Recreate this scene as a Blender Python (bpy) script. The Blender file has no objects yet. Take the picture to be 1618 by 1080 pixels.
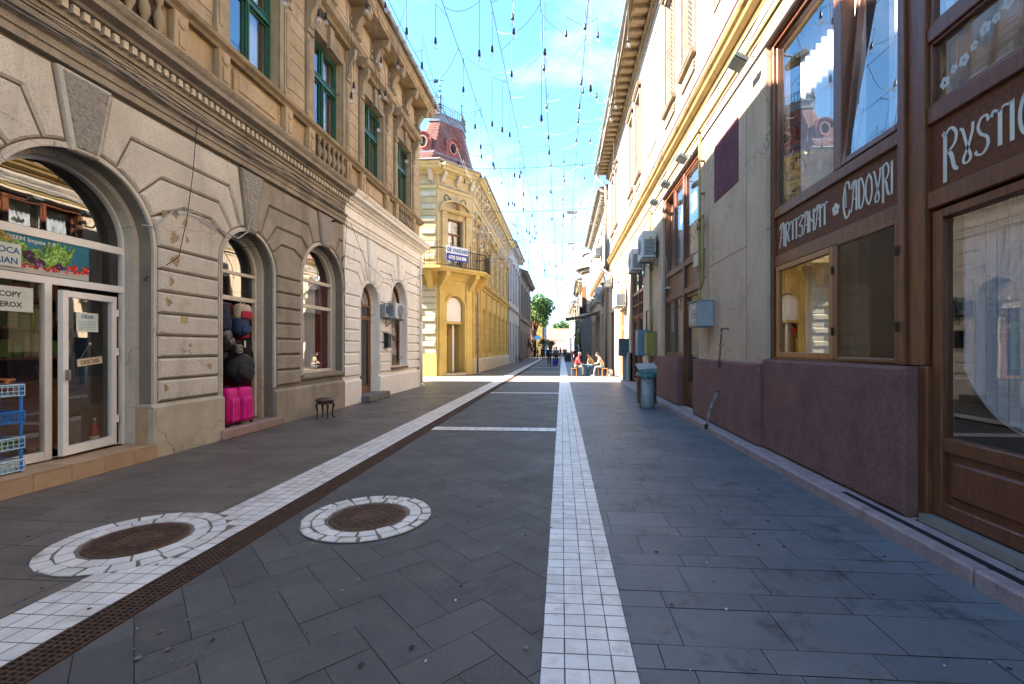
import bpy, bmesh, math, random
from mathutils import Vector, Matrix
from mathutils.geometry import tessellate_polygon
random.seed(7)
SC = bpy.context.scene
COL = SC.collection
PI = math.pi
R = math.radians

# ---------------------------------------------------------------- camera, sky, sun, exposure
YAW = math.atan(50 / 719.1)
cam = bpy.data.objects.new('camera', bpy.data.cameras.new('camera'))
COL.objects.link(cam)
cam.location = (0, 0, 1.6)
cam.rotation_euler = (R(90), 0, YAW)
cam.data.sensor_width = 36
cam.data.lens = 16
cam.data.shift_x = -28.5 / 1618
cam.data.shift_y = 10 / 1618
cam.data.clip_start = .05
cam.data.clip_end = 3000
SC.camera = cam

SUN = Vector((-1.34, -.25, 1.0)).normalized()      # towards the sun
SUN_EL = math.asin(SUN.z)
w = bpy.data.worlds.new('World')
SC.world = w
w.use_nodes = True
nt = w.node_tree
nt.nodes.clear()
wo = nt.nodes.new('ShaderNodeOutputWorld')
bg = nt.nodes.new('ShaderNodeBackground')
sky = nt.nodes.new('ShaderNodeTexSky')
sky.sky_type = 'NISHITA'
sky.sun_disc = False
sky.sun_elevation = SUN_EL
sky.sun_rotation = math.atan2(SUN.x, SUN.y)
sky.air_density = 1.0
sky.dust_density = .6
sky.ozone_density = 1.5
# thin wisps of cirrus
tc = nt.nodes.new('ShaderNodeTexCoord')
mp = nt.nodes.new('ShaderNodeMapping')
mp.inputs['Scale'].default_value = (1.1, 3.2, 2.2)
mp.inputs['Rotation'].default_value = (0, 0, .9)
nz = nt.nodes.new('ShaderNodeTexNoise')
nz.inputs['Scale'].default_value = 2.3
nz.inputs['Detail'].default_value = 9
nz.inputs['Roughness'].default_value = .62
rp = nt.nodes.new('ShaderNodeValToRGB')
rp.color_ramp.elements[0].position = .49
rp.color_ramp.elements[1].position = .85
rp.color_ramp.elements[1].color = (.5, .5, .5, 1)
mx = nt.nodes.new('ShaderNodeMix')
mx.data_type = 'RGBA'
mx.inputs['B'].default_value = (4.6, 5.2, 5.6, 1)
L = nt.links.new
L(tc.outputs['Generated'], mp.inputs['Vector'])
L(mp.outputs['Vector'], nz.inputs['Vector'])
L(nz.outputs['Fac'], rp.inputs['Fac'])
L(rp.outputs['Color'], mx.inputs['Factor'])
tn = nt.nodes.new('ShaderNodeMix')
tn.data_type = 'RGBA'; tn.blend_type = 'MULTIPLY'
tn.inputs['Factor'].default_value = 1
tn.inputs['B'].default_value = (.62, .95, 1.12, 1)
L(sky.outputs['Color'], tn.inputs['A'])
L(tn.outputs['Result'], mx.inputs['A'])
L(mx.outputs['Result'], bg.inputs['Color'])
bg.inputs['Strength'].default_value = .062
L(bg.outputs['Background'], wo.inputs['Surface'])

sl = bpy.data.lights.new('sun', 'SUN')
sl.energy = 4.6
sl.angle = R(.5)
sl.color = (1, .93, .82)
so = bpy.data.objects.new('sun', sl)
COL.objects.link(so)
so.rotation_euler = (-SUN).to_track_quat('-Z', 'Y').to_euler()
so.location = (-30, -10, 40)

SC.view_settings.view_transform = 'Standard'
SC.view_settings.look = 'None'
SC.view_settings.gamma = 1
SC.view_settings.exposure = 3.45
SC.cycles.max_bounces = 10
SC.cycles.diffuse_bounces = 7
SC.cycles.glossy_bounces = 4
SC.cycles.transparent_max_bounces = 12
SC.cycles.caustics_reflective = False
SC.cycles.caustics_refractive = False
SC.cycles.sample_clamp_indirect = 6

# ---------------------------------------------------------------- helpers: materials
def _nt(name):
    m = bpy.data.materials.new(name)
    m.use_nodes = True
    t = m.node_tree
    b = t.nodes['Principled BSDF']
    return m, t, b

def c4(c):
    return (c[0], c[1], c[2], 1)

def mat(name, col, col2=None, scale=2.0, rough=.85, bump=.15, bscale=60, island=0, metal=0,
        stain=None, sscale=1.2, spos=.6, streak=False, spec=.3, lo=.35, hi=.68, stretch=None, wood=False, crack=None, speck=None, spscale=60, grime=None, gpos=.58, gscale=1.4):
    m, t, b = _nt(name)
    N = t.nodes.new
    K = t.links.new
    tc = N('ShaderNodeTexCoord')
    co = tc.outputs['Object']
    if stretch:
        mp = N('ShaderNodeMapping')
        mp.inputs['Scale'].default_value = stretch
        K(co, mp.inputs['Vector'])
        co = mp.outputs['Vector']
    if col2 is None:
        col2 = [c * .78 for c in col]
    n = N('ShaderNodeTexNoise')
    n.inputs['Scale'].default_value = scale
    n.inputs['Detail'].default_value = 10
    n.inputs['Roughness'].default_value = .65
    K(co, n.inputs['Vector'])
    r = N('ShaderNodeValToRGB')
    r.color_ramp.elements[0].position = lo
    r.color_ramp.elements[1].position = hi
    r.color_ramp.elements[0].color = c4(col)
    r.color_ramp.elements[1].color = c4(col2)
    K(n.outputs['Fac'], r.inputs['Fac'])
    out = r.outputs['Color']
    if stain:
        s = N('ShaderNodeTexNoise')
        s.inputs['Scale'].default_value = sscale
        s.inputs['Detail'].default_value = 8
        s.inputs['Roughness'].default_value = .7
        mp2 = N('ShaderNodeMapping')
        mp2.inputs['Scale'].default_value = (1, 1, .18) if streak else (1, 1, 1)
        mp2.inputs['Location'].default_value = (3.1, 7.7, 1.3)
        K(tc.outputs['Object'], mp2.inputs['Vector'])
        K(mp2.outputs['Vector'], s.inputs['Vector'])
        rr = N('ShaderNodeValToRGB')
        rr.color_ramp.elements[0].position = spos - .06
        rr.color_ramp.elements[1].position = spos + .1
        K(s.outputs['Fac'], rr.inputs['Fac'])
        x = N('ShaderNodeMix')
        x.data_type = 'RGBA'
        K(rr.outputs['Color'], x.inputs['Factor'])
        K(out, x.inputs['A'])
        x.inputs['B'].default_value = c4(stain)
        out = x.outputs['Result']
    if speck:
        s = N('ShaderNodeTexNoise')
        s.inputs['Scale'].default_value = spscale
        s.inputs['Detail'].default_value = 3
        K(tc.outputs['Object'], s.inputs['Vector'])
        rr = N('ShaderNodeValToRGB')
        rr.color_ramp.elements[0].position = .52
        rr.color_ramp.elements[1].position = .66
        K(s.outputs['Fac'], rr.inputs['Fac'])
        x = N('ShaderNodeMix')
        x.data_type = 'RGBA'
        K(rr.outputs['Color'], x.inputs['Factor'])
        K(out, x.inputs['A'])
        x.inputs['B'].default_value = c4(speck)
        out = x.outputs['Result']
    if grime:      # long vertical dirt runs with a shape of their own
        s = N('ShaderNodeTexNoise')
        s.inputs['Scale'].default_value = gscale
        s.inputs['Detail'].default_value = 9
        s.inputs['Roughness'].default_value = .75
        mp3 = N('ShaderNodeMapping')
        mp3.inputs['Scale'].default_value = (1.3, 1.3, .3)
        mp3.inputs['Location'].default_value = (11.7, 5.2, 9.1)
        K(tc.outputs['Object'], mp3.inputs['Vector'])
        K(mp3.outputs['Vector'], s.inputs['Vector'])
        rr = N('ShaderNodeValToRGB')
        rr.color_ramp.elements[0].position = gpos - .1
        rr.color_ramp.elements[1].position = gpos + .14
        rr.color_ramp.elements[1].color = (.75, .75, .75, 1)
        K(s.outputs['Fac'], rr.inputs['Fac'])
        x = N('ShaderNodeMix')
        x.data_type = 'RGBA'
        K(rr.outputs['Color'], x.inputs['Factor'])
        K(out, x.inputs['A'])
        x.inputs['B'].default_value = c4(grime)
        out = x.outputs['Result']
    if crack:
        v = N('ShaderNodeTexVoronoi')
        v.feature = 'DISTANCE_TO_EDGE'
        v.inputs['Scale'].default_value = .9
        nn = N('ShaderNodeTexNoise')
        nn.inputs['Scale'].default_value = 1.7
        nn.inputs['Detail'].default_value = 6
        K(tc.outputs['Object'], nn.inputs['Vector'])
        ad = N('ShaderNodeMix')
        ad.data_type = 'VECTOR'
        ad.inputs['Factor'].default_value = .45
        K(tc.outputs['Object'], ad.inputs['A'])
        K(nn.outputs['Color'], ad.inputs['B'])
        K(ad.outputs['Result'], v.inputs['Vector'])
        rr = N('ShaderNodeValToRGB')
        rr.color_ramp.elements[0].position = 0
        rr.color_ramp.elements[0].color = (1, 1, 1, 1)
        rr.color_ramp.elements[1].position = .004
        rr.color_ramp.elements[1].color = (0, 0, 0, 1)
        K(v.outputs['Distance'], rr.inputs['Fac'])
        x = N('ShaderNodeMix')
        x.data_type = 'RGBA'
        K(rr.outputs['Color'], x.inputs['Factor'])
        K(out, x.inputs['A'])
        x.inputs['B'].default_value = c4(crack)
        out = x.outputs['Result']
    if island:
        g = N('ShaderNodeNewGeometry')
        hv = N('ShaderNodeHueSaturation')
        mr = N('ShaderNodeMapRange')
        mr.inputs['To Min'].default_value = 1 - island
        mr.inputs['To Max'].default_value = 1 + island
        K(g.outputs['Random Per Island'], mr.inputs['Value'])
        K(mr.outputs['Result'], hv.inputs['Value'])
        K(out, hv.inputs['Color'])
        out = hv.outputs['Color']
    K(out, b.inputs['Base Color'])
    b.inputs['Metallic'].default_value = metal
    b.inputs['Specular IOR Level'].default_value = spec
    rn = N('ShaderNodeMapRange')
    rn.inputs['To Min'].default_value = max(.02, rough - .12)
    rn.inputs['To Max'].default_value = min(1, rough + .12)
    K(n.outputs['Fac'], rn.inputs['Value'])
    K(rn.outputs['Result'], b.inputs['Roughness'])
    if bump:
        q = N('ShaderNodeTexNoise')
        q.inputs['Scale'].default_value = bscale
        q.inputs['Detail'].default_value = 5
        q.inputs['Roughness'].default_value = .6
        K(co, q.inputs['Vector'])
        add = N('ShaderNodeMath')
        add.operation = 'ADD'
        K(q.outputs['Fac'], add.inputs[0])
        K(n.outputs['Fac'], add.inputs[1])
        bp = N('ShaderNodeBump')
        bp.inputs['Strength'].default_value = bump
        bp.inputs['Distance'].default_value = .02
        K(add.outputs[0], bp.inputs['Height'])
        K(bp.outputs['Normal'], b.inputs['Normal'])
    return m

def glass(name, tint=(.9, .93, .95), ior=1.6, dark=0.0, rough=0.0, wave=.0):
    m, t, b = _nt(name)
    N = t.nodes.new
    K = t.links.new
    t.nodes.remove(b)
    out = t.nodes['Material Output']
    tr = N('ShaderNodeBsdfTransparent')
    tr.inputs['Color'].default_value = c4(tint)
    gl = N('ShaderNodeBsdfGlossy')
    gl.inputs['Roughness'].default_value = rough
    f0 = ((ior - 1) / (ior + 1)) ** 2 * 1.8          # two faces of the pane
    ge = N('ShaderNodeNewGeometry')
    dt = N('ShaderNodeVectorMath'); dt.operation = 'DOT_PRODUCT'
    K(ge.outputs['Incoming'], dt.inputs[0]); K(ge.outputs['Normal'], dt.inputs[1])
    ab = N('ShaderNodeMath'); ab.operation = 'ABSOLUTE'; K(dt.outputs['Value'], ab.inputs[0])
    su = N('ShaderNodeMath'); su.operation = 'SUBTRACT'; su.inputs[0].default_value = 1; K(ab.outputs[0], su.inputs[1])
    pw = N('ShaderNodeMath'); pw.operation = 'POWER'; pw.inputs[1].default_value = 4.2; K(su.outputs[0], pw.inputs[0])
    fr = N('ShaderNodeMath'); fr.operation = 'MULTIPLY_ADD'
    K(pw.outputs[0], fr.inputs[0]); fr.inputs[1].default_value = 1 - f0; fr.inputs[2].default_value = f0
    mx = N('ShaderNodeMixShader')
    K(fr.outputs[0], mx.inputs[0])
    K(tr.outputs[0], mx.inputs[1])
    K(gl.outputs[0], mx.inputs[2])
    K(mx.outputs[0], out.inputs['Surface'])
    if wave:
        tc = N('ShaderNodeTexCoord')
        q = N('ShaderNodeTexNoise')
        q.inputs['Scale'].default_value = 2.5
        q.inputs['Detail'].default_value = 2
        K(tc.outputs['Object'], q.inputs['Vector'])
        bp = N('ShaderNodeBump')
        bp.inputs['Strength'].default_value = wave
        bp.inputs['Distance'].default_value = .02
        K(q.outputs['Fac'], bp.inputs['Height'])
        K(bp.outputs['Normal'], gl.inputs['Normal'])
    return m

# ---------------------------------------------------------------- helpers: mesh
def frame(o, u, wv):
    u = Vector(u).normalized()
    wv = Vector(wv).normalized()
    return Matrix(((u.x, wv.x, 0, o[0]), (u.y, wv.y, 0, o[1]), (u.z, wv.z, 1, o[2]), (0, 0, 0, 1)))

def inset(poly, d):
    n = len(poly)
    out = []
    a = sum(poly[i][0] * poly[(i + 1) % n][1] - poly[(i + 1) % n][0] * poly[i][1] for i in range(n))
    s = 1 if a > 0 else -1
    for i in range(n):
        p0 = Vector(poly[i - 1]); p1 = Vector(poly[i]); p2 = Vector(poly[(i + 1) % n])
        e1 = (p1 - p0); e2 = (p2 - p1)
        if e1.length < 1e-6 or e2.length < 1e-6:
            out.append(tuple(p1)); continue
        e1.normalize(); e2.normalize()
        n1 = Vector((-e1.y, e1.x)) * s; n2 = Vector((-e2.y, e2.x)) * s
        k = 1 + n1.dot(n2)
        k = max(k, .35)
        out.append(tuple(p1 + (n1 + n2) * (d / k)))
    return out

class MB:
    """collects shapes given in (u, w, z) and maps them through M; build() links them as ONE mesh object"""
    def __init__(s, M=None):
        s.v = []; s.f = []; s.mi = []; s.sm = []
        s.M = M or Matrix.Identity(4)
        s.cur = 0; s.smooth = False
    def add(s, vs, fs):
        o = len(s.v)
        flip = s.M.to_3x3().determinant() < 0
        for p in vs:
            s.v.append(tuple(s.M @ Vector(p)))
        for f in fs:
            f = [i + o for i in f]
            s.f.append(f[::-1] if flip else f)
            s.mi.append(s.cur); s.sm.append(s.smooth)
        return s
    def box(s, a0, a1, b0, b1, c0, c1, bev=0):
        a0, a1 = min(a0, a1), max(a0, a1); b0, b1 = min(b0, b1), max(b0, b1); c0, c1 = min(c0, c1), max(c0, c1)
        if bev <= 0:
            return s.add([(a0, b0, c0), (a1, b0, c0), (a1, b1, c0), (a0, b1, c0), (a0, b0, c1), (a1, b0, c1), (a1, b1, c1), (a0, b1, c1)],
                  [(0, 3, 2, 1), (4, 5, 6, 7), (0, 1, 5, 4), (1, 2, 6, 5), (2, 3, 7, 6), (3, 0, 4, 7)])
        e = min(bev, (a1 - a0) / 2.01, (b1 - b0) / 2.01, (c1 - c0) / 2.01)
        vs = []; idx = {}
        for i, (x, X) in enumerate(((a0, a1), (b0, b1), (c0, c1))): pass
        A = (a0, a1); B = (b0, b1); Cc = (c0, c1)
        for i in (0, 1):
            for j in (0, 1):
                for k in (0, 1):
                    x, y, z = A[i], B[j], Cc[k]
                    sx, sy, sz = (1 - 2 * i) * e, (1 - 2 * j) * e, (1 - 2 * k) * e
                    idx[(i, j, k, 0)] = len(vs); vs.append((x, y + sy, z + sz))
                    idx[(i, j, k, 1)] = len(vs); vs.append((x + sx, y, z + sz))
                    idx[(i, j, k, 2)] = len(vs); vs.append((x + sx, y + sy, z))
        fs = []
        for i in (0, 1):
            q = [idx[(i, j, k, 0)] for j, k in ((0, 0), (1, 0), (1, 1), (0, 1))]; fs.append(q if i else q[::-1])
            q = [idx[(j, i, k, 1)] for j, k in ((0, 0), (0, 1), (1, 1), (1, 0))]; fs.append(q if i else q[::-1])
            q = [idx[(j, k, i, 2)] for j, k in ((0, 0), (1, 0), (1, 1), (0, 1))]; fs.append(q if i else q[::-1])
        for j in (0, 1):
            for k in (0, 1):
                q = [idx[(0, j, k, 1)], idx[(1, j, k, 1)], idx[(1, j, k, 2)], idx[(0, j, k, 2)]]
                fs.append(q if (j == 1) == (k == 0) else q[::-1])
                q = [idx[(j, 0, k, 0)], idx[(j, 1, k, 0)], idx[(j, 1, k, 2)], idx[(j, 0, k, 2)]]
                fs.append(q if (j == 0) == (k == 0) else q[::-1])
                q = [idx[(j, k, 0, 0)], idx[(j, k, 1, 0)], idx[(j, k, 1, 1)], idx[(j, k, 0, 1)]]
                fs.append(q if (j == 1) == (k == 0) else q[::-1])
        for i in (0, 1):
            for j in (0, 1):
                for k in (0, 1):
                    q = [idx[(i, j, k, 0)], idx[(i, j, k, 1)], idx[(i, j, k, 2)]]
                    fs.append(q if (i + j + k) % 2 == 0 else q[::-1])
        return s.add(vs, fs)
    def prism(s, poly, w0, w1, ch=0, holes=()):
        """polygon in (u,z) extruded from w0 to w1; ch chamfers the w1 face inwards; holes = list of polygons"""
        def area(p):
            return sum(p[i][0] * p[(i + 1) % len(p)][1] - p[(i + 1) % len(p)][0] * p[i][1] for i in range(len(p)))
        if w1 < w0 and not ch: w0, w1 = w1, w0
        P = list(poly)
        if area(P) < 0: P = P[::-1]
        n = len(P)
        if not holes:
            if ch:
                Q = inset(P, ch); d = w1 - ch * (1 if w1 > w0 else -1)
                vs = [(a, w0, b) for a, b in P] + [(a, d, b) for a, b in P] + [(a, w1, b) for a, b in Q]
                fs = [[i, (i + 1) % n, n + (i + 1) % n, n + i] for i in range(n)]
                fs += [[n + i, n + (i + 1) % n, 2 * n + (i + 1) % n, 2 * n + i] for i in range(n)]
                top = 2 * n
            else:
                vs = [(a, w0, b) for a, b in P] + [(a, w1, b) for a, b in P]
                fs = [[i, (i + 1) % n, n + (i + 1) % n, n + i] for i in range(n)]
                top = n
            tr = tessellate_polygon([[Vector((a, b, 0)) for a, b in P]])
            for t in tr:
                a, b, c = t
                ar = (P[b][0] - P[a][0]) * (P[c][1] - P[a][1]) - (P[c][0] - P[a][0]) * (P[b][1] - P[a][1])
                if ar < 0: b, c = c, b
                fs.append([top + a, top + b, top + c])
                fs.append([c, b, a])
            # in (u,w,z) a ccw polygon seen in (u,z) faces -w: flip everything so the w1 face looks along +w
            return s.add(vs, [f[::-1] for f in fs])
        rings = [P] + [list(h) if area(h) < 0 else list(h)[::-1] for h in holes]
        flat = [p for r_ in rings for p in r_]
        N = len(flat)
        vs = [(a, w0, b) for a, b in flat] + [(a, w1, b) for a, b in flat]
        fs = []; o = 0
        for r_ in rings:
            k = len(r_)
            fs += [[o + i, o + (i + 1) % k, N + o + (i + 1) % k, N + o + i] for i in range(k)]
            o += k
        for t in tessellate_polygon([[Vector((a, b, 0)) for a, b in r_] for r_ in rings]):
            a, b, c = t
            ar = (flat[b][0] - flat[a][0]) * (flat[c][1] - flat[a][1]) - (flat[c][0] - flat[a][0]) * (flat[b][1] - flat[a][1])
            if ar < 0: b, c = c, b
            fs.append([N + a, N + b, N + c]); fs.append([c, b, a])
        return s.add(vs, [f[::-1] for f in fs])
    def sweep(s, prof, u0, u1):
        """closed profile in (w,z) swept along u"""
        n = len(prof)
        a = sum(prof[i][0] * prof[(i + 1) % n][1] - prof[(i + 1) % n][0] * prof[i][1] for i in range(n))
        P = prof if a > 0 else prof[::-1]
        vs = [(u0, a_, b_) for a_, b_ in P] + [(u1, a_, b_) for a_, b_ in P]
        fs = [[i, n + i, n + (i + 1) % n, (i + 1) % n] for i in range(n)]
        for t in tessellate_polygon([[Vector((x, y, 0)) for x, y in P]]):
            a_, b_, c_ = t
            ar = (P[b_][0] - P[a_][0]) * (P[c_][1] - P[a_][1]) - (P[c_][0] - P[a_][0]) * (P[b_][1] - P[a_][1])
            if ar < 0: b_, c_ = c_, b_
            fs.append([n + a_, n + b_, n + c_]); fs.append([c_, b_, a_])
        return s.add(vs, [f[::-1] for f in fs])
    def tube(s, pts, r, n=6, cap=True):
        pts = [Vector(p) for p in pts]
        rr = r if isinstance(r, (list, tuple)) else [r] * len(pts)
        vs = []; fs = []
        up = Vector((0, 0, 1))
        prev = None
        for i, p in enumerate(pts):
            d = (pts[min(i + 1, len(pts) - 1)] - pts[max(i - 1, 0)])
            d = d.normalized() if d.length > 1e-9 else Vector((0, 0, 1))
            if prev is None:
                a = d.cross(up)
                if a.length < .1: a = d.cross(Vector((1, 0, 0)))
            else:
                a = prev - d * prev.dot(d)
                if a.length < 1e-4: a = d.cross(up)
            a.normalize(); prev = a
            b = d.cross(a)
            for k in range(n):
                t = 2 * PI * k / n
                vs.append(tuple(p + (a * math.cos(t) + b * math.sin(t)) * rr[i]))
        for i in range(len(pts) - 1):
            for k in range(n):
                fs.append([i * n + k, i * n + (k + 1) % n, (i + 1) * n + (k + 1) % n, (i + 1) * n + k])
        if cap:
            fs.append(list(range(n))[::-1]); fs.append([(len(pts) - 1) * n + k for k in range(n)])
        return s.add(vs, [f[::-1] for f in fs] if False else fs)
    def lathe(s, prof, c=(0, 0, 0), n=16, axis='z'):
        """profile [(r,h)] round an axis through c"""
        vs = []; fs = []
        for r_, h in prof:
            for k in range(n):
                t = 2 * PI * k / n
                x, y = r_ * math.cos(t), r_ * math.sin(t)
                if axis == 'z': vs.append((c[0] + x, c[1] + y, c[2] + h))
                elif axis == 'w': vs.append((c[0] + x, c[1] + h, c[2] + y))
                else: vs.append((c[0] + h, c[1] + x, c[2] + y))
        for i in range(len(prof) - 1):
            for k in range(n):
                f = [i * n + k, i * n + (k + 1) % n, (i + 1) * n + (k + 1) % n, (i + 1) * n + k]
                fs.append(f[::-1] if axis == 'w' else f)
        b = list(range(n))[::-1]; t = [(len(prof) - 1) * n + k for k in range(n)]
        if axis == 'w': b, t = b[::-1], t[::-1]
        if prof[0][0] > 1e-4: fs.append(b)
        if prof[-1][0] > 1e-4: fs.append(t)
        return s.add(vs, fs)
    def ball(s, c, r, n=8, sc=(1, 1, 1)):
        prof = [(math.sin(PI * i / n), -math.cos(PI * i / n)) for i in range(n + 1)]
        vs = []; fs = []; m = n + 2
        for r_, h in prof:
            for k in range(m):
                t = 2 * PI * k / m
                vs.append((c[0] + r * sc[0] * r_ * math.cos(t), c[1] + r * sc[1] * r_ * math.sin(t), c[2] + r * sc[2] * h))
        for i in range(n):
            for k in range(m):
                fs.append([i * m + k, i * m + (k + 1) % m, (i + 1) * m + (k + 1) % m, (i + 1) * m + k])
        return s.add(vs, fs)
    def quad(s, a, b, c, d):
        return s.add([a, b, c, d], [(0, 1, 2, 3)])
    def build(s, name, m, parent=None, label=None):
        me = bpy.data.meshes.new(name)
        me.from_pydata(s.v, [], s.f)
        ms = m if isinstance(m, (list, tuple)) else [m]
        for x in ms: me.materials.append(x)
        me.polygons.foreach_set('material_index', s.mi)
        me.polygons.foreach_set('use_smooth', s.sm)
        me.update()
        o = bpy.data.objects.new(name, me)
        COL.objects.link(o)
        if parent: o.parent = parent
        if label: o['label'] = label
        return o

def tag(o, label=None, cat=None, group=None, kind=None):
    if label: o['label'] = label
    if cat: o['category'] = cat
    if group: o['group'] = group
    if kind: o['kind'] = kind
    return o

def thing(name, loc, label, cat, group=None, rz=0):
    o = bpy.data.objects.new(name, None)
    COL.objects.link(o)
    o.location = loc
    o.rotation_euler = (0, 0, rz)
    o.empty_display_size = .2
    return tag(o, label, cat, group)

def setting(name, mb, m):
    o = mb.build(name, m)
    o['kind'] = 'structure'
    o['label'] = {'ground': 'grey ground reaching to the horizon'}.get(name, name.replace('_', ' '))
    return o

def dup(o, loc, rz=None, label=None, parent=None):
    c = o.copy()
    COL.objects.link(c)
    if parent is None:
        c.location = loc
        if rz is not None: c.rotation_euler = (0, 0, rz)
    else:
        c.parent = parent
    if label: c['label'] = label
    for ch in list(o.children):
        dup(ch, None, parent=c)
    return c

def text_mesh(txt, size, depth=.003, bold=0, align='CENTER'):
    cu = bpy.data.curves.new('lettering', 'FONT')
    cu.body = txt; cu.size = size; cu.extrude = depth; cu.align_x = align
    cu.offset = bold; cu.resolution_u = 3
    o = bpy.data.objects.new('lettering', cu)
    COL.objects.link(o)
    dg = bpy.context.evaluated_depsgraph_get()
    me = bpy.data.meshes.new_from_object(o.evaluated_get(dg))
    bpy.data.objects.remove(o)
    return me

def add_text(mb, txt, size, u, w_, z, depth=.003, bold=0, align='CENTER', sx=1.0, rev=False, rot=0):
    """lettering standing in the (u,z) plane facing +w"""
    me = text_mesh(txt, size, depth, bold, align)
    ca, sa = math.cos(rot), math.sin(rot)
    vs = []
    k = -1 if rev else 1
    for v in me.vertices:
        x, y = v.co.x * sx, v.co.y
        x, y = x * ca - y * sa, x * sa + y * ca
        vs.append((u + k * x, w_ + v.co.z, z + y))
    fs = [list(p.vertices) for p in me.polygons]
    if not rev: fs = [f[::-1] for f in fs]
    mb.add(vs, fs)
    bpy.data.meshes.remove(me)

def arch(c, Rr, sp, z0, n=24):
    return [(c - Rr, z0)] + [(c - Rr * math.cos(PI * i / n), sp + Rr * math.sin(PI * i / n)) for i in range(n + 1)] + [(c + Rr, z0)]

def rect(a, b, c, d):
    return [(a, c), (b, c), (b, d), (a, d)]
# ---------------------------------------------------------------- materials
slab_c = mat('slab_dark_basalt', (.104, .101, .097), (.072, .071, .071), scale=1.3, rough=.66, bump=.12, bscale=180, island=.13, stain=(.125, .118, .105), sscale=2.6, spos=.62, speck=(.03, .03, .03), spscale=260)
slab_l = mat('slab_brown_grey', (.13, .114, .098), (.092, .082, .072), scale=1.1, rough=.5, bump=.12, bscale=180, island=.13, stain=(.11, .098, .085), sscale=1.6, spos=.62)
slab_r = mat('slab_blue_grey', (.125, .14, .156), (.09, .102, .116), scale=.9, rough=.5, bump=.12, bscale=200, island=.1, stain=(.045, .05, .055), sscale=2.6, spos=.6)
joint = mat('joint_sand', (.05, .046, .041), rough=.95)
marble = mat('white_marble', (.66, .65, .63), (.52, .52, .51), scale=5, rough=.42, bump=.06, bscale=80, island=.1, stain=(.36, .33, .29), sscale=3.5, spos=.6, spec=.4, speck=(.56, .54, .5), spscale=9)
iron_dark = mat('cast_iron', (.07, .05, .04), (.035, .028, .025), scale=8, rough=.6, metal=.6, bump=.3, bscale=120)
iron_rust = mat('rusted_iron', (.12, .065, .04), (.055, .038, .03), scale=14, rough=.7, metal=.35, bump=.3, bscale=160)
black = mat('black_void', (.008, .008, .009), rough=.9, bump=0)
asph = mat('ground_grey', (.09, .088, .085), (.07, .07, .068), rough=.9)
stone_a = mat('stone_render_pale', (.57, .525, .44), (.43, .39, .325), scale=1.3, rough=.92, bump=.5, bscale=90, stain=(.42, .33, .2), sscale=3.0, spos=.65, speck=(.36, .325, .27), spscale=70, grime=(.26, .225, .18), gpos=.62, crack=(.16, .14, .115))
stone_b = mat('stone_render_brown', (.36, .31, .235), (.235, .2, .155), scale=1.6, rough=.92, bump=.5, bscale=90, stain=(.32, .27, .19), sscale=2.5, spos=.62, speck=(.13, .11, .09), spscale=90, grime=(.1, .085, .07), gpos=.6)
groove = mat('stone_joint', (.20, .175, .135), (.14, .12, .095), rough=.95)
vermic = mat('stone_vermiculated', (.45, .41, .34), (.3, .27, .22), scale=16, rough=.95, bump=3.5, bscale=22)
plinth_l = mat('plinth_render_stained', (.44, .39, .29), (.27, .23, .165), scale=1.5, rough=.9, bump=.35, stain=(.42, .38, .28), sscale=1.8, spos=.6, crack=(.12, .1, .08))
white_p = mat('whitewashed_render', (.80, .77, .71), (.70, .67, .61), scale=1.3, rough=.88, bump=.3, bscale=60, stain=(.40, .36, .30), sscale=1.6, spos=.68, streak=True, crack=(.3, .27, .23), grime=(.42, .37, .30), gpos=.66)
ochre = mat('ochre_plaster', (.43, .325, .195), (.31, .235, .14), scale=1.2, rough=.92, bump=.35, bscale=70, stain=(.50, .31, .11), sscale=1.1, spos=.64, crack=(.15, .11, .07), grime=(.17, .125, .08), gpos=.6)
ochre2 = mat('ochre_grime_plaster', (.33, .255, .155), (.20, .155, .10), scale=2.2, rough=.92, bump=.4, bscale=60, stain=(.13, .105, .075), sscale=1.6, spos=.6, streak=True)
soffit = mat('soffit_plaster', (.34, .26, .15), (.20, .15, .09), scale=2.5, rough=.95, bump=.4, stain=(.5, .33, .12), sscale=1.5, spos=.6)
greenp = mat('green_window_paint', (.012, .085, .045), (.008, .05, .03), scale=6, rough=.42, bump=.05, spec=.5)
whitepvc = mat('white_window_frame', (.74, .73, .70), (.66, .65, .62), scale=3, rough=.35, bump=.03, spec=.5)
creamwood = mat('cream_window_frame', (.62, .57, .47), (.5, .45, .36), scale=4, rough=.5, bump=.08)
browndoor = mat('oak_stained_door', (.20, .085, .03), (.12, .05, .02), scale=3, rough=.4, bump=.12, stretch=(14, 14, 1.2))
mahog = mat('mahogany_joinery', (.17, .058, .024), (.085, .027, .012), scale=3.5, rough=.36, bump=.1, bscale=30, stretch=(9, 9, .9), spec=.5)
orangewood = mat('orange_pine_frame', (.42, .19, .06), (.3, .13, .04), scale=3, rough=.4, stretch=(10, 10, 1))
zinc = mat('zinc_gutter', (.32, .30, .27), (.22, .2, .17), scale=4, rough=.5, metal=.5, bump=.05)
cable_m = mat('black_cable', (.02, .02, .02), rough=.6, bump=0)
cable_w = mat('pale_cable', (.35, .33, .3), rough=.6, bump=0)
curtain = mat('white_curtain', (.72, .72, .72), (.6, .6, .62), scale=8, rough=.95, bump=.1, stretch=(6, 6, .3))
lace = mat('white_lace', (.75, .75, .74), rough=.95, bump=0)
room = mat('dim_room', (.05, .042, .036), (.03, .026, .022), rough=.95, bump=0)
redwall = mat('red_shop_wall', (.35, .012, .02), rough=.7, bump=0)
G_up = glass('sky_window_glass', (.93, .96, .98), ior=2.3)
G_shop = glass('shop_glass', (.9, .92, .93), ior=2.0, wave=.02)
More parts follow.
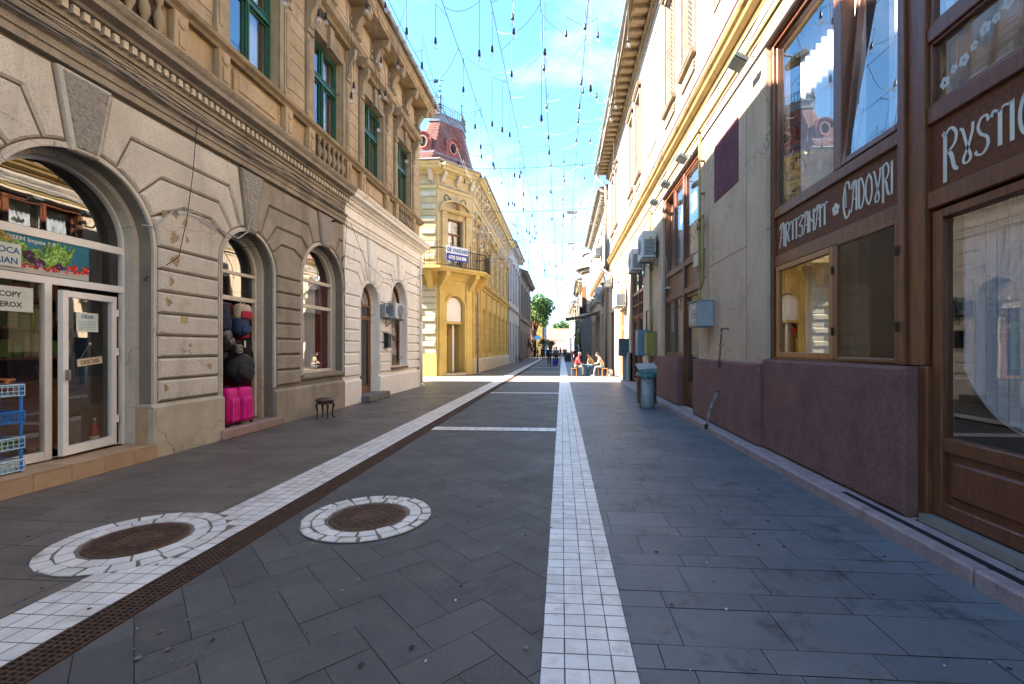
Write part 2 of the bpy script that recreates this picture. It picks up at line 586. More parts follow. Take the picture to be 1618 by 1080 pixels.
G_big = glass('storefront_glass', (.88, .9, .92), ior=2.05, wave=.012)
paper = mat('paper_white', (.62, .67, .62), rough=.7, bump=0)
ink_k = mat('ink_black', (.012, .012, .014), rough=.6, bump=0)
ink_b = mat('ink_blue', (.01, .12, .30), rough=.6, bump=0)
tan_tile = mat('tan_step_tile', (.40, .27, .16), (.33, .22, .13), scale=6, rough=.5, bump=.05, island=.08)
redstone = mat('reddish_step_stone', (.30, .19, .16), (.2, .13, .11), scale=5, rough=.8, bump=.3, speck=(.38, .3, .26), spscale=70)

# ---------------------------------------------------------------- the ground and its paving
g = MB(); g.quad((-400, -120, -.03), (400, -120, -.03), (400, 900, -.03), (-400, 900, -.03)); setting('ground', g, asph)
g = MB(); g.quad((-40, -12, -.012), (40, -12, -.012), (40, 200, -.012), (-40, 200, -.012)); setting('paving_bed', g, joint)

def running(x0, x1, y0, y1, m, name, rows=(.36, .19), ln=(.5, .62), lift=0):
    mb = MB(); y = y0; i = 0
    rnd = random.Random(int(x0 * 10) + 99)
    while y < y1:
        h = rows[i % len(rows)]; x = x0 - rnd.uniform(0, .5)
        if y > 45: h *= 2
        while x < x1:
            l = rnd.uniform(*ln)
            a, b = max(x, x0), min(x + l, x1)
            if b - a > .04:
                gp = .0026
                dz = lift + rnd.uniform(-.0012, .0012)
                mb.quad((a + gp, y + gp, dz), (b - gp, y + gp, dz), (b - gp, y + h - gp, dz), (a + gp, y + h - gp, dz))
            x += l
        y += h; i += 1
    setting(name, mb, m)
running(-12, -3.31, -3, 75, slab_l, 'left_pavement', rows=(.3, .2, .3), ln=(.5, .8))
running(.375, 3.4, -3, 75, slab_r, 'right_pavement')

pale = mat('slab_painted_sunlit', (.17, .155, .135), (.13, .12, .105), scale=1.2, rough=.7, bump=.12, bscale=150, island=.15, stain=(.1, .09, .08), sscale=2, spos=.6)  # paler colour stands in for the sun's glare across the street
# dark slabs laid in herringbone at forty-five degrees between the white bands
mb = MB(); s_ = .24; gp = .0022
rnd = random.Random(4)
c45 = math.cos(PI / 4)
def hb(a0, a1, b0, b1):
    cx = ((a0 + a1) / 2 - (b0 + b1) / 2) * c45; cy = ((a0 + a1) / 2 + (b0 + b1) / 2) * c45
    if not (-2.85 < cx < .2 and -2.5 < cy < 74): return
    z = -.0045 + rnd.uniform(-.001, .001)
    pts = []
    for a, b in ((a0 + gp, b0 + gp), (a1 - gp, b0 + gp), (a1 - gp, b1 - gp), (a0 + gp, b1 - gp)):
        pts.append(((a - b) * c45, (a + b) * c45, z))
    mb.quad(*pts)
for i in range(-30, 320):
    for j in range(-30, 320):
        # herringbone: period 4 diagonal with 1x2 bricks
        k = (i - j) % 4
        if k == 0: hb(i * s_, (i + 2) * s_, j * s_, (j + 1) * s_)
        elif k == 3: hb(i * s_, (i + 1) * s_, j * s_, (j + 2) * s_) if True else None
setting('roadway_slabs', mb, slab_c)

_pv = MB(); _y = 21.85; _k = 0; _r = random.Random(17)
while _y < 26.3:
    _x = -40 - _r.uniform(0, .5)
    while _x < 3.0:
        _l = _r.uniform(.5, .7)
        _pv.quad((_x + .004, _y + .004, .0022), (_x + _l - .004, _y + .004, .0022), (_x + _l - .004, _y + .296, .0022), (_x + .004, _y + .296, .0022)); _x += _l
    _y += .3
setting('painted_sun_band', _pv, pale)
_pv = MB(); _pv.quad((-40, 21.85, .0018), (3.0, 21.85, .0018), (3.0, 26.35, .0018), (-40, 26.35, .0018)); setting('sun_band_bed', _pv, joint)

def tiles(x0, x1, y0, y1, nx, dy, name, z=.005, holes=()):
    mb = MB(); rnd = random.Random(int(y0 * 7 + x0 * 13)); y = y0
    dx = (x1 - x0) / nx
    # dark joint bed under the tiles
    while y < y1:
        h = dy * rnd.uniform(.93, 1.07)
        for k in range(nx):
            g_ = .0035; a = x0 + k * dx + rnd.uniform(-.0015, .0015)
            zz = z + rnd.uniform(-.0006, .0006)
            yy = y + k * .001
            if any((a + dx / 2 - cx) ** 2 + (yy - cy) ** 2 < rr * rr for cx, cy, rr in holes): continue
            mb.quad((a + g_, yy + g_, zz), (a + dx - g_, yy + g_, zz), (a + dx - g_, yy + h - g_, zz), (a + g_, yy + h - g_, zz))
        y += h
    return mb
def bed(x0, x1, y0, y1, z=.001):
    return MB().quad((x0, y0, z), (x1, y0, z), (x1, y1, z), (x0, y1, z))
MH1 = (-3.52, 3.56, .62)
setting('white_band_left', tiles(-3.3, -2.8, -3, 72, 4, .125, 'a', holes=[MH1]), marble)
setting('white_band_right', tiles(-.105, .375, -3, 72, 4, .12, 'b'), marble)
b_ = bed(-3.3, -2.8, -3, 72, .0028)
b_.quad((-.105, -3, .0028), (.375, -3, .0028), (.375, 72, .0028), (-.105, 72, .0028))
cross = MB()
for yy, hh in ((8.75, .36), (16.1, .3), (30.5, .3), (37.5, .3), (44.8, .3), (52, .3), (60, .3)):
    t = tiles(-2.56, -.11, yy, yy + hh - .02, 14, hh, 'c')
    cross.v += t.v; o = len(cross.v) - len(t.v)
    for f in t.f: cross.f.append([i + o for i in f]); cross.mi.append(0); cross.sm.append(False)
    b_.quad((-2.56, yy, .0028), (-.11, yy, .0028), (-.11, yy + hh, .0028), (-2.56, yy + hh, .0028))
setting('white_cross_bands', cross, marble)
setting('band_mortar', b_, mat('mortar_grey', (.16, .155, .145), rough=.95))
# sun band between the two corner houses, put into the slab colour
# drain channel
dr = MB(); dr.box(-2.8, -2.565, -3, 72, -.006, .001)
dc = thing('drainage_channel', (0, 0, 0), 'long rusty slotted drain channel running beside the left white band of the street', 'drain')
dr.build('channel', black, dc)
gt = MB()
for xx in (-2.79, -2.745, -2.70, -2.655, -2.61, -2.565):
    gt.box(xx - .006, xx + .006, -3, 72, -.004, .008)
y = -2
while y < 30:
    gt.box(-2.785, -2.57, y, y + .009, -.004, .0065); y += .033 if y < 12 else .1
gt.build('grating', iron_rust, dc)

# manholes ringed with marble setts
def manhole(cx, cy, r0, rings, label, seed, inner=.38, gap=.012):
    rd = random.Random(seed)
    t = thing('manhole', (cx, cy, 0), label, 'manhole', 'manholes ringed with white setts')
    m = MB(); m.lathe([(0.001, .006), (r0 - .01, .006), (r0, .004)], n=48)
    m.build('bed', mat('manhole_mortar', (.2, .18, .15), (.1, .09, .075), rough=.95, scale=9), t)
    m = MB()
    ra = inner
    for r1 in rings:
        n = int(2 * PI * (ra + r1) / 2 / .155); off = rd.uniform(0, 1)
        k = 0; th = off; 
        for k in range(n):
            a0 = off + 2 * PI * k / n + rd.uniform(.0, gap); a1 = off + 2 * PI * (k + 1) / n - rd.uniform(.002, gap)
            q0 = ra + rd.uniform(.002, gap * .5); q1 = r1 - rd.uniform(.001, gap * .35)
            z = .011 + rd.uniform(0, .005)
            P = [(q0 * math.cos(a0), q0 * math.sin(a0)), (q1 * math.cos(a0 + rd.uniform(-.01, .02)), q1 * math.sin(a0)), (q1 * math.cos(a1), q1 * math.sin(a1)), (q0 * math.cos(a1), q0 * math.sin(a1))]
            m.add([(x, y_, .006) for x, y_ in P] + [(x, y_, z) for x, y_ in P], [(4, 5, 6, 7), (0, 1, 5, 4), (1, 2, 6, 5), (2, 3, 7, 6), (3, 0, 4, 7)])
        ra = r1
    m.build('sett_ring', marble, t)
    m = MB(); rc = inner - .03
    m.lathe([(.001, .014), (rc, .014), (rc + .01, .005)], n=48)
    m.lathe([(.001, .0165), (.1, .0165), (.105, .0195), (.125, .0195), (.13, .0141)], n=30)
    for i in range(-8, 9):
        for j in range(-8, 9):
            x, y_ = i * .04, j * .04
            q = math.hypot(x, y_)
            if .15 < q < rc - .03:
                m.box(x - .013, x + .013, y_ - .006 - .008 * ((i + j) % 2), y_ + .006 + .008 * ((i + j) % 2), .012, .019)
    m.build('cover', iron_rust, t)
    return t
manhole(-3.52, 3.56, .62, (.5, .62), 'rusty round manhole whose white sett ring overlaps the left white band', 3, .375, .034)
manhole(-1.83, 4.2, .59, (.49, .59), 'rusty round manhole with a loose white sett ring out on the dark roadway slabs', 9, .37, .045)
tw = MB()
for k in range(90):
    a = rnd.uniform(0, 6.28); q = rnd.choice((.37, .49)) + rnd.uniform(-.02, .02)
    if not (2.3 < a < 3.8 or 1.2 < a < 1.9): continue
    x, y_ = -1.83 + q * math.cos(a), 4.2 + q * math.sin(a)
    for j in range(3):
        dx, dy = rnd.uniform(-.02, .02), rnd.uniform(-.02, .02)
        tw.add([(x, y_, .006), (x + .006, y_, .006), (x + dx, y_ + dy, .03)], [(0, 1, 2)])
tag(tw.build('weeds', mat('weed_green', (.08, .12, .03), rough=.9)), 'tiny green weeds in the joints of the loose sett ring', 'weeds', kind='stuff')
# litter specks and small leaves on the slabs
lt = MB()
for k in range(150):
    x, y_ = rnd.uniform(-5.5, 2.7), rnd.uniform(1.5, 16)
    s2 = rnd.uniform(.004, .014)
    lt.box(x, x + s2, y_, y_ + s2 * rnd.uniform(.5, 2), .007, .011)
lo_ = lt.build('litter', mat('litter_bits', (.5, .48, .42), (.12, .1, .08), scale=9, lo=.45, hi=.55))
tag(lo_, 'small scattered bits of paper and dry leaf on the paving', 'litter', kind='stuff')

# flattened chewing gum and drip spots worn into the slabs
gs = MB(); rg = random.Random(44)
for k in range(420):
    x, y_ = rg.uniform(-5.6, 2.7), 1.6 + 14 * rg.random() ** 1.6
    r_ = rg.uniform(.006, .02); n = 7
    gs.add([(x + r_ * rg.uniform(.7, 1.2) * math.cos(2 * PI * i / n), y_ + r_ * rg.uniform(.7, 1.2) * math.sin(2 * PI * i / n), .0072) for i in range(n)], [tuple(range(n))])
tag(gs.build('gum_spots', mat('gum_spot', (.03, .03, .03), (.15, .145, .135), scale=3, rough=.8, bump=0, lo=.5, hi=.56)), 'flattened gum and drip spots scattered over the paving slabs', 'gum spots', kind='stuff')
# ================================================================ LEFT CORNER HOUSE
LB = thing('corner_building', (0, 0, 0), 'ochre corner house with green windows over a rusticated arched grey and white ground floor', 'building')
FL = frame((-5.95, 0, 0), (0, 1, 0), (1, 0, 0))
YE = 18.72
def F_(): return MB(FL)
ARC = [(-8.0, 1.2, 2.85, 0, (28, 43, 60, 76)), (-4.0, .8, 3.1, 0, (35, 52, 68, 80)), (-.6, .8, 3.1, 0, (35, 52, 68, 80)), (2.05, .8, 3.1, .9, (35, 52, 68, 80)),
       (5.27, .98, 3.05, 0, (26, 44, 66, 80)), (8.33, .72, 3.1, 0, (35, 52, 68, 80)), (11.08, .97, 3.2, .98, (24, 42, 60, 78)),
       (13.82, .68, 2.95, 0, (42, 58, 71, 82)), (16.36, .78, 3.25, .95, (30, 46, 64, 80))]
ZT = 5.0
SPL = 12.07
def gf_wall(y0, y1, arcs, m, mj):
    a = F_().prism(rect(y0, y1, 0, ZT), -.22, -.035, holes=[arch(c, r, sp, z0 - (.001 if z0 else -.001), 28) if z0 else arch(c, r, sp, .002, 28) for c, r, sp, z0, _ in arcs])
    o = a.build('wall', mj, LB)
    a = F_().prism(rect(y0, y1, 0, ZT), -.42, -.223, holes=[arch(c, r - .07, sp, z0 + .004, 28) for c, r, sp, z0, _ in arcs])
    a.build('arch_reveal', m, LB)
    for c, r, sp, z0, _ in arcs:       # archivolt mouldings round each opening
        a = F_()
        zb = max(z0, .78)
        out = arch(c, r + .075, sp, zb, 28); inn = arch(c, r + .002, sp, zb, 28)
        a.prism(out + inn[::-1], -.036, -.012)
        out = arch(c, r + .035, sp, zb, 28)
        a.prism(out + inn[::-1], -.013, .006)
        a.build('archivolt', m, LB)
gf_wall(-10, SPL, ARC[:7], stone_a, groove)
gf_wall(SPL + .001, YE, ARC[7:], white_p, white_p)

def pt(c, r, sp, a): return (c + r * math.cos(a), sp + r * math.sin(a))
ZK = [3.79, 4.13, 4.5]
def pier(A, B, y0, y1, m, mk):
    """blocks between arch A (left, or None at y0) and arch B (right, or None at y1)"""
    mb = F_()
    a_edge = A[0] + A[1] + .08 if A else y0
    b_edge = B[0] - B[1] - .08 if B else y1
    zs = [.8, 1.13, 1.46, 1.79, 2.12, 2.45, 2.78, 3.11]
    gi = .014
    for z0, z1 in zip(zs, zs[1:]):
        def cut(AB, z, e, s):      # edge of the arch band at height z
            if not AB or z <= AB[2]: return e
            ro = AB[1] + .08
            return AB[0] + s * math.sqrt(max(.01, ro * ro - (z - AB[2]) ** 2))
        P = [(a_edge, z0), (b_edge, z0), (cut(B, z1, b_edge, -1), z1), (cut(A, z1, a_edge, 1), z1)]
        mb.prism(inset(P, gi), -.036, .014, ch=.03)
    def side(AB, s, k):       # points from arch band outwards for joint k: k=-1 lowest straight joint, 0..2 turned joints, 3 key side
        c, r, sp, _, th = AB; ro = r + .08
        if k == -1:
            a = math.asin(max(0, min(1, (3.11 - sp) / ro)))
            return a, [pt(c, ro, sp, a)] if 3.11 > sp else [(c + ro, 3.11)]
        a = R(th[k]); p = pt(c, ro, sp, a)
        if k < 3:
            rho = (ZK[k] - sp) / math.sin(a)
            return a, [p, pt(c, rho, sp, a)]
        rho = (ZT - .04 - sp) / math.sin(a)
        return a, [p, pt(c, rho, sp, a)]
    def mir(AB, pts): return [(2 * AB[0] - x, z) for x, z in pts]
    for k in range(-1, 3):
        ptsA = []; ptsB = []
        if A:
            a0, lo_ = side(A, 1, k); a1, hi_ = side(A, 1, k + 1)
            ro = A[1] + .08
            n = 6; arcp = []
            if k == -1 and 3.11 < A[2]: arcp = [(A[0] + ro, A[2])]; a0 = 0
            arcp += [pt(A[0], ro, A[2], a0 + (a1 - a0) * i / n) for i in range(1, n)]
            ptsA = (lo_[::-1], arcp, hi_)
        if B:
            a0, lo2 = side(B, 1, k); a1, hi2 = side(B, 1, k + 1)
            ro = B[1] + .08
            n = 6; arcp2 = []
            if k == -1 and 3.11 < B[2]: arcp2 = [(B[0] + ro, B[2])]; a0 = 0
            arcp2 += [pt(B[0], ro, B[2], a0 + (a1 - a0) * i / n) for i in range(1, n)]
            ptsB = (mir(B, lo2[::-1]), mir(B, arcp2), mir(B, hi2))
        zlo = 3.11 if k == -1 else ZK[k]; zhi = ZK[k + 1] if k < 2 else ZT - .04
        PA = (ptsA[0] + ptsA[1] + ptsA[2]) if A else [(y0, zlo), (y0, zhi)]
        PB = (ptsB[0] + ptsB[1] + ptsB[2]) if B else [(y1, zlo), (y1, zhi)]
        # turned corners must not cross in the middle of the pier
        mid = ((A[0] + A[1]) if A else y0) * .5 + ((B[0] - B[1]) if B else y1) * .5
        PA = [(min(x, mid - .01) if i in (0, len(PA) - 1) else x, z) for i, (x, z) in enumerate(PA)] if A else PA
        PB = [(max(x, mid + .01) if i in (0, len(PB) - 1) else x, z) for i, (x, z) in enumerate(PB)] if B else PB
        P = PA + PB[::-1]
        try: mb.prism(inset(P, gi), -.036, .014, ch=.028)
        except Exception: mb.prism(P, -.036, .008)
    mb.build('rusticated_pier', m, LB)
def keystone(AB, m, mk):
    c, r, sp, _, th = AB; ro = r + .08; a = R(th[3])
    pL = [pt(c, ro - .1, sp, a), pt(c, (ZT - .04 - sp) / math.sin(a), sp, a)]
    P = [pL[0], pL[1], (2 * c - pL[1][0], pL[1][1]), (2 * c - pL[0][0], pL[0][1])]
    F_().prism(inset(P, .01), -.036, .06, ch=.02).build('keystone', m, LB)
    F_().prism(inset(P, .05), .03, .075, ch=.01).build('keystone_face', mk, LB)
mats = [stone_a, stone_a, stone_a, stone_a, stone_a, stone_a, stone_b, stone_b]
pier(None, ARC[0], -10, 0, stone_a, vermic)
for i in range(8):
    A, B = ARC[i], ARC[i + 1]
    if i == 6:      # the paint changes in the middle of this pier
        pier(A, None, 0, SPL - .004, stone_b, vermic)
        pier(None, B, SPL + .004, 0, white_p, vermic)
    else:
        pier(A, B, 0, 0, stone_a if i < 5 else (stone_b if i == 5 else white_p), vermic)
pier(ARC[8], None, 0, YE, white_p, vermic)
for i, A in enumerate(ARC):
    keystone(A, stone_a if i < 5 else (stone_b if i < 7 else white_p), vermic if i < 7 else white_p)
# plinth
def plinth(y0, y1, h, m, wv=.05):
    F_().sweep([(-.2, 0), (wv, 0), (wv, h - .05), (.0, h), (-.2, h)], y0, y1).build('plinth', m, LB)
plinth(-3.1, -1.5, .78, plinth_l); plinth(.3, 4.22, .78, plinth_l); plinth(6.2, 7.6, .78, plinth_l); plinth(9.06, 12.05, .74, stone_b)
plinth(12.08, 13.12, .7, white_p, .03); plinth(14.52, YE, .7, white_p, .03)
# entablature of the ground floor
def entab(y0, y1, m, md):
    F_().sweep([(-.2, 5.0), (.05, 5.0), (.05, 5.09), (.075, 5.1), (.075, 5.19), (.12, 5.22), (.12, 5.25), (.035, 5.27), (.035, 5.53), (-.2, 5.53)], y0, y1).build('architrave', m, LB)
    F_().sweep([(-.2, 5.531), (.07, 5.531), (.07, 5.58), (.075, 5.71), (.17, 5.72), (.19, 5.76), (.32, 5.79), (.33, 5.86), (.37, 5.9), (.4, 5.95), (.4, 5.975), (.05, 6.02), (-.2, 6.02)], y0, y1).build('cornice', m, LB)
    d = F_(); y = y0 + .03
    while y < y1 - .1:
        d.box(y, y + .07, .07, .15, 5.6, 5.7); y += .125
    d.build('dentils', md, LB)
entab(-10, SPL, stone_b, stone_a)
entab(SPL + .002, YE + .3, white_p, white_p)
# ---- upper storey
UW = [8.45 + 2.78 * k for k in range(-6, 4)]
HW = .72
F_().prism(rect(-10, YE, 6.0, 11.28), -.35, 0, holes=[rect(c - HW, c + HW, 6.92, 9.28) for c in UW]).build('upper_wall', ochre, LB)
for i, c in enumerate(UW):      # grooved fields between the windows
    gr_ = F_()
    a, b = c + 1.1, c + 2.78 - 1.1
    if b > YE: b = YE - .02
    z = 6.95
    while z < 9.75:
        gr_.prism(inset(rect(a, b, z, min(z + .335, 9.8)), .006), -.001, .022, ch=.008); z += .335
    gr_.build('grooved_field', ochre, LB)
for c in UW:
    su = F_()
    for s in (-1, 1):
        a, b = sorted((c + s * (HW + .005), c + s * (HW + .13)))
        su.box(a, b, 0, .05, 6.92, 9.4)
        a, b = sorted((c + s * (HW + .14), c + s * (HW + .34)))
        su.box(a, b, 0, .07, 6.92, 9.0)
        su.box(a - .02, b + .02, 0, .1, 6.92, 7.06); su.box(a + .05, b - .05, .07, .085, 7.2, 8.8)
        su.box(a - .02, b + .02, 0, .11, 8.95, 9.05)
        su.box(a, b, 0, .09, 9.05, 9.75)
    su.box(c - HW - .13, c + HW + .13, 0, .045, 9.28, 9.42)
    su.box(c - HW + .02, c + HW - .02, 0, .03, 9.45, 9.72)
    su.box(c - .1, c + .1, 0, .12, 9.2, 9.75)
    su.build('window_surround', ochre2, LB)
for c in UW:
    for s in (-1, 1):
        co_ = F_()
        m0 = c + s * (HW + .24)
        pr = [(.08, 9.08), (.12, 9.1), (.15, 9.2), (.13, 9.32), (.17, 9.45), (.26, 9.58), (.3, 9.7), (.3, 9.82), (.08, 9.82)]
        co_.sweep(pr, m0 - .07, m0 + .07)
        co_.lathe([(.001, -.085), (.05, -.085), (.05, .085), (.001, .085)], c=(m0, .24, 9.72), n=10, axis='u')
        if c > 2: co_.build('console', ochre2, LB)
for c in UW:
    h_ = F_()
    h_.sweep([(0, 9.8), (.16, 9.8), (.2, 9.85), (.33, 9.9), (.36, 9.98), (.38, 10.02), (0, 10.1)], c - HW - .48, c + HW + .48)
    h_.build('window_hood', ochre2, LB)
F_().sweep([(0, 10.16), (.05, 10.16), (.06, 10.22), (.11, 10.26), (.11, 10.3), (0, 10.33)], -10, YE + .1).build('string_course', ochre2, LB)
y = 8.45 - 1.39 * 12
lf = F_(); ff = F_()
while y < YE:
    br = F_()
    br.sweep([(0, 10.34), (.12, 10.36), (.18, 10.46), (.15, 10.6), (.2, 10.8), (.3, 10.98), (.46, 11.1), (.54, 11.15), (.55, 11.28), (0, 11.28)], y - .1, y + .1)
    br.lathe([(.001, -.12), (.11, -.12), (.11, .12), (.001, .12)], c=(y, .42, 11.12), n=12, axis='u')
    br.lathe([(.001, -.125), (.05, -.125), (.05, .125), (.001, .125)], c=(y, .42, 11.12), n=8, axis='u')
    br.lathe([(.001, -.12), (.07, -.12), (.07, .12), (.001, .12)], c=(y, .16, 10.47), n=10, axis='u')
    br.sweep([(.12, 10.5), (.19, 10.8), (.34, 11.03), (.3, 11.08), (.12, 10.95)], y - .12, y + .12)
    if y > 3: br.build('scroll_bracket', ochre2, LB)
    if y + 1.2 < YE:
        ff.prism(rect(y + .3, y + 1.09, 10.5, 11.15), 0, .05, ch=.03)
        ff.prism(rect(y + .42, y + .97, 10.62, 11.03), .04, .07, ch=.02)
    for k in range(9):
        a = 2 * PI * k / 9
        lf.ball((y + .2 * math.cos(a), .03, 10.78 + .3 * math.sin(a)), .065, n=4, sc=(1, .7, 1))
    y += 1.39
ff.build('frieze_panel', ochre, LB)
lf.build('relief_leaves', ochre2, LB)
F_().sweep([(-.35, 11.29), (.56, 11.29), (.58, 11.34), (.62, 11.37), (.63, 11.5), (.67, 11.54), (.67, 11.6), (-.35, 11.7)], -10, YE + .1).build('eaves_cornice', soffit, LB)
gu = F_(); gu.smooth = True
gu.tube([(-10, .76, 11.64), (YE + .15, .76, 11.64)], .085, n=10); gu.smooth = False
for i in range(0, 44):
    y = -9.5 + i * .65
    gu.tube([(y, .66, 11.6), (y, .76, 11.545), (y, .86, 11.6), (y, .87, 11.68)], .012, n=4)
gu.build('gutter', zinc, LB)
ro_ = F_(); ro_.add([(-10, .68, 11.71), (YE + .1, .68, 11.71), (YE - 6, -8, 14.1), (-10, -8, 14.1), (YE + .1, -16, 11.71), (-10, -16, 11.71)], [(0, 1, 2, 3), (1, 4, 2), (3, 2, 4, 5)])
ro_.build('roof', mat('clay_roof', (.32, .12, .07), (.2, .08, .05), scale=3), LB)
# end walls towards the side street, core
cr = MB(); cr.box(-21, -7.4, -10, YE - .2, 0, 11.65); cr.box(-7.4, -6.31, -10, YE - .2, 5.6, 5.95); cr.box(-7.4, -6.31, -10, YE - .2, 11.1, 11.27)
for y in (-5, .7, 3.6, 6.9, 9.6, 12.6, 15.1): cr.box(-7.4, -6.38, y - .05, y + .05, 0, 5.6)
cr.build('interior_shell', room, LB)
sd = MB(); sd.box(-21, -5.96, YE - .2, YE - .003, 0, 11.28); sd.build('side_wall', ochre, LB)
sd = MB(); sd.box(-21, -5.93, YE - .002, YE + .02, 0, 5.0); sd.build('side_wall_base', white_p, LB)
sd = MB(); sd.box(-21, -6.31, YE - .2, YE + .1, 11.29, 11.69); sd.build('side_eaves', soffit, LB)
# pedestal zone: sill course, panels and balusters
F_().sweep([(0, 6.74), (.1, 6.74), (.13, 6.78), (.2, 6.82), (.22, 6.88), (.05, 6.915), (0, 6.915)], -10, YE + .05).build('sill_course', ochre2, LB)
F_().box(-10, YE, 0, .1, 6.021, 6.13).build('pedestal_base', ochre2, LB)
bk = F_()
for i, c in enumerate(UW):
    pe = F_(); ba = F_(); ba.smooth = True
    for s in (-1, 1):
        y = c + s * (HW + .22)
        pe.box(y - .13, y + .13, 0, .13, 6.131, 6.74, bev=.012)
        pe.lathe([(.001, 0), (.075, 0), (.075, .02), (.045, .03), (.001, .035)], c=(y, .13, 6.58), n=12, axis='w')
        pe.box(y - .06, y + .06, .13, .15, 6.22, 6.45)
    if (i % 2) == 0:
        pe.prism(rect(c - .62, c + .62, 6.22, 6.66), 0, .06, ch=.02); pe.prism(rect(c - .54, c + .54, 6.29, 6.59), .03, .085, ch=.02)
    else:
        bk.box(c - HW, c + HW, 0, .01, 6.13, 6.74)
        for k in range(6):
            y = c - .58 + k * .232
            ba.lathe([(.05, 0), (.05, .05), (.028, .07), (.04, .12), (.075, .22), (.07, .3), (.03, .42), (.028, .48), (.055, .52), (.055, .6)], c=(y, .085, 6.13), n=10)
    pe.build('pedestal_panel', ochre, LB)
    if i % 2: ba.build('balustrade', ochre2, LB)
bk.build('baluster_painted_shade', mat('painted_recess_shade', (.1, .075, .05), rough=.95), LB)  # flat dark sheet paints the recess shade behind the balusters
# broken bricks along the cornice ledge
bb = F_()
rr = random.Random(3)
for k in range(260):
    y = rr.uniform(3, YE); 
    if rr.random() < .55 and not (5 < y < 7.6 or 9.2 < y < 12.4): continue
    s2 = rr.uniform(.02, .06)
    bb.box(y, y + s2 * 2, rr.uniform(.08, .2), rr.uniform(.2, .3), 6.0, 6.0 + s2)
bb.build('crumbled_brick', mat('crumbled_brick', (.42, .33, .24), (.3, .2, .13), scale=8, island=.3), LB)

# ---- green upper windows
def green_window(c, tilt=False):
    wf = F_(); zb, zt, zm = 6.93, 9.27, 8.32
    wd = -.16
    for a, b in ((c - HW, c - HW + .07), (c + HW - .07, c + HW)): wf.box(a, b, wd - .1, wd, zb, zt)
    wf.box(c - HW + .07, c + HW - .07, wd - .1, wd, zb, zb + .08); wf.box(c - HW + .07, c + HW - .07, wd - .1, wd, zt - .07, zt)
    wf.box(c - HW + .07, c + HW - .07, wd - .1, wd + .04, zm, zm + .1); wf.box(c - HW + .07, c + HW - .07, wd - .08, wd + .06, zm + .1, zm + .125)
    wf.box(c - .05, c + .05, wd - .08, wd + .02, zb + .08, zm); wf.box(c - .045, c + .045, wd - .08, wd + .015, zm + .125, zt - .07)
    wf.tube([(c, wd + .03, zb + .1), (c, wd + .03, zm)], .018, n=6)
    for s in (-1, 1):
        a, b = sorted((c + s * .05, c + s * (HW - .07)))
        for z0, z1 in ((zb + .08, zm), (zm + .125, zt - .07)):
            wf.box(a, a + .045, wd - .06, wd - .02, z0, z1); wf.box(b - .045, b, wd - .06, wd - .02, z0, z1)
            wf.box(a + .045, b - .045, wd - .06, wd - .02, z0, z0 + .05); wf.box(a + .045, b - .045, wd - .06, wd - .02, z1 - .045, z1)
    o = wf.build('window', greenp, LB)
    p = F_()
    for s in (-1, 1):
        a, b = sorted((c + s * .095, c + s * (HW - .115)))
        for z0, z1 in ((zb + .12, zm - .04), (zm + .165, zt - .11)):
            p.quad((a, wd - .045, z0), (a, wd - .045, z1), (b, wd - .045, z1), (b, wd - .045, z0))
    p.build('pane', G_up, o)
    cu = F_()
    for s in (-1, 1):
        a, b = sorted((c + s * .02, c + s * (HW - .02)))
        if s < 0: b = a + .42
        else: a = b - .42
        n = 26; vs = []
        for k in range(n + 1):
            y = a + (b - a) * k / n; wv = -.42 + .025 * math.sin(k * 1.9)
            vs += [(y, wv, zb), (y, wv, zt)]
        cu.add(vs, [(2 * k, 2 * k + 1, 2 * k + 3, 2 * k + 2) for k in range(n)])
    cu.build('curtain', curtain, o)
for c in UW: green_window(c)
# down pipe at the corner
dp = F_(); dp.smooth = True
dp.tube([(YE - .12, .12, .15), (YE - .12, .12, 2.7)], .055, n=10); dp.tube([(YE - .12, .12, 2.7), (YE - .12, .1, 5.4)], .04, n=8)
dp.tube([(YE - .12, .12, .15), (YE - .12, .22, .04)], .055, n=10)
dp.build('downpipe', white_p, LB)

# ---- arched shop window frames
def arc_frame(mb, c, r, sp, zb, t, w0, w1, n=24):
    o = arch(c, r, sp, zb, n); i = arch(c, r - t, sp, zb, n)
    mb.prism(o + i[::-1], w0, w1)
def pane_arch(mb, c, r, sp, z0, w, n=20):
    P = arch(c, r, sp, z0, n)
    vs = [(a, w, b) for a, b in P]; ctr = len(vs); vs.append((c, w, (z0 + sp + r) / 2))
    k = len(P)
    mb.add(vs, [(i, (i + 1) % k, ctr) for i in range(k)])
def qp(mb, a, b, w, z0, z1):
    mb.quad((a, w, z0), (a, w, z1), (b, w, z1), (b, w, z0))

# A0: greengrocer with white frame
c, r, sp = 5.3, .93, 3.06
f = F_(); arc_frame(f, c, r, sp, .22, .07, -.46, -.38)
f.box(c - r + .07, c + r - .07, -.45, -.39, 2.95, 3.05); f.box(c - r + .07, c + r - .07, -.45, -.39, 2.40, 2.49)
f.box(5.16, 5.24, -.45, -.38, .221, 2.40); f.box(c - r + .07, 5.16, -.45, -.39, .221, .33); f.box(5.24, c + r - .07, -.45, -.43, .221, .235)
sw = f.build('shop_window', whitepvc, LB)
p = F_(); pane_arch(p, c, r - .08, sp + .0, 3.05, -.42) if False else None
P = [(c - .86 * math.cos(PI * k / 20), sp + .86 * math.sin(PI * k / 20)) for k in range(21)]
vs = [(a, -.42, b) for a, b in P]; vs.append((c, -.42, 3.3))
p.add(vs, [(i, (i + 1) % len(P), len(P)) for i in range(len(P))])
qp(p, c - .86, c + .86, -.42, 2.49, 2.95); qp(p, c - .86, 5.16, -.42, .33, 2.40)
p.build('pane', G_shop, sw)
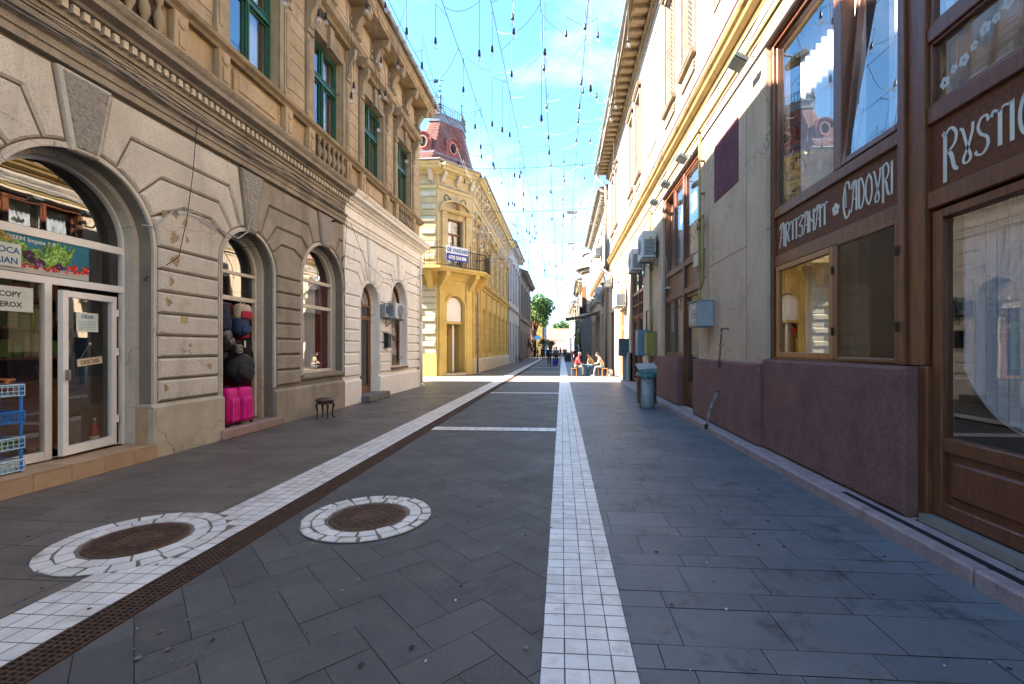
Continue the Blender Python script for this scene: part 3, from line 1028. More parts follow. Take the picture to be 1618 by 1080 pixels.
# door leaf, ajar
dm = FL @ Matrix.Translation((6.07, -.42, 0)) @ Matrix.Rotation(R(-9), 4, 'Z')
f = MB(dm); a, b = -.82, 0
f.box(a, a + .075, -.03, .03, .25, 2.33); f.box(b - .075, b, -.03, .03, .25, 2.33); f.box(a + .075, b - .075, -.03, .03, .25, .36); f.box(a + .075, b - .075, -.03, .03, 2.25, 2.33)
for z in (.55, 1.5, 2.05): f.tube([(0.01, .035, z), (.01, .035, z + .1)], .014, n=6)
dl = f.build('door', whitepvc, LB, )
p = MB(dm); qp(p, a + .075, b - .075, 0, .36, 2.25); p.build('pane', G_shop, dl)
f = MB(dm); f.box(a + .03, a + .05, .03, .08, 1.2, 1.33); f.build('handle', zinc, dl)
st = F_(); st.box(3.72, 6.22, -.42, .12, 0, .1); 
y = 3.75
st = F_(); st.box(4.24, 6.21, -.5, .08, 0, .19); y = 4.26
while y < 6.2: st.box(y, min(y + .4, 6.21) - .006, .08, .1, 0.005, .185); st.box(y, min(y + .4, 6.21) - .006, -.36, .1, .19, .21); y += .4
st.build('doorstep', tan_tile, LB)
jb = F_(); jb.box(6.19, 6.24, -.36, -.04, .2, .75); jb.build('jamb_tile', tan_tile, LB)
# blank shutters in the arches behind the viewer
f = F_()
for A in ARC[:4]:
    c, r, sp, z0, _ = A
    f.prism(arch(c, r - .06, sp, z0 + .01, 20), -.46, -.4)
f.build('shutter', browndoor, LB)

# A2: bag shop doorway
c, r, sp = 8.33, .65, 3.1
f = F_(); arc_frame(f, c, r, sp, .2, .055, -.4, -.33)
f.box(c - r + .055, c + r - .055, -.39, -.33, 3.02, 3.08); f.box(c - r + .055, c + r - .055, -.39, -.32, 2.52, 2.6)
sw = f.build('shop_doorway', creamwood, LB)
p = F_()
P = [(c - .595, 3.08), (c - .595, 3.1)] + [(c - .595 * math.cos(PI * k / 18), sp + .595 * math.sin(PI * k / 18)) for k in range(1, 18)] + [(c + .595, 3.1), (c + .595, 3.08)]
vs = [(a, -.36, b) for a, b in P]; vs.append((c, -.36, 3.3))
p.add(vs, [(i, (i + 1) % len(P), len(P)) for i in range(len(P))])
qp(p, c - .595, c + .595, -.36, 2.6, 3.02); p.build('pane', G_shop, sw)
st = F_(); st.box(7.5, 9.2, -.42, .12, 0, .17, bev=.015); st.build('doorstep', redstone, LB)
st = MB(); st.box(-7.35, -6.36, 9.0, 9.04, .17, 2.5); st.box(-7.35, -6.36, 7.72, 9.0, .1, .17); st.box(-7.38, -7.34, 7.72, 9.0, 2.55, 5); st.build('red_interior', redwall, LB)

# A3: big arched display window
c, r, sp = 11.08, .9, 3.2
f = F_(); arc_frame(f, c, r, sp, .99, .065, -.36, -.28)
f.box(c - r + .065, c + r - .065, -.35, -.29, .99, 1.07); f.box(c - r + .065, c + r - .065, -.35, -.28, 3.24, 3.32); f.box(c - r + .065, c + r - .065, -.35, -.28, 2.6, 2.68)
sw = f.build('shop_window', creamwood, LB)
p = F_()
P = [(c - .83, 3.32)] + [(c - .835 * math.cos(a), sp + .835 * math.sin(a)) for a in [R(9) + (PI - 2 * R(9)) * k / 20 for k in range(21)]]
vs = [(a, -.32, b) for a, b in P]; vs.append((c, -.32, 3.6))
p.add(vs, [(i, (i + 1) % len(P), len(P)) for i in range(len(P))])
qp(p, c - .835, c + .835, -.32, 2.68, 3.24); qp(p, c - .835, c + .835, -.32, 1.07, 2.6)
p.build('pane', glass('display_glass', (.92, .93, .93), ior=2.3, wave=.08), sw)
cu = F_(); n = 40; vs = []
for k in range(n + 1):
    y = c - .8 + 1.35 * k / n; wv = -.6 + .03 * math.sin(k * 1.3)
    vs += [(y, wv, 1.0), (y, wv, 4.0)]
cu.add(vs, [(2 * k, 2 * k + 1, 2 * k + 3, 2 * k + 2) for k in range(n)])
cu.build('curtain', curtain, sw)
st = MB(); st.box(-7.0, -6.33, 12.0, 12.03, .9, 4.2); st.build('red_interior', redwall, LB)
F_().sweep([(-.42, .88), (.02, .88), (.04, .93), (.04, .985), (-.42, 1.0)], c - .98, c + .98).build('window_sill', stone_b, LB)

# W1: brown glazed door, W2: brown window
def lace_rings(mb, c, zc, rr, w):
    for q in (.3, .5, .7, .9):
        n = int(6 + q * 18)
        for k in range(n + 1):
            a = PI * k / n
            x, z = c + rr * q * math.cos(a), zc + rr * q * math.sin(a)
            for j in range(6):
                a0, a1 = 2 * PI * j / 6, 2 * PI * (j + 1) / 6; s2 = rr * .085
                P = [(x + s2 * math.cos(a0), z + s2 * math.sin(a0)), (x + s2 * math.cos(a1), z + s2 * math.sin(a1)), (x + s2 * .55 * math.cos(a1), z + s2 * .55 * math.sin(a1)), (x + s2 * .55 * math.cos(a0), z + s2 * .55 * math.sin(a0))]
                mb.add([(a_, w, b_) for a_, b_ in P], [(0, 1, 2, 3)])
c, r, sp = 13.82, .61, 2.95
f = F_(); arc_frame(f, c, r, sp, .2, .07, -.36, -.26)
f.box(c - r + .07, c + r - .07, -.35, -.26, 2.9, 2.98); f.box(c - r + .07, c + r - .07, -.35, -.25, 2.5, 2.62)
f.box(c - r + .07, c + r - .07, -.35, -.26, .2, .42); f.box(c - r + .07, c - r + .16, -.34, -.27, .42, 2.5); f.box(c + r - .16, c + r - .07, -.34, -.27, .42, 2.5)
do = f.build('door', browndoor, LB)
p = F_(); P = [(c - .54, 2.98)] + [(c - .54 * math.cos(PI * k / 18), sp + .03 + .54 * math.sin(PI * k / 18)) for k in range(1, 18)] + [(c + .54, 2.98)]
vs = [(a, -.31, b) for a, b in P]; vs.append((c, -.31, 3.1)); p.add(vs, [(i, (i + 1) % len(P), len(P)) for i in range(len(P))])
qp(p, c - .54, c + .54, -.31, 2.62, 2.9); qp(p, c - .45, c + .45, -.31, .42, 2.5); p.build('pane', G_shop, do)
l = F_(); lace_rings(l, c, 3.0, .52, -.305); l.build('lace', lace, do)
f = F_(); f.tube([(c - .38, -.25, 1.25), (c - .38, -.19, 1.25), (c - .26, -.19, 1.25)], .012, n=6); f.build('handle', zinc, do)
gn = F_(); gcol = mat('green_sticker', (.02, .42, .22), rough=.6, bump=0)
for (u, z, s2) in ((13.62, 2.25, .12), (13.62, 2.05, .06), (13.62, 1.85, .1), (13.6, 1.95, .06)):
    gn.prism([(u + s2 * math.cos(2 * PI * k / 14), z + s2 * math.sin(2 * PI * k / 14)) for k in range(14)], -.3, -.297)
for k in range(9): gn.box(13.56, 13.72, -.3, -.297, 1.0 + k * .075, 1.05 + k * .075)
gn.build('window_sticker', gcol, do)
st = F_(); st.box(13.1, 14.7, -.3, .3, 0, .2, bev=.02); st.build('doorstep', mat('grey_step_stone', (.17, .165, .155), (.11, .11, .1), scale=6, bump=.3), LB)
c, r, sp = 16.36, .71, 3.25
f = F_(); arc_frame(f, c, r, sp, .96, .07, -.36, -.26)
f.box(c - r + .07, c + r - .07, -.35, -.26, .96, 1.06); f.box(c - r + .07, c + r - .07, -.35, -.25, 2.72, 2.84)
wi = f.build('window', browndoor, LB)
p = F_(); P = [(c - .64, 2.84), (c - .64, 3.25)] + [(c - .64 * math.cos(PI * k / 18), sp + .64 * math.sin(PI * k / 18)) for k in range(1, 18)] + [(c + .64, 3.25), (c + .64, 2.84)]
vs = [(a, -.31, b) for a, b in P]; vs.append((c, -.31, 3.2)); p.add(vs, [(i, (i + 1) % len(P), len(P)) for i in range(len(P))])
qp(p, c - .64, c + .64, -.31, 1.06, 2.72); p.build('pane', G_shop, wi)
l = F_(); lace_rings(l, c, 3.15, .6, -.305); lace_rings(l, c, 1.4, .5, -.303); lace_rings(l, c, 2.1, .4, -.303); l.build('lace', lace, wi)
F_().sweep([(-.3, .86), (.06, .86), (.06, .93), (-.3, .95)], c - .8, c + .8).build('window_sill', browndoor, LB)

# wires clinging to the facade
def wires(name, label, paths, m, rad=.012):
    mb = F_()
    for p in paths: mb.tube(p, rad, n=5, cap=False)
    o = mb.build(name, m); tag(o, label, 'cables'); return o
rw = random.Random(12); P = []
for k in range(7):
    z0 = 5.22 + .03 * k; ph = rw.uniform(0, 6); am = rw.uniform(.01, .05)
    P.append([(y, .13 + .02 * (k % 3) + .02 * math.sin(y + ph), z0 + am * math.sin(y * .9 + ph) + .02 * math.sin(y * 3.1 + ph) - .05 * math.sin(PI * ((y - 1) % 4.2) / 4.2)) for y in [-9 + .4 * i for i in range(53)]])
wires('wall_cable_bundle', 'bundle of sagging black cables strung along the frieze of the left house', P, cable_m, .0065)
P = [[(6.05, .02, 3.35), (6.2, .06, 3.36), (6.5, .1, 3.7), (6.9, .08, 3.78), (7.4, .07, 3.66), (7.9, .07, 3.6), (8.15, .07, 3.78), (8.2, .09, 4.05), (8.3, .09, 4.12)]]
wires('conduit', 'pale bent conduit looping from the shop arch to the keystone of the bag shop', P, cable_w, .012)
P = [[(6.2, -.1, 2.6), (6.6, .08, 3.0), (6.75, .08, 3.6), (6.85, .1, 4.4), (6.9, .12, 5.15)], [(12.0, .05, .9), (12.02, .06, 3.4), (11.96, .06, 3.8), (12.1, .08, 5.1)], [(11.3, .06, 3.62), (11.9, .07, 3.75), (12.2, .06, 3.8)], [(12.3, .08, 5.1), (13.2, .1, 4.2), (14.6, .1, 3.9), (16.2, .1, 4.05), (18.4, .12, 4.6)],
     [(8.2, -.1, 3.5), (8.5, .0, 3.6), (8.8, .02, 3.3), (8.85, 0, 3.0)]]
wires('loose_wires', 'thin loose wires hanging down the left facade between the arches', P, cable_m, .006)

# patches where the pale coat has fallen off the near pier, and the crumbled jamb edge
rp3 = random.Random(15)
def blob(mb, u, z, r_, w_, t=.002):
    ph = [rp3.uniform(0, 6) for _ in range(3)]
    mb.prism([(u + r_ * (1 + .25 * math.sin(2 * q + ph[0]) + .2 * math.sin(3 * q + ph[1]) + .12 * math.sin(7 * q + ph[2])) * math.cos(q), z + r_ * 1.15 * (1 + .2 * math.sin(3 * q + ph[1]) + .15 * math.sin(5 * q + ph[0])) * math.sin(q)) for q in [2 * PI * k / 22 for k in range(22)]], w_, w_ + t)
patch_m = mat('bare_mortar_patch', (.36, .26, .15), (.25, .18, .1), scale=14, rough=.95, bump=.6)
for u, z, r_ in ((6.42, 3.62, .05), (6.62, 3.66, .045), (6.8, 3.58, .05), (6.6, 3.3, .075), (6.84, 3.32, .04), (6.62, 2.95, .07), (6.55, 2.62, .05), (6.5, 2.3, .05), (7.3, 1.3, .04), (6.9, 1.65, .03), (6.45, 1.0, .045), (10.0, 2.9, .05), (9.4, 1.95, .04)):
    m = F_(); blob(m, u, z, r_, .0141); m.build('bare_patch', patch_m, LB)
# ================================================================ RIGHT HOUSE
RB = thing('long_house', (0, 0, 0), 'long pale house on the right with purple brown plinth and mahogany shopfronts', 'building')
FRr = frame((3.05, 0, 0), (0, 1, 0), (-1, 0, 0))
def G_(): return MB(FRr)
beige = mat('beige_ground_render', (.52, .395, .275), (.42, .315, .22), scale=.8, rough=.85, bump=.2, bscale=50, stain=(.30, .225, .16), sscale=1.5, spos=.63, streak=True, crack=(.2, .14, .1), grime=(.27, .2, .145), gpos=.64)
cream = mat('pale_upper_render', (.42, .36, .295), (.3, .255, .205), scale=1.0, rough=.9, bump=.35, bscale=50, stain=(.30, .25, .2), sscale=1.3, spos=.62, streak=True, crack=(.14, .11, .09), grime=(.2, .165, .13), gpos=.62)
pinkb = mat('pink_band_render', (.27, .165, .155), (.2, .125, .12), scale=1.5, rough=.9, bump=.3, stain=(.35, .24, .22), sscale=3, streak=True)
gold = mat('gold_cornice_paint', (.21, .125, .04), (.14, .085, .03), scale=2, rough=.6, bump=.12, stain=(.15, .09, .03), sscale=2.5, spos=.62)
plum = mat('plum_roughcast', (.29, .135, .108), (.2, .095, .08), scale=3, rough=.85, bump=1.0, bscale=150, speck=(.12, .06, .055), spscale=75, grime=(.1, .06, .06), gpos=.66)
plumflat = mat('plum_panel_paint', (.115, .025, .045), (.075, .017, .03), scale=2, rough=.8, bump=.3)
pinkstone = mat('pinkish_kerb_stone', (.34, .25, .25), (.21, .155, .155), scale=7, rough=.6, bump=.4, bscale=120, speck=(.36, .3, .3), spscale=140)
greypl = mat('grey_plinth_render', (.2, .195, .185), (.15, .145, .14), scale=2, rough=.85, bump=.3)
RX = 30.0
tanst = mat('tan_stone_trim', (.24, .185, .13), (.16, .12, .085), scale=3, rough=.9, bump=.3)
holes = [rect(2.15, 7.04, .121, 6.12), rect(10.42, 14.0, .121, 6.1), rect(17.3, 20.5, .121, 5.0), rect(22.2, 24.4, .121, 3.6), rect(26.6, 29.2, .121, 3.8)]
G_().prism(rect(-12, RX, .119, 7.12), -.35, 0, holes=holes).build('wall', beige, RB)
UWr = []
for c in (-9.5, -2.3, 4.9, 12.1, 19.3, 26.5): UWr += [c - .9, c + .95]
NI = [8.5 - 7.2, 8.5, 15.7, 22.75]
hl = [rect(u - .5, u + .5, 8.5, 11.6) for u in UWr] 
G_().prism(rect(-12, RX, 7.12, 12.55), -.35, -.001, holes=hl).build('upper_wall', cream, RB)
G_().box(-12, RX, -.001, .03, 7.12, 7.55).build('pink_band', pinkb, RB)
G_().sweep([(0, 7.551), (.05, 7.56), (.07, 7.6), (.05, 7.63), (0, 7.64)], -12, RX).build('string_course', pinkb, RB)
G_().sweep([(-.01, 6.74), (.05, 6.74), (.07, 6.8), (.1, 6.81), (.17, 6.88), (.18, 6.96), (.22, 7.0), (.24, 7.06), (.24, 7.09), (-.01, 7.115)], -12, 47).build('gold_cornice', gold, RB)
# cables under the cornice, gas pipe
P = []; rw = random.Random(5)
for k in range(8):
    z0 = 6.36 + .045 * k; ph = rw.uniform(0, 6)
    P.append([(y, .05 + .018 * (k % 2), z0 + .014 * math.sin(y * 1.3 + ph) + .01 * math.sin(y * 4 + ph)) for y in [-11 + .5 * i for i in range(86)]])
mb = G_()
for p in P: mb.tube(p, .013, n=5, cap=False)
tag(mb.build('wall_cable_bundle', cable_w), 'parallel grey cables running under the gold cornice of the right house', 'cables')
olive = mat('yellow_gas_pipe_paint', (.27, .2, .06), (.2, .145, .045), scale=5, rough=.45, bump=.05)
mb = G_(); mb.smooth = True
mb.tube([(-11, .14, 6.24), (9.9, .14, 6.24), (17, .14, 6.24), (29, .14, 6.26)], .035, n=8)
mb.tube([(9.98, .1, 6.24), (9.98, .1, 3.4), (9.98, .1, 2.85), (9.9, .13, 2.8), (9.8, .14, 2.62)], .028, n=8)
mb.tube([(9.8, .1, 4.35), (9.8, .1, 3.0), (9.85, .13, 2.85)], .028, n=8)
mb.tube([(9.98, .1, 4.35), (9.8, .1, 4.38)], .04, n=8)
mb.box(9.93, 10.03, .05, .16, 4.15, 4.3)
for z in (5.6, 4.9, 3.7, 3.1): mb.box(9.94, 10.02, 0, .09, z, z + .03)
tag(mb.build('gas_pipe', olive), 'olive yellow gas pipe along the right wall dropping beside the plum square', 'pipe')
mb = G_(); mb.box(-12, RX, -.0, .012, 6.1, 6.17)
# plum square, plinths, kerb step
G_().box(8.1, 9.32, 0, .012, 4.5, 5.62).build('plum_square', plumflat, RB)
gl = G_()
for u in (7.75, 9.7): gl.box(u, u + .012, .0, .003, 1.4, 6.2)
for z in (3.28,): gl.box(7.76, 9.7, .0, .0032, z, z + .014)
gl.build('wall_joint', mat('render_joint', (.22, .16, .11), rough=.9), RB)
G_().prism(inset(rect(4.2, 7.035, .13, 1.44), 0), -.12, .07, ch=.03).build('plinth', plum, RB)
G_().prism(rect(7.036, 10.44, .13, 1.37), -.1, .12, ch=.025).build('plinth', plum, RB)
G_().prism(rect(11.95, 15.9, .13, 1.37), -.12, .08, ch=.025).build('plinth', plum, RB)
G_().prism(rect(20.5, 22.1, .13, 1.4), -.1, .1, ch=.02).build('plinth', greypl, RB)
G_().prism(rect(-12, 2.1, .13, 1.4), -.1, .08, ch=.02).build('plinth', plum, RB)
G_().box(15.91, 17.2, -.01, .05, .12, 1.0).build('plinth', beige, RB)
kb = MB(); y = -3; rk = random.Random(8)
while y < 22:
    l = rk.uniform(1.0, 1.6)
    kb.box(2.76, 3.32, y + .004, min(y + l, 22), -.05, .12, bev=.018); y += l
o = kb.build('kerb_step', pinkstone); o['kind'] = 'structure'; o['label'] = 'kerb step'
ks = MB(); ks.box(2.87, 2.93, 1.5, 4.9, .1205, .1235); ks.box(3.04, 3.1, 1.5, 4.15, .1205, .1235)
tag(ks.build('antislip_strip', mat('antislip_black', (.012, .012, .014), rough=.95, bump=.6, bscale=400)), 'two black non slip strips on the pinkish kerb step before the glazed door', 'strips')
# upper windows with mesh grilles
mesh_m = mat('wire_mesh', (.16, .15, .13), rough=.6, bump=0, metal=.3)
fr_wood = mat('faded_window_frame', (.5, .27, .12), (.36, .19, .09), rough=.6)
for u in UWr:
    f = G_()
    f.box(u - .5, u - .42, -.25, -.18, 8.52, 11.58); f.box(u + .42, u + .5, -.25, -.18, 8.52, 11.58)
    f.box(u - .42, u + .42, -.25, -.18, 8.52, 8.6); f.box(u - .42, u + .42, -.25, -.18, 11.5, 11.58); f.box(u - .42, u + .42, -.25, -.17, 10.5, 10.58); f.box(u - .03, u + .03, -.25, -.18, 8.6, 10.5)
    o = f.build('window', fr_wood, RB)
    p = G_(); p.quad((u - .42, -.22, 8.6), (u + .42, -.22, 8.6), (u + .42, -.22, 11.5), (u - .42, -.22, 11.5)); p.build('pane', G_shop, o)
    if u > 6:
        f = G_()
        for k in range(-9, 26):
            a = k * .13
            for s in (1, -1):
                x0, x1 = -.42, .42; z0 = 8.6 + a; z1 = z0 + .84
                if s < 0: z0, z1 = z1, z0
                lo_, hi_ = 8.6, 11.5
                def clip(x0, z0, x1, z1):
                    t0, t1 = 0, 1
                    dz = z1 - z0
                    ta, tb = (lo_ - z0) / dz, (hi_ - z0) / dz
                    if ta > tb: ta, tb = tb, ta
                    t0, t1 = max(0, ta), min(1, tb)
                    return None if t0 >= t1 else (x0 + (x1 - x0) * t0, z0 + dz * t0, x0 + (x1 - x0) * t1, z0 + dz * t1)
                q = clip(x0, z0, x1, z1)
                if q: f.tube([(u + q[0], -.1, q[1]), (u + q[2], -.1, q[3])], .01, n=4, cap=False)
        f.build('grille', mesh_m, o)
    f = G_(); 
    for a, b in ((u - .62, u - .51), (u + .51, u + .62)): f.box(a, b, 0, .05, 8.45, 11.75)
    f.box(u - .62, u + .62, 0, .05, 11.62, 11.75); f.sweep([(0, 11.75), (.1, 11.76), (.16, 11.82), (.16, 11.86), (0, 11.9)], u - .68, u + .68)
    f.sweep([(0, 8.32), (.1, 8.34), (.14, 8.4), (.14, 8.45), (0, 8.46)], u - .66, u + .66)
    for k in range(3): f.box(u - .55, u + .55, 0, .05 - .005 * k, 8.0 + k * .09, 8.05 + k * .09)
    f.build('window_surround', tanst, RB)
for u in NI:
    f = G_(); P_ = rect(u - .85, u + .85, 8.3, 11.9)
    f.prism(P_ + inset(P_, .07)[::-1], 0, .03)
    f.build('blind_niche', tanst, RB)
    f = G_(); n = 0
    z = 8.4
    while z < 10.9:
        x = u - .76 + (.08 if n % 2 else 0)
        while x < u + .7: f.box(x, x + .075, 0, .012, z, z + .075); x += .16
        z += .09; n += 1
    f.build('brick_lattice', tanst, RB)
    G_().box(u - .76, u + .76, 0, .01, 10.95, 11.8).build('niche_panel', pinkb, RB)
# eaves
G_().sweep([(-.35, 12.551), (.05, 12.551), (.08, 12.62), (.1, 12.72), (.16, 12.75), (.16, 12.9), (-.35, 12.9)], -12, RX).build('eaves_frieze', cream, RB)
rope = G_(); y = -11.9
while y < RX - .1: rope.box(y, y + .06, .1, .19, 12.6, 12.7); y += .11
rope.build('dentils', soffit, RB)
y = -11.8
md_ = G_()
while y < RX - .2:
    if y > 1: md_ = G_()
    md_.box(y, y + .22, .16, .66, 12.76, 12.9, bev=.015)
    if y > 1 or y + .55 > 1: md_.build('modillion', ochre2, RB)
    y += .55
G_().sweep([(-.35, 12.901), (.72, 12.901), (.74, 12.96), (.82, 13.0), (.82, 13.04), (-.35, 13.1)], -12, RX).build('eaves_cornice', soffit, RB)
gu = G_(); gu.smooth = True; gu.tube([(-12, .9, 12.98), (RX, .9, 12.98)], .08, n=10); gu.smooth = False
y = 2
while y < RX:
    gu.tube([(y, .85, 13.05), (y, 1.0, 13.1), (y, 1.12, 13.0), (y, 1.1, 12.93)], .014, n=4); y += .95
gu.build('gutter', zinc, RB)
ro_ = G_(); ro_.add([(-12, .82, 13.11), (RX, .82, 13.11), (RX, -6, 15.8), (-12, -6, 15.8), (RX, -13, 13.11), (-12, -13, 13.11)], [(0, 1, 2, 3), (3, 2, 4, 5)]); ro_.build('roof', bpy.data.materials['clay_roof'], RB)
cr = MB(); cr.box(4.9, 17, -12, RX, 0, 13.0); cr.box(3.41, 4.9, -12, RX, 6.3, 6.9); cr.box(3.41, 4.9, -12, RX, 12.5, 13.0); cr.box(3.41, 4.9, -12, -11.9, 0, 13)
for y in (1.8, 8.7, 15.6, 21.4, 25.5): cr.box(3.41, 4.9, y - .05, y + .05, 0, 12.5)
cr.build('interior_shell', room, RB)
dp = G_(); dp.smooth = True; dp.tube([(30.0, .85, 12.9), (30.0, .2, 12.2), (30.0, .16, 11.8), (30.0, .16, .1)], .09, n=10)
for z in (2, 4.5, 7.9, 10): dp.tube([(30, .16, z), (30, .16, z + .05)], .11, n=10)
dp.build('downpipe', zinc, RB)

# ---- mahogany shopfronts
def jframe(mb, u0, u1, z0, z1, t, w0, w1):
    mb.box(u0, u0 + t, w0, w1, z0, z1, bev=.006); mb.box(u1 - t, u1, w0, w1, z0, z1, bev=.006)
    mb.box(u0 + t, u1 - t, w0, w1, z0, z0 + t, bev=.006); mb.box(u0 + t, u1 - t, w0, w1, z1 - t, z1, bev=.006)
def gq(mb, a, b, w_, z0, z1): mb.quad((a, w_, z0), (a, w_, z1), (b, w_, z1), (b, w_, z0))
SF = thing('shopfront', (3.05, 4.5, .12), 'tall mahogany shopfront with two white lettered fascia boards and tilted upper window', 'shopfront')
SFM = Matrix.Translation((-3.05, -4.5, -.12)) @ FRr
def S_(): return MB(SFM)
fb = S_()
fb.box(6.94, 7.035, -.24, -.06, 1.44, 6.11, bev=.006)           # outer post
fb.box(4.13, 4.40, -.24, -.05, 1.445, 6.11, bev=.01); fb.box(4.1, 4.2, -.24, -.05, .13, 1.445, bev=.01)
fb.box(4.4, 6.94, -.22, -.07, 3.5, 3.63, bev=.01)
fb.box(4.4, 6.94, -.23, -.08, 2.79, 2.95, bev=.01)
fb.box(4.4, 6.94, -.23, -.06, 6.03, 6.11); fb.box(4.4, 6.94, -.22, -.06, 1.445, 1.47)
fb.box(5.32, 5.48, -.22, -.07, 3.63, 6.03, bev=.01); fb.box(5.37, 5.5, -.22, -.07, 1.47, 2.79, bev=.01)
fb.box(4.32, 4.4, -.05, -.02, 1.45, 6.1, bev=.005)
fb.box(2.2, 4.13, -.22, -.07, 3.5, 3.65, bev=.01); fb.box(2.2, 4.13, -.22, -.07, 4.2, 4.33, bev=.01); fb.box(2.2, 4.13, -.22, -.07, 2.78, 2.93, bev=.01)
fb.box(2.2, 4.13, -.23, -.06, 6.03, 6.11); fb.box(2.15, 2.2, -.24, -.06, .13, 6.11); 
fb.build('joinery', mahog, SF)
def sash(u0, u1, z0, z1, w_, name, m, tilt=0, t=.07, cur=None, tint=None, gl=None):
    M0 = SFM @ Matrix.Translation((0, w_, z0)) @ Matrix.Rotation(R(tilt), 4, 'X')
    mb = MB(M0); H = z1 - z0
    mb.box(u0, u0 + t, -.04, .03, 0, H, bev=.008); mb.box(u1 - t, u1, -.04, .03, 0, H, bev=.008)
    mb.box(u0 + t, u1 - t, -.04, .03, 0, t, bev=.008); mb.box(u0 + t, u1 - t, -.04, .03, H - t, H, bev=.008)
    o = mb.build(name, m, SF)
    p = MB(M0); gq(p, u0 + t, u1 - t, 0, t, H - t); p.build('pane', gl or G_big, o)
    return o
s1 = sash(5.48, 6.94, 3.63, 6.03, -.13, 'window', mahog, t=.035)
s2 = sash(4.42, 5.33, 3.64, 6.0, -.1, 'tilted_window', mahog, tilt=5, t=.07)
s3 = sash(5.5, 6.9, 1.47, 2.79, -.11, 'window', orangewood, t=.075)
s4 = sash(4.41, 5.37, 1.46, 2.79, -.06, 'screened_window', mahog, t=.045)
scr = S_(); scr.quad((4.455, -.04, 1.505), (4.455, -.04, 2.745), (5.325, -.04, 2.745), (5.325, -.04, 1.505))
mscr = glass('insect_screen', (.2, .2, .21), ior=1.25, rough=.35); scr.build('insect_screen', mscr, s4)
s5 = sash(2.2, 4.13, 4.33, 6.03, -.12, 'window', mahog, t=.04); s6 = sash(2.2, 4.13, 3.65, 4.2, -.12, 'window', mahog, t=.03)
hg = S_()
for z in (1.75, 2.45): hg.tube([(4.4, -.01, z), (4.4, -.01, z + .09)], .014, n=6); hg.tube([(5.48, -.06, z), (5.48, -.06, z + .09)], .012, n=6)
hg.build('hinges', iron_dark, SF)
# curtains behind
def drape(par, u0, u1, w_, z0, z1, m=curtain, fold=.03, nf=5.5, bottom=None):
    mb = S_(); n = int((u1 - u0) * 40) + 2; vs = []
    for k in range(n + 1):
        u = u0 + (u1 - u0) * k / n
        zb = z0 if bottom is None else bottom(u)
        wv = w_ + fold * math.sin(k * 2 * PI / nf)
        vs += [(u, wv, zb), (u, wv, z1)]
    mb.add(vs, [(2 * k, 2 * k + 1, 2 * k + 3, 2 * k + 2) for k in range(n)])
    mb.build('curtain', m, par)
sheer, t_, b_s = _nt('sheer_curtain')
b_s.inputs['Base Color'].default_value = (.75, .76, .78, 1); b_s.inputs['Roughness'].default_value = .9; b_s.inputs['Alpha'].default_value = .8
drape(s1, 5.5, 6.92, -.45, 3.4, 6.1, sheer); drape(s2, 4.2, 5.4, -.65, 3.4, 6.1, sheer); drape(s5, 2.2, 4.12, -.4, 4.3, 6.1, sheer, nf=9); drape(s6, 2.2, 4.12, -.38, 3.6, 4.3, sheer, nf=9)
drape(s3, 5.5, 6.9, -.5, 1.4, 2.85, sheer, nf=6)
# lettered boards
sb = S_(); sb.box(4.4, 6.94, -.2, -.1, 2.95, 3.5); sb.box(2.2, 4.13, -.2, -.1, 2.93, 3.5); 
mboard = mat('fascia_board_brown', (.15, .052, .02), (.085, .028, .012), scale=3, rough=.6, bump=.08, stretch=(.6, 9, 9), spec=.2)
board = sb.build('fascia_board', mboard, SF)
LET = {
 'A': [([(0, -.02), (.1, .3), (.2, .72), (.3, .97)], .07), ([(.08, .9), (.2, 1.02), (.42, .98), (.45, .6), (.45, 0)], .12), ([(.1, .42), (.45, .42)], .06), ([(0, .82), (.08, .9)], .1)],
 'R': [([(.1, -.18), (.1, .9), (.02, 1.0)], .12), ([(.1, .92), (.3, 1.04), (.48, .86), (.42, .62), (.16, .5)], .09), ([(.2, .52), (.32, .4), (.42, .1), (.56, .02)], .12)],
 'T': [([(.3, 0), (.3, .95)], .12), ([(.0, .84), (.08, .98), (.25, .9), (.45, .98), (.6, .94)], .08)],
 'I': [([(.1, -.02), (.1, 1.0)], .12), ([(.0, .98), (.18, 1.0)], .06)],
 'Z': [([(.02, .88), (.15, .98), (.5, .96), (.15, .55), (.4, .5), (.46, .25), (.3, .0), (.05, .1)], .09)],
 'N': [([(.06, 0), (.06, 1)], .12), ([(.06, .72), (.25, .5), (.46, .4)], .08), ([(.46, -.02), (.46, 1)], .12)],
 'C': [([(.5, .78), (.42, .98), (.22, .98), (.08, .65), (.08, .3), (.22, .02), (.42, .05), (.52, .2)], .1), ([(.2, .98), (.24, .6), (.24, .3)], .05)],
 'D': [([(.1, .98), (.1, .02)], .12), ([(.0, .98), (.3, .98), (.5, .6), (.48, .3), (.3, .02), (.1, .02)], .09)],
 'O': [([(.28, 1.0), (.08, .75), (.06, .3), (.28, .0), (.5, .3), (.48, .75), (.28, 1.0)], .09)],
 'U': [([(.0, .98), (.12, .9), (.3, .4), (.44, .1), (.34, -.04), (.18, -.02), (.16, .12), (.32, .35), (.5, .75), (.52, 1.0)], .09)],
 'S': [([(.48, .8), (.4, .98), (.2, .95), (.1, .75), (.2, .55), (.42, .4), (.46, .18), (.28, .0), (.06, .04), (.0, .14)], .09)],
}
ADV = {'A': .56, 'R': .6, 'T': .6, 'I': .28, 'Z': .56, 'N': .6, 'C': .6, 'D': .6, 'O': .6, 'U': .62, 'S': .58}
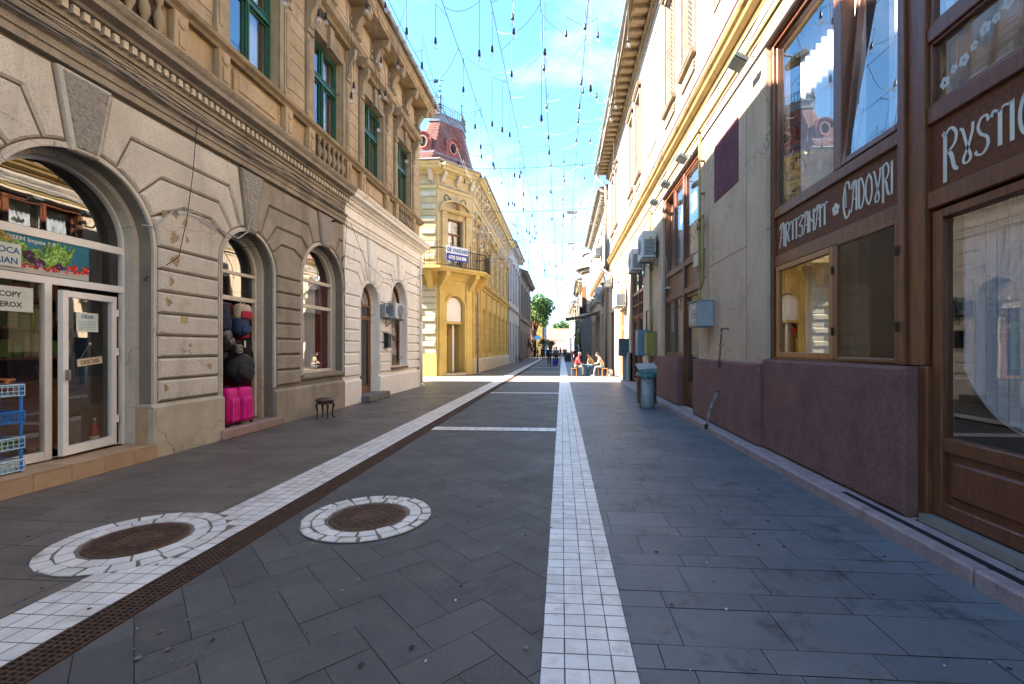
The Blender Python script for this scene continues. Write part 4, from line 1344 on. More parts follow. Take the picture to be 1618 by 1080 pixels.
def ribbon(mb, pts, t, u0, z0, h, w_, sx):
    P = [Vector(p) for p in pts]
    # smooth the polyline
    if len(P) > 3:
        Q = []
        for i in range(len(P) - 1):
            a, b, c, d = P[max(i - 1, 0)], P[i], P[i + 1], P[min(i + 2, len(P) - 1)]
            for k in range(4):
                s = k / 4
                Q.append(.5 * ((2 * b) + (c - a) * s + (2 * a - 5 * b + 4 * c - d) * s * s + (3 * b - a - 3 * c + d) * s ** 3))
        Q.append(P[-1]); P = Q
    Lf = []; Rt = []
    for i, p in enumerate(P):
        d = (P[min(i + 1, len(P) - 1)] - P[max(i - 1, 0)]).normalized(); n = Vector((-d.y, d.x))
        tt = t * (.55 + .6 * abs(d.y))
        Lf.append(p + n * tt / 2); Rt.append(p - n * tt / 2)
    vs = []
    for a, b in zip(Lf, Rt):
        for q in (a, b):
            vs.append((u0 - q.x * h * sx, w_, z0 + q.y * h)); vs.append((u0 - q.x * h * sx, w_ + .004, z0 + q.y * h))
    fs = []
    for i in range(len(P) - 1):
        o = 4 * i
        fs += [(o + 1, o + 3, o + 7, o + 5), (o, o + 1, o + 5, o + 4), (o + 3, o + 2, o + 6, o + 7)]
    mb.add(vs, fs)
def fancy(mb, txt, u0, z0, h, w_, big=1.35, width=None):
    tot = sum(ADV[c] * (big if i == 0 else 1) for i, c in enumerate(txt)) * h
    sx = width / tot if width else 1
    u = u0
    for i, ch in enumerate(txt):
        k = big if i == 0 else 1
        hh = h * k
        z = z0 - (.12 * h if i == 0 else 0)
        for pts, t in LET[ch]: ribbon(mb, pts, t / (k ** .5), u, z, hh, w_, sx)
        u -= ADV[ch] * hh * sx
lw = S_()
fancy(lw, 'ARTIZANAT', 6.82, 3.08, .27, -.099, 1.2, 1.2)
fancy(lw, 'CADOURI', 5.34, 3.08, .31, -.099, 1.25, .8)
fancy(lw, 'RUSTIC', 4.0, 3.06, .28, -.099, 1.25, .76)
for k in range(5):
    a = 2 * PI * k / 5 + .3
    lw.prism([(5.47 + .042 * math.cos(a) + .03 * math.cos(q), 3.2 + .042 * math.sin(a) + .03 * math.sin(q)) for q in [2 * PI * j / 10 for j in range(10)]], -.099, -.096 + .0005 * k)
lw.build('lettering', mat('lettering_cream', (.62, .60, .52), rough=.6, bump=0), board)
# door with lace curtain
M0 = SFM
dd = S_(); dd.box(4.0, 4.1, -.2, -.09, .2, 2.76, bev=.01); dd.box(3.0, 3.1, -.2, -.09, .2, 2.76, bev=.01); dd.box(3.1, 4.0, -.2, -.09, .2, .32, bev=.01); dd.box(3.1, 4.0, -.2, -.09, .74, .86, bev=.01); dd.box(3.1, 4.0, -.2, -.09, 2.68, 2.76, bev=.01); dd.box(3.1, 4.0, -.17, -.13, .32, .74); dd.prism(rect(3.18, 3.92, .38, .68), -.13, -.1, ch=.02)
dd.box(3.4, 3.5, -.09, -.03, 1.1, 1.12) if False else None
do = dd.build('door', mahog, SF)
p = S_(); gq(p, 3.1, 4.0, -.14, .86, 2.68); p.build('pane', G_big, do)
dd = S_(); dd.box(2.9, 3.0, -.2, -.09, .2, 2.76, bev=.01); dd.box(2.2, 2.3, -.2, -.09, .2, 2.76); dd.box(2.3, 2.9, -.2, -.09, .2, .86); dd.box(2.3, 2.9, -.2, -.09, 2.68, 2.76)
d2 = dd.build('door', mahog, SF); p = S_(); gq(p, 2.3, 2.9, -.14, .86, 2.68); p.build('pane', G_big, d2)
# lace: threads + scalloped hem on an oval lower edge
lc = S_(); ub = lambda u: .97 + .62 * max(0, (abs(u - 3.2) / .85)) ** 3.2
k = 3.12
def vs_(u): return ub(u)
u = 3.12
while u < 4.0:
    lc.box(u, u + .003, -.26, -.258, ub(u), 2.7); u += .03
z = 1.0
while z < 2.7:
    us = [q for q in [3.1 + .01 * i for i in range(90)] if ub(q) < z]
    if us: lc.box(us[0], us[-1], -.262, -.2605, z, z + (.003 if int(z * 100) % 3 else .007))
    z += .045
for i in range(46):
    u = 3.1 + .0195 * i; zb = ub(u)
    lc.prism([(u + .02 * math.cos(q), zb + .02 * math.sin(q)) for q in [2 * PI * j / 8 for j in range(8)]], -.262, -.26)
lc.build('lace_hem', lace, do)
drape(do, 3.1, 4.0, -.27, .9, 2.7, bottom=ub, fold=.012, nf=4, m=(lambda: sheer)())
# flowers stuck on the fanlight pane
fl = S_()
for i in range(11):
    u = 4.0 - .09 * i; z = 3.8 + .045 * i + .02 * math.sin(i * 2)
    for k in range(5):
        a = 2 * PI * k / 5 + i; s2 = .022 if i % 2 else .03
        fl.prism([(u + s2 * math.cos(a) + s2 * .7 * math.cos(q), z + s2 * math.sin(a) + s2 * .7 * math.sin(q)) for q in [2 * PI * j / 8 for j in range(8)]], -.117, -.1165)
fl.build('flower_decal', mat('decal_white', (.55, .55, .53), rough=.7, bump=0), s6)
dk = S_(); dk.box(2.2, 4.12, -.25, .0, .121, .19); dk.build('threshold', mat('metal_threshold', (.3, .28, .26), rough=.5, metal=.4), SF)

# second shopfront
SF2 = thing('shopfront', (3.05, 12.2, .12), 'narrow seen mahogany shopfront with blank fascia and glazed door, between plum plinths', 'shopfront')
SFM_old = SFM
def set_sf(t, y):
    global SFM, SF
    SF = t; SFM = Matrix.Translation((-3.05, -y, -.12)) @ FRr
set_sf(SF2, 12.2)
fb = S_()
for a, b in ((10.43, 10.53), (13.9, 13.995), (11.85, 11.98)): fb.box(a, b, -.24, -.06, .13 if a < 11.9 else 1.38, 6.09, bev=.008)
for z0, z1 in ((3.68, 3.82), (2.98, 3.12), (6.0, 6.09)): fb.box(10.53, 11.85, -.23, -.07, z0, z1, bev=.008); fb.box(11.98, 13.9, -.23, -.07, z0, z1, bev=.008)
fb.box(11.98, 13.9, -.23, -.07, 1.38, 1.44); fb.box(12.9, 12.98, -.22, -.08, 1.44, 2.98); fb.box(12.9, 12.98, -.22, -.08, 3.82, 6.0)
fb.build('joinery', mahog, SF)
sb = S_(); sb.box(10.53, 11.85, -.2, -.13, 3.12, 3.68); sb.box(11.98, 13.9, -.2, -.13, 3.12, 3.68); sb.build('fascia_board', mahog, SF)
for a, b, z0, z1 in ((11.98, 12.9, 3.82, 6.0), (12.98, 13.9, 3.82, 6.0), (10.53, 11.85, 3.82, 6.0), (11.98, 12.9, 1.44, 2.98), (12.98, 13.9, 1.44, 2.98)):
    s = sash(a, b, z0, z1, -.13, 'window', mahog, t=.05, tilt=4 if (a > 12.9 and z0 > 3) else 0)
    drape(s, a + .02, b - .02, -.45, z0, z1, sheer)
dd = S_(); dd.box(10.53, 10.63, -.22, -.12, .2, 2.97); dd.box(11.75, 11.85, -.22, -.12, .2, 2.97); dd.box(10.63, 11.75, -.22, -.12, .2, .75); dd.box(10.63, 11.75, -.22, -.12, 2.88, 2.97)
do = dd.build('door', mahog, SF); p = S_(); gq(p, 10.63, 11.75, -.17, .75, 2.88); p.build('pane', G_big, do)
# third shopfront
SF3 = thing('shopfront', (3.05, 18.9, .12), 'small brown shopfront with a grid of pinkish panes above its door, below the air conditioners', 'shopfront')
set_sf(SF3, 18.9)
fb = S_()
for a, b in ((17.31, 17.42), (20.38, 20.49), (18.8, 18.9)): fb.box(a, b, -.24, -.08, .13, 4.99)
for z0, z1 in ((3.85, 3.95), (2.9, 3.0), (4.9, 4.99)): fb.box(17.42, 18.8, -.24, -.09, z0, z1); fb.box(18.9, 20.38, -.24, -.09, z0, z1)
for k in (1, 2):
    fb.box(17.42 + k * .46 - .02, 17.42 + k * .46 + .02, -.22, -.1, 3.0, 3.85); fb.box(18.9 + k * .49 - .02, 18.9 + k * .49 + .02, -.22, -.1, 3.0, 3.85)
fb.box(17.42, 18.8, -.22, -.1, 3.4, 3.45); fb.box(18.9, 20.38, -.22, -.1, 3.4, 3.45)
fb.build('joinery', mahog, SF)
p = S_(); p.box(17.42, 18.8, -.2, -.18, 3.0, 3.85); p.box(18.9, 20.38, -.2, -.18, 3.0, 3.85); p.build('pinkish_panes', mat('pink_panes', (.42, .3, .42), rough=.4, bump=0), SF)
for a, b in ((17.42, 18.8), (18.9, 20.38)):
    s = sash(a, b, 3.95, 4.9, -.15, 'window', mahog, t=.05); drape(s, a, b, -.4, 3.9, 4.9, sheer)
    s = sash(a, b, .2, 2.9, -.15, 'door', mat('red_brown_door', (.16, .03, .02), rough=.45), t=.12)
set_sf(thing('shopfront', (3.05, 23.3, .12), 'orange pine shopfront in the sunlit stretch of the right wall', 'shopfront'), 23.3)
s = sash(22.2, 23.3, .13, 2.7, -.15, 'door', orangewood, t=.12); s = sash(23.3, 24.4, .13, 2.7, -.15, 'window', orangewood, t=.12); s = sash(22.2, 24.4, 2.7, 3.6, -.15, 'window', orangewood, t=.08)
set_sf(thing('shopfront', (3.05, 27.9, .12), 'dark brown far shopfront behind the seated men', 'shopfront'), 27.9)
s = sash(26.6, 27.9, .13, 3.8, -.15, 'door', mahog, t=.1); s = sash(27.9, 29.2, .13, 3.8, -.15, 'window', mahog, t=.1)
# ================================================================ YELLOW CORNER HOUSE beyond the side street
YB = thing('corner_house', (0, 0, 0), 'yellow corner house with black balcony and dark red mansard turret', 'building')
yel = mat('mustard_render', (.60, .43, .13), (.46, .32, .10), scale=.9, rough=.85, bump=.2, bscale=40, stain=(.5, .4, .2), sscale=1.2, spos=.62, streak=True)
yel2 = mat('pale_yellow_render', (.57, .43, .21), (.42, .32, .16), scale=.9, rough=.88, bump=.25, bscale=40, stain=(.3, .24, .14), sscale=1.4, spos=.62, streak=True)
yel3 = mat('cream_stone_render', (.6, .53, .38), (.45, .39, .27), scale=1.5, rough=.9, bump=.6, bscale=30)
tur = mat('dark_red_roof_tiles', (.21, .085, .065), (.12, .05, .04), scale=3, rough=.6, island=.2, bump=.2)
lead = mat('lead_sheet', (.2, .2, .21), (.14, .14, .15), rough=.5, metal=.4)
ironb = mat('wrought_iron_black', (.015, .015, .018), rough=.5, bump=0)
A_, B_ = Vector((-7.1, 25.6, 0)), Vector((-5.5, 27.6, 0))
dch = (B_ - A_); LCH = dch.length; dch.normalize()
FN = frame((-7.1, 25.6, 0), (-1, 0, 0), (0, -1, 0))       # near face, u runs away from the corner
FC = frame(A_, dch, (dch.y, -dch.x, 0))                     # chamfer
FS = frame((-5.5, 27.6, 0), (0, 1, 0), (1, 0, 0))           # street face
HY = 12.0
LS = 46 - 27.6
def yface(Fm, L, doors, wins, up, name_g):
    """doors/wins: ground floor openings (u0,u1,z0,z1,arched); up: upper window centres"""
    mb = MB(Fm)
    H = []
    for u0, u1, z0, z1, ar in doors + wins:
        c, r = (u0 + u1) / 2, (u1 - u0) / 2
        H.append(arch(c, r, z1 - r, max(z0, .01), 14) if ar else rect(u0, u1, max(z0, .01), z1))
    mb.prism(rect(0, L, 0, 5.75), -.35, 0, holes=H)
    mb.build('ground_wall', yel, YB)
    H = [rect(c - .55, c + .55, 6.5, 9.2) for c in up]
    mb = MB(Fm); mb.prism(rect(0, L, 5.75, HY), -.35, -.001, holes=H) if H else mb.prism(rect(0, L, 5.75, HY), -.35, -.001)
    mb.build('upper_wall', yel2, YB)
    # cornices
    m = MB(Fm); m.sweep([(-.02, 5.6), (.08, 5.62), (.1, 5.75), (.22, 5.85), (.28, 5.95), (.3, 6.02), (-.02, 6.06)], -.1 if name_g != 'c' else 0, L); m.build('string_course', yel, YB)
    m = MB(Fm); m.sweep([(-.02, 10.75), (.06, 10.77), (.08, 10.9), (.12, 10.95), (-.02, 10.98)], 0, L)
    m.sweep([(-.02, 11.55), (.1, 11.58), (.2, 11.7), (.55, 11.78), (.6, 11.88), (.72, 11.94), (.78, 12.04), (.78, 12.07), (-.3, 12.1)], -.3 if name_g == 'n' else 0, L + .0)
    m.build('eaves_cornice', mat('cornice_cream_yellow', (.58, .48, .24), (.44, .36, .18), scale=2, rough=.9), YB)
    m = MB(Fm); m.tube([(-.4 if name_g != 's' else 0, .82, 12.1), (L, .82, 12.1)], .07, n=6); m.build('gutter', zinc, YB)
    m = MB(Fm); u = .2
    while u < L:
        m.box(u, u + .07, .02, .1, 11.0, 11.08); u += .14
    m.build('dentils', yel3, YB)
    m = MB(Fm); u = .35
    while u < L - .1:
        m.sweep([(0, 11.15), (.14, 11.2), (.18, 11.35), (.4, 11.6), (.4, 11.74), (0, 11.74)], u - .11, u + .11); u += 1.05
    m.build('scroll_bracket', yel3, YB)
    # upper windows
    for c in up:
        m = MB(Fm)
        for s in (-1, 1):
            a, b = sorted((c + s * .57, c + s * .72)); m.box(a, b, 0, .06, 6.4, 9.3)
            a, b = sorted((c + s * .75, c + s * 1.0)); m.box(a, b, 0, .12, 6.15, 9.2); m.box(a - .03, b + .03, 0, .16, 9.2, 9.32); m.box(a - .03, b + .03, 0, .16, 6.1, 6.3)
            m.box(a - .02, b + .02, .0, .19, 9.32, 9.5)
        m.sweep([(0, 9.5), (.2, 9.52), (.3, 9.62), (.32, 9.7), (0, 9.76)], c - 1.15, c + 1.15)
        P_ = [(c + 1.1 * math.cos(PI * k / 14), 9.74 + .55 * math.sin(PI * k / 14)) for k in range(15)]
        Q_ = [(c + .95 * math.cos(PI * k / 14), 9.76 + .42 * math.sin(PI * k / 14)) for k in range(15)]
        m.prism(P_ + Q_[::-1], 0, .2)
        m.box(c - .5, c + .5, 0, .05, 6.15, 6.4)
        m.build('window_surround', yel2, YB)
        f = MB(Fm)
        f.box(c - .55, c - .47, -.26, -.18, 6.5, 9.2); f.box(c + .47, c + .55, -.26, -.18, 6.5, 9.2); f.box(c - .47, c + .47, -.26, -.18, 9.12, 9.2); f.box(c - .47, c + .47, -.26, -.16, 8.3, 8.4); f.box(c - .05, c + .05, -.25, -.17, 6.5, 8.3); f.box(c - .47, c + .47, -.26, -.18, 6.5, 6.6)
        o = f.build('window', browndoor, YB)
        p = MB(Fm); p.quad((c - .47, -.22, 6.6), (c - .47, -.22, 9.12), (c + .47, -.22, 9.12), (c + .47, -.22, 6.6)); p.build('pane', G_shop, o)
        q = MB(Fm); q.quad((c - .47, -.3, 6.6), (c - .47, -.3, 9.12), (c - .1, -.3, 9.12), (c - .1, -.3, 6.6)); q.build('curtain', curtain, o)
def rustic(Fm, u0, u1, z0, z1, alt=True, dd=.05, m=None, m2=None):
    a = MB(Fm); b = MB(Fm); z = z0; i = 0
    while z < z1 - .1:
        h = .36
        t = min(z + h, z1)
        if alt and i % 2:
            b.prism(inset(rect(u0 + .02, u1 - .02, z, t), .015), 0, dd + .05, ch=.06)
        else: a.prism(inset(rect(u0, u1, z, t), .015), 0, dd, ch=.025)
        z += h; i += 1
    a.build('quoin_blocks', m or yel, YB)
    if b.v: b.build('rough_quoin_blocks', m2 or yel, YB)
# near face (towards us), chamfer with door, street face
yface(FN, 9.0, [], [(3.5, 4.6, 1.2, 4.2, True)], [4.0], 'n')
yface(FC, LCH, [(.62, 1.95, .15, 4.7, True)], [], [1.28], 'c')
sw_ = [(1.6 + 2.55 * k) for k in range(7)]
yface(FS, LS, [], [(c - .5, c + .5, 1.3, 4.4, True) for c in sw_], sw_, 's')
rustic(FN, .05, .95, 1.3, 5.3, m=yel3, m2=yel3); rustic(FN, 1.75, 3.1, 1.3, 5.3, m=yel3, m2=yel3)
rustic(FN, .05, .95, 6.3, 10.6, m=yel2, m2=yel3); rustic(FN, 1.5, 2.6, 6.3, 10.6, m=yel2, m2=yel3)
m = MB(FN); m.box(1.05, 1.65, 0, .12, .02, 5.5); m.box(0.02, 1.0, 0, .08, .02, 1.3); m.box(1.7, 9, 0, .06, .02, 1.2); m.build('pilaster', yel, YB)
m = MB(FC)
for a, b in ((.1, .5), (2.07, 2.47)): m.box(a, b, 0, .1, .02, 5.4); m.box(a - .04, b + .04, 0, .14, .02, 1.1)
O_ = arch(1.285, .8, 4.03, .2, 16); I_ = arch(1.285, .672, 4.03, .2, 16); m.prism(O_ + I_[::-1], 0, .08)
m.build('door_surround', yel, YB)
m = MB(FC); m.prism(arch(1.285, .6, 4.03, 3.2, 16), -.32, -.22); m.build('tympanum', white_p, YB)
m = MB(FC); m.box(.62, 1.95, -.34, -.2, 3.05, 3.2); m.build('door_lintel', yel, YB)
m = MB(FC); m.box(.63, .72, -.8, -.7, .15, 3.05); m.box(1.25, 1.3, -.8, -.7, .15, 3.05); m.box(.72, 1.25, -.8, -.72, 2.2, 2.32); m.box(.72, 1.25, -.8, -.72, .15, .5); m.box(.66, 1.0, -.79, -.76, 2.35, 3.0)
dY = m.build('door', orangewood, YB)
m = MB(FC); m.box(1.05, 1.3, -.7, -.69, 2.45, 2.75); m.build('red_notice', mat('red_notice', (.5, .01, .01), rough=.6), dY)
m = MB(FC); m.box(.62, 1.95, -1.2, -.9, 0.01, 3.1); m.box(1.9, 1.95, -.9, -.35, .01, 3.1); m.build('porch_wall', yel, YB)
m = MB(FC); m.box(.5, 2.0, -.35, .15, 0, .15); m.build('doorstep', yel3, YB)
m = MB(FC)
m.add([(1.42, -.45, .2), (1.42, -.45, 3.0), (1.6, -.5, 3.0), (1.6, -.5, .2)], [(0, 1, 2, 3)]); m.build('door_curtain', curtain, dY)
# street face pilasters, blind bays, plinth
m = MB(FS)
for c in [.3 + 2.55 * k for k in range(8)]:
    if c < LS - .2: m.box(c - .22, c + .22, 0, .1, .9, 5.5)
m.build('pilaster', yel, YB)
for i, c in enumerate([.3 + 2.55 * k for k in range(8)]):
    if c < LS - .2: rustic(FS, c - .2, c + .2, 6.3, 10.6, m=yel2, m2=yel3)
m = MB(FS); m.sweep([(0, .02), (.14, .02), (.14, .85), (.1, .95), (0, .96)], 0, LS); m.build('plinth', yel3, YB)
for c in sw_:
    m = MB(FS); m.box(c - .5, c + .5, -.3, -.2, 1.3, 4.4); o = m.build('shuttered_window', yel2, YB)
    m = MB(FS); O_ = arch(c, .62, 3.9, 1.2, 12); I_ = arch(c, .505, 3.9, 1.2, 12); m.prism(O_ + I_[::-1], 0, .07)
    for z in (1.6, 2.1, 2.6, 3.1, 3.6):
        for s in (-1, 1):
            a, b = sorted((c + s * .64, c + s * .95)); m.prism(rect(a, b, z, z + .4), 0, .06, ch=.03)
    m.build('window_surround', yel, YB)
m = MB(FS); m.smooth = True; m.tube([(.9, .3, 5.5), (.9, .2, 5.3), (.9, .2, .05)], .06, n=8); m.build('downpipe', zinc, YB)
cr = MB(); cr.prism([(-16, 0), (-7.45, 0), (-7.45, 1), (-16, 1)], 0, .001)
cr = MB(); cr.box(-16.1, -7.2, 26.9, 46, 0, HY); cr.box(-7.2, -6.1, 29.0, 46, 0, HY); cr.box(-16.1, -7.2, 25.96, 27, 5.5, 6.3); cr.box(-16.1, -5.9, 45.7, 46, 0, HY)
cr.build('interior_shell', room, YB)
m = MB(FC)
for s in (-1, 1):
    cc = (1.28 + s * .62, 11.25 - .05)
    for k in range(14): a = 2 * PI * k / 14; m.ball((cc[0] + .17 * math.cos(a), .02, 10.35 + .17 * math.sin(a)), .045, n=4)
for k in range(15): t_ = k / 14; m.ball((1.28 - .4 + .8 * t_, .02, 10.4 - .22 * math.sin(PI * t_)), .05, n=4)
m.build('garland_relief', ochre2, YB)
m = MB(FC); m.ball((1.28, .3, 9.95), .13, n=6, sc=(1, .9, 1.3)); m.ball((1.28, .3, 9.78), .17, n=6, sc=(1, .7, .5)); m.build('bust', mat('terracotta', (.35, .12, .04), rough=.8), YB)
# roof and turret
m = MB(); zr = 12.2
m.add([(-16.5, 25.0, zr), (-7.3, 25.0, zr), (-4.9, 27.4, zr), (-4.75, 46.3, zr), (-10.5, 46.3, zr + 2.2), (-10.5, 30, zr + 2.2), (-16.5, 30, zr + 2.2)], [(2, 3, 4, 5), (0, 1, 5, 6), (1, 2, 5)])
m.build('roof', tur, YB)
base = [(-8.7, 26.1), (-7.5, 26.1), (-5.7, 28.3), (-5.7, 30.2), (-8.7, 30.2)]
cx, cy = -7.0, 28.2
def ring(k, z, off=0): return [((x - cx) * k + cx, (y - cy) * k + cy, z) for x, y in base]
m = MB(); 
lev = [(1.03, 12.25), (1.02, 12.35), (.98, 12.9), (.93, 13.15), (.77, 14.0), (.60, 15.0), (.56, 15.3)]
rs = [ring(k, z) for k, z in lev]
vs = [p for r_ in rs for p in r_]; fs = []
for i in range(len(rs) - 1):
    for k in range(5): fs.append([i * 5 + k, i * 5 + (k + 1) % 5, (i + 1) * 5 + (k + 1) % 5, (i + 1) * 5 + k])
m.add(vs, fs); tu = m.build('mansard_turret', tur, YB)
# tile courses standing proud
tl = MB(); rt = random.Random(2)
for e in (0, 1, 4):
    for row in range(22):
        z0 = 12.4 + row * .13
        def kz(z):
            for (k0, a), (k1, b) in zip(lev, lev[1:]):
                if a <= z <= b: return k0 + (k1 - k0) * (z - a) / (b - a)
            return .56
        p0, p1 = base[e], base[(e + 1) % 5]
        n = 14 if e != 4 else 10
        for j in range(n):
            t0, t1 = (j + .06 + (row % 2) * .5) / n, (j + .94 + (row % 2) * .5) / n
            if t1 > 1: continue
            def P3(t, z, o):
                x = p0[0] + (p1[0] - p0[0]) * t; y = p0[1] + (p1[1] - p0[1]) * t
                k = kz(z) + o
                return ((x - cx) * k + cx, (y - cy) * k + cy, z)
            tl.add([P3(t0, z0, .022), P3(t1, z0, .022), P3(t1, z0 + .14, .008), P3(t0, z0 + .14, .008)], [(0, 1, 2, 3)])
tl.build('tiles', tur, tu)
m = MB()
for z, k, h in ((13.1, .955, .09), (15.3, .60, .12), (15.42, .57, .3), (15.72, .61, .07)):
    b = ring(k, z); t = ring(k, z + h)
    m.add(b + t, [[i, (i + 1) % 5, 5 + (i + 1) % 5, 5 + i] for i in range(5)] + [[5, 6, 7, 8, 9], [4, 3, 2, 1, 0]])
m.build('lead_crown', lead, tu)
def dormer(px, py, nx, ny):
    D = frame((px, py, 13.2), (-ny, nx, 0), (nx, ny, 0))
    m = MB(D)
    O_ = [(-.5, 0), (-.5, .7)] + [(-.5 * math.cos(PI * k / 10), .7 + .42 * math.sin(PI * k / 10)) for k in range(11)] + [(.5, .7), (.5, 0)]
    m.prism(O_, -1.0, .06, ch=.0)
    m.prism([(x * 1.16, .65 + (z - .65) * 1.12) for x, z in O_[2:-2]] + [(x * .95, .65 + (z - .65) * .95) for x, z in O_[2:-2]][::-1], .0, .14)
    o = m.build('dormer', mat('dormer_zinc_red', (.24, .07, .05), rough=.6), tu)
    m = MB(D); m.prism([(.22 * math.cos(2 * PI * k / 16), .55 + .3 * math.sin(2 * PI * k / 16)) for k in range(16)], .061, .065); m.build('oval_window', black, o)
    m = MB(D); E_ = [(.3 * math.cos(2 * PI * k / 16), .55 + .38 * math.sin(2 * PI * k / 16)) for k in range(16)]; I2 = [(.22 * math.cos(2 * PI * k / 16), .55 + .3 * math.sin(2 * PI * k / 16)) for k in range(16)]
    m.prism(E_, .05, .11, holes=[I2]); m.build('oval_frame', mat('dormer_trim', (.42, .18, .13), rough=.7), o)
dormer(-6.65, 27.35, dch.y, -dch.x); dormer(-8.15, 26.3, 0, -1)
# crown railing and finial
m = MB(); rb = ring(.56, 15.8); rtp = ring(.62, 16.4)
for i in (0, 1, 2, 4):
    a, b = Vector(rb[i]), Vector(rb[(i + 1) % 5]); n = 9
    m.tube([tuple(a + Vector((0, 0, .5))), tuple(b + Vector((0, 0, .5)))], .02, n=4); m.tube([tuple(a + Vector((0, 0, .05))), tuple(b + Vector((0, 0, .05)))], .02, n=4)
    for k in range(n + 1):
        p = a.lerp(b, k / n); m.tube([tuple(p), tuple(p + Vector((0, 0, .62 if k % 3 else .8)))], .013, n=4)
        if k < n:
            q = a.lerp(b, (k + .5) / n); d = (b - a).normalized() * .09
            m.tube([tuple(q + d * math.cos(t) + Vector((0, 0, .28 + .13 * math.sin(t)))) for t in [2 * PI * j / 8 for j in range(9)]], .012, n=4)
    m.tube([tuple(a), tuple(a + Vector((0, 0, 1.0)))], .03, n=5); m.ball(tuple(a + Vector((0, 0, 1.05))), .06, n=4)
m.build('roof_railing', ironb, tu)
m = MB(); fx, fy = -7.35, 27.05
m.tube([(fx, fy, 15.8), (fx, fy, 18.1)], [.035, .012], n=6)
for z, r_ in ((16.3, .3), (16.7, .24), (17.1, .16)):
    for k in range(6):
        a = 2 * PI * k / 6 + z
        m.tube([(fx + r_ * q * math.cos(a), fy + r_ * q * math.sin(a), z + .3 * q - .25 * q * q) for q in (0, .4, .8, 1.1)], .014, n=4)
m.tube([(fx - .35, fy, 17.72), (fx + .3, fy, 17.8)], .02, n=4)
m.add([(fx - .35, fy, 17.6), (fx - .1, fy, 17.68), (fx - .1, fy, 17.84), (fx - .35, fy, 17.9)], [(0, 1, 2, 3)]); m.ball((fx, fy, 17.45), .06, n=5)
m.build('finial', ironb, tu)
# balcony
BO = [(-10.5, 25.59), (-10.5, 24.7), (-6.7, 24.7), (-4.55, 27.25), (-4.55, 28.9), (-5.49, 28.9), (-5.49, 27.6), (-7.1, 25.59)]
m = MB()
def slab(mb, P_, z0, z1):
    n = len(P_); tr = tessellate_polygon([[Vector((x, y, 0)) for x, y in P_]])
    mb.add([(x, y, z0) for x, y in P_] + [(x, y, z1) for x, y in P_], [[i, (i + 1) % n, n + (i + 1) % n, n + i] for i in range(n)] + [[n + a for a in t] for t in tr] + [list(t) for t in tr])
slab(m, BO, 6.07, 6.2); bl = m.build('balcony', yel, YB)
m = MB()
def shrink(P_, d): 
    return inset(P_, d)
slab(m, inset(BO, .08), 5.97, 6.069); m.build('balcony_moulding', yel, bl)
def corbel(Fm, u):
    m = MB(Fm); m.sweep([(.0, 4.95), (.1, 5.0), (.8, 5.75), (.82, 5.965), (.0, 5.965)], u - .14, u + .14); m.build('corbel', yel, bl)
corbel(FN, .35); corbel(FN, 2.2); corbel(FC, .2); corbel(FC, 2.35); corbel(FS, .9)
m = MB(); OUT = [(-10.45, 24.76), (-6.73, 24.76), (-4.61, 27.27), (-4.61, 28.85), (-5.45, 28.85)]
for a, b in zip(OUT, OUT[1:]):
    a, b = Vector((*a, 0)), Vector((*b, 0)); Ln = (b - a).length; n = int(Ln / .14); d = (b - a).normalized()
    for z in (6.28, 7.2): m.tube([tuple(a + Vector((0, 0, z))), tuple(b + Vector((0, 0, z)))], .018 if z < 7 else .028, n=4)
    for k in range(n + 1):
        p = a.lerp(b, k / n)
        m.tube([tuple(p + Vector((0, 0, 6.2))), tuple(p + Vector((0, 0, 7.2 if k % 5 else 7.5)))], .011 if k % 5 else .02, n=4)
        if k % 5 == 2:
            for zz, rr_ in ((6.75, .13), (6.5, .09), (6.98, .08)):
                m.tube([tuple(p + d * rr_ * math.cos(t) + Vector((0, 0, zz + rr_ * math.sin(t)))) for t in [2 * PI * j / 8 for j in range(9)]], .012, n=4)
        if k % 5 == 0: m.ball(tuple(p + Vector((0, 0, 7.53))), .04, n=4)
m.build('balcony_railing', ironb, bl)
# for-sale banner on the railing
nrm = Vector((dch.y, -dch.x, 0))
sg = thing('sale_banner', (-5.95, 25.62, 6.55), 'white and blue for sale banner tied to the balcony railing', 'banner')
d2 = Vector((-4.61 + 6.73, 27.27 - 24.76, 0)).normalized(); n2 = Vector((d2.y, -d2.x, 0))
SB = frame((0, 0, 0), d2, n2)
m = MB(SB); m.box(-.75, .75, .03, .045, .4, .82); m.build('white_panel', mat('banner_white', (.7, .72, .75), rough=.6, bump=0), sg)
m = MB(SB); m.box(-.75, .75, .03, .045, 0, .4); m.build('blue_panel', mat('banner_blue', (.015, .07, .32), rough=.6, bump=0), sg)
m = MB(SB); add_text(m, 'DE VANZARE', .3, 0, .047, .5, bold=.012, sx=.8); m.build('lettering', ink_b, sg)
m = MB(SB); add_text(m, '0732 210 000', .26, 0, .047, .1, bold=.012, sx=.85); m.build('lettering', white_p, sg)

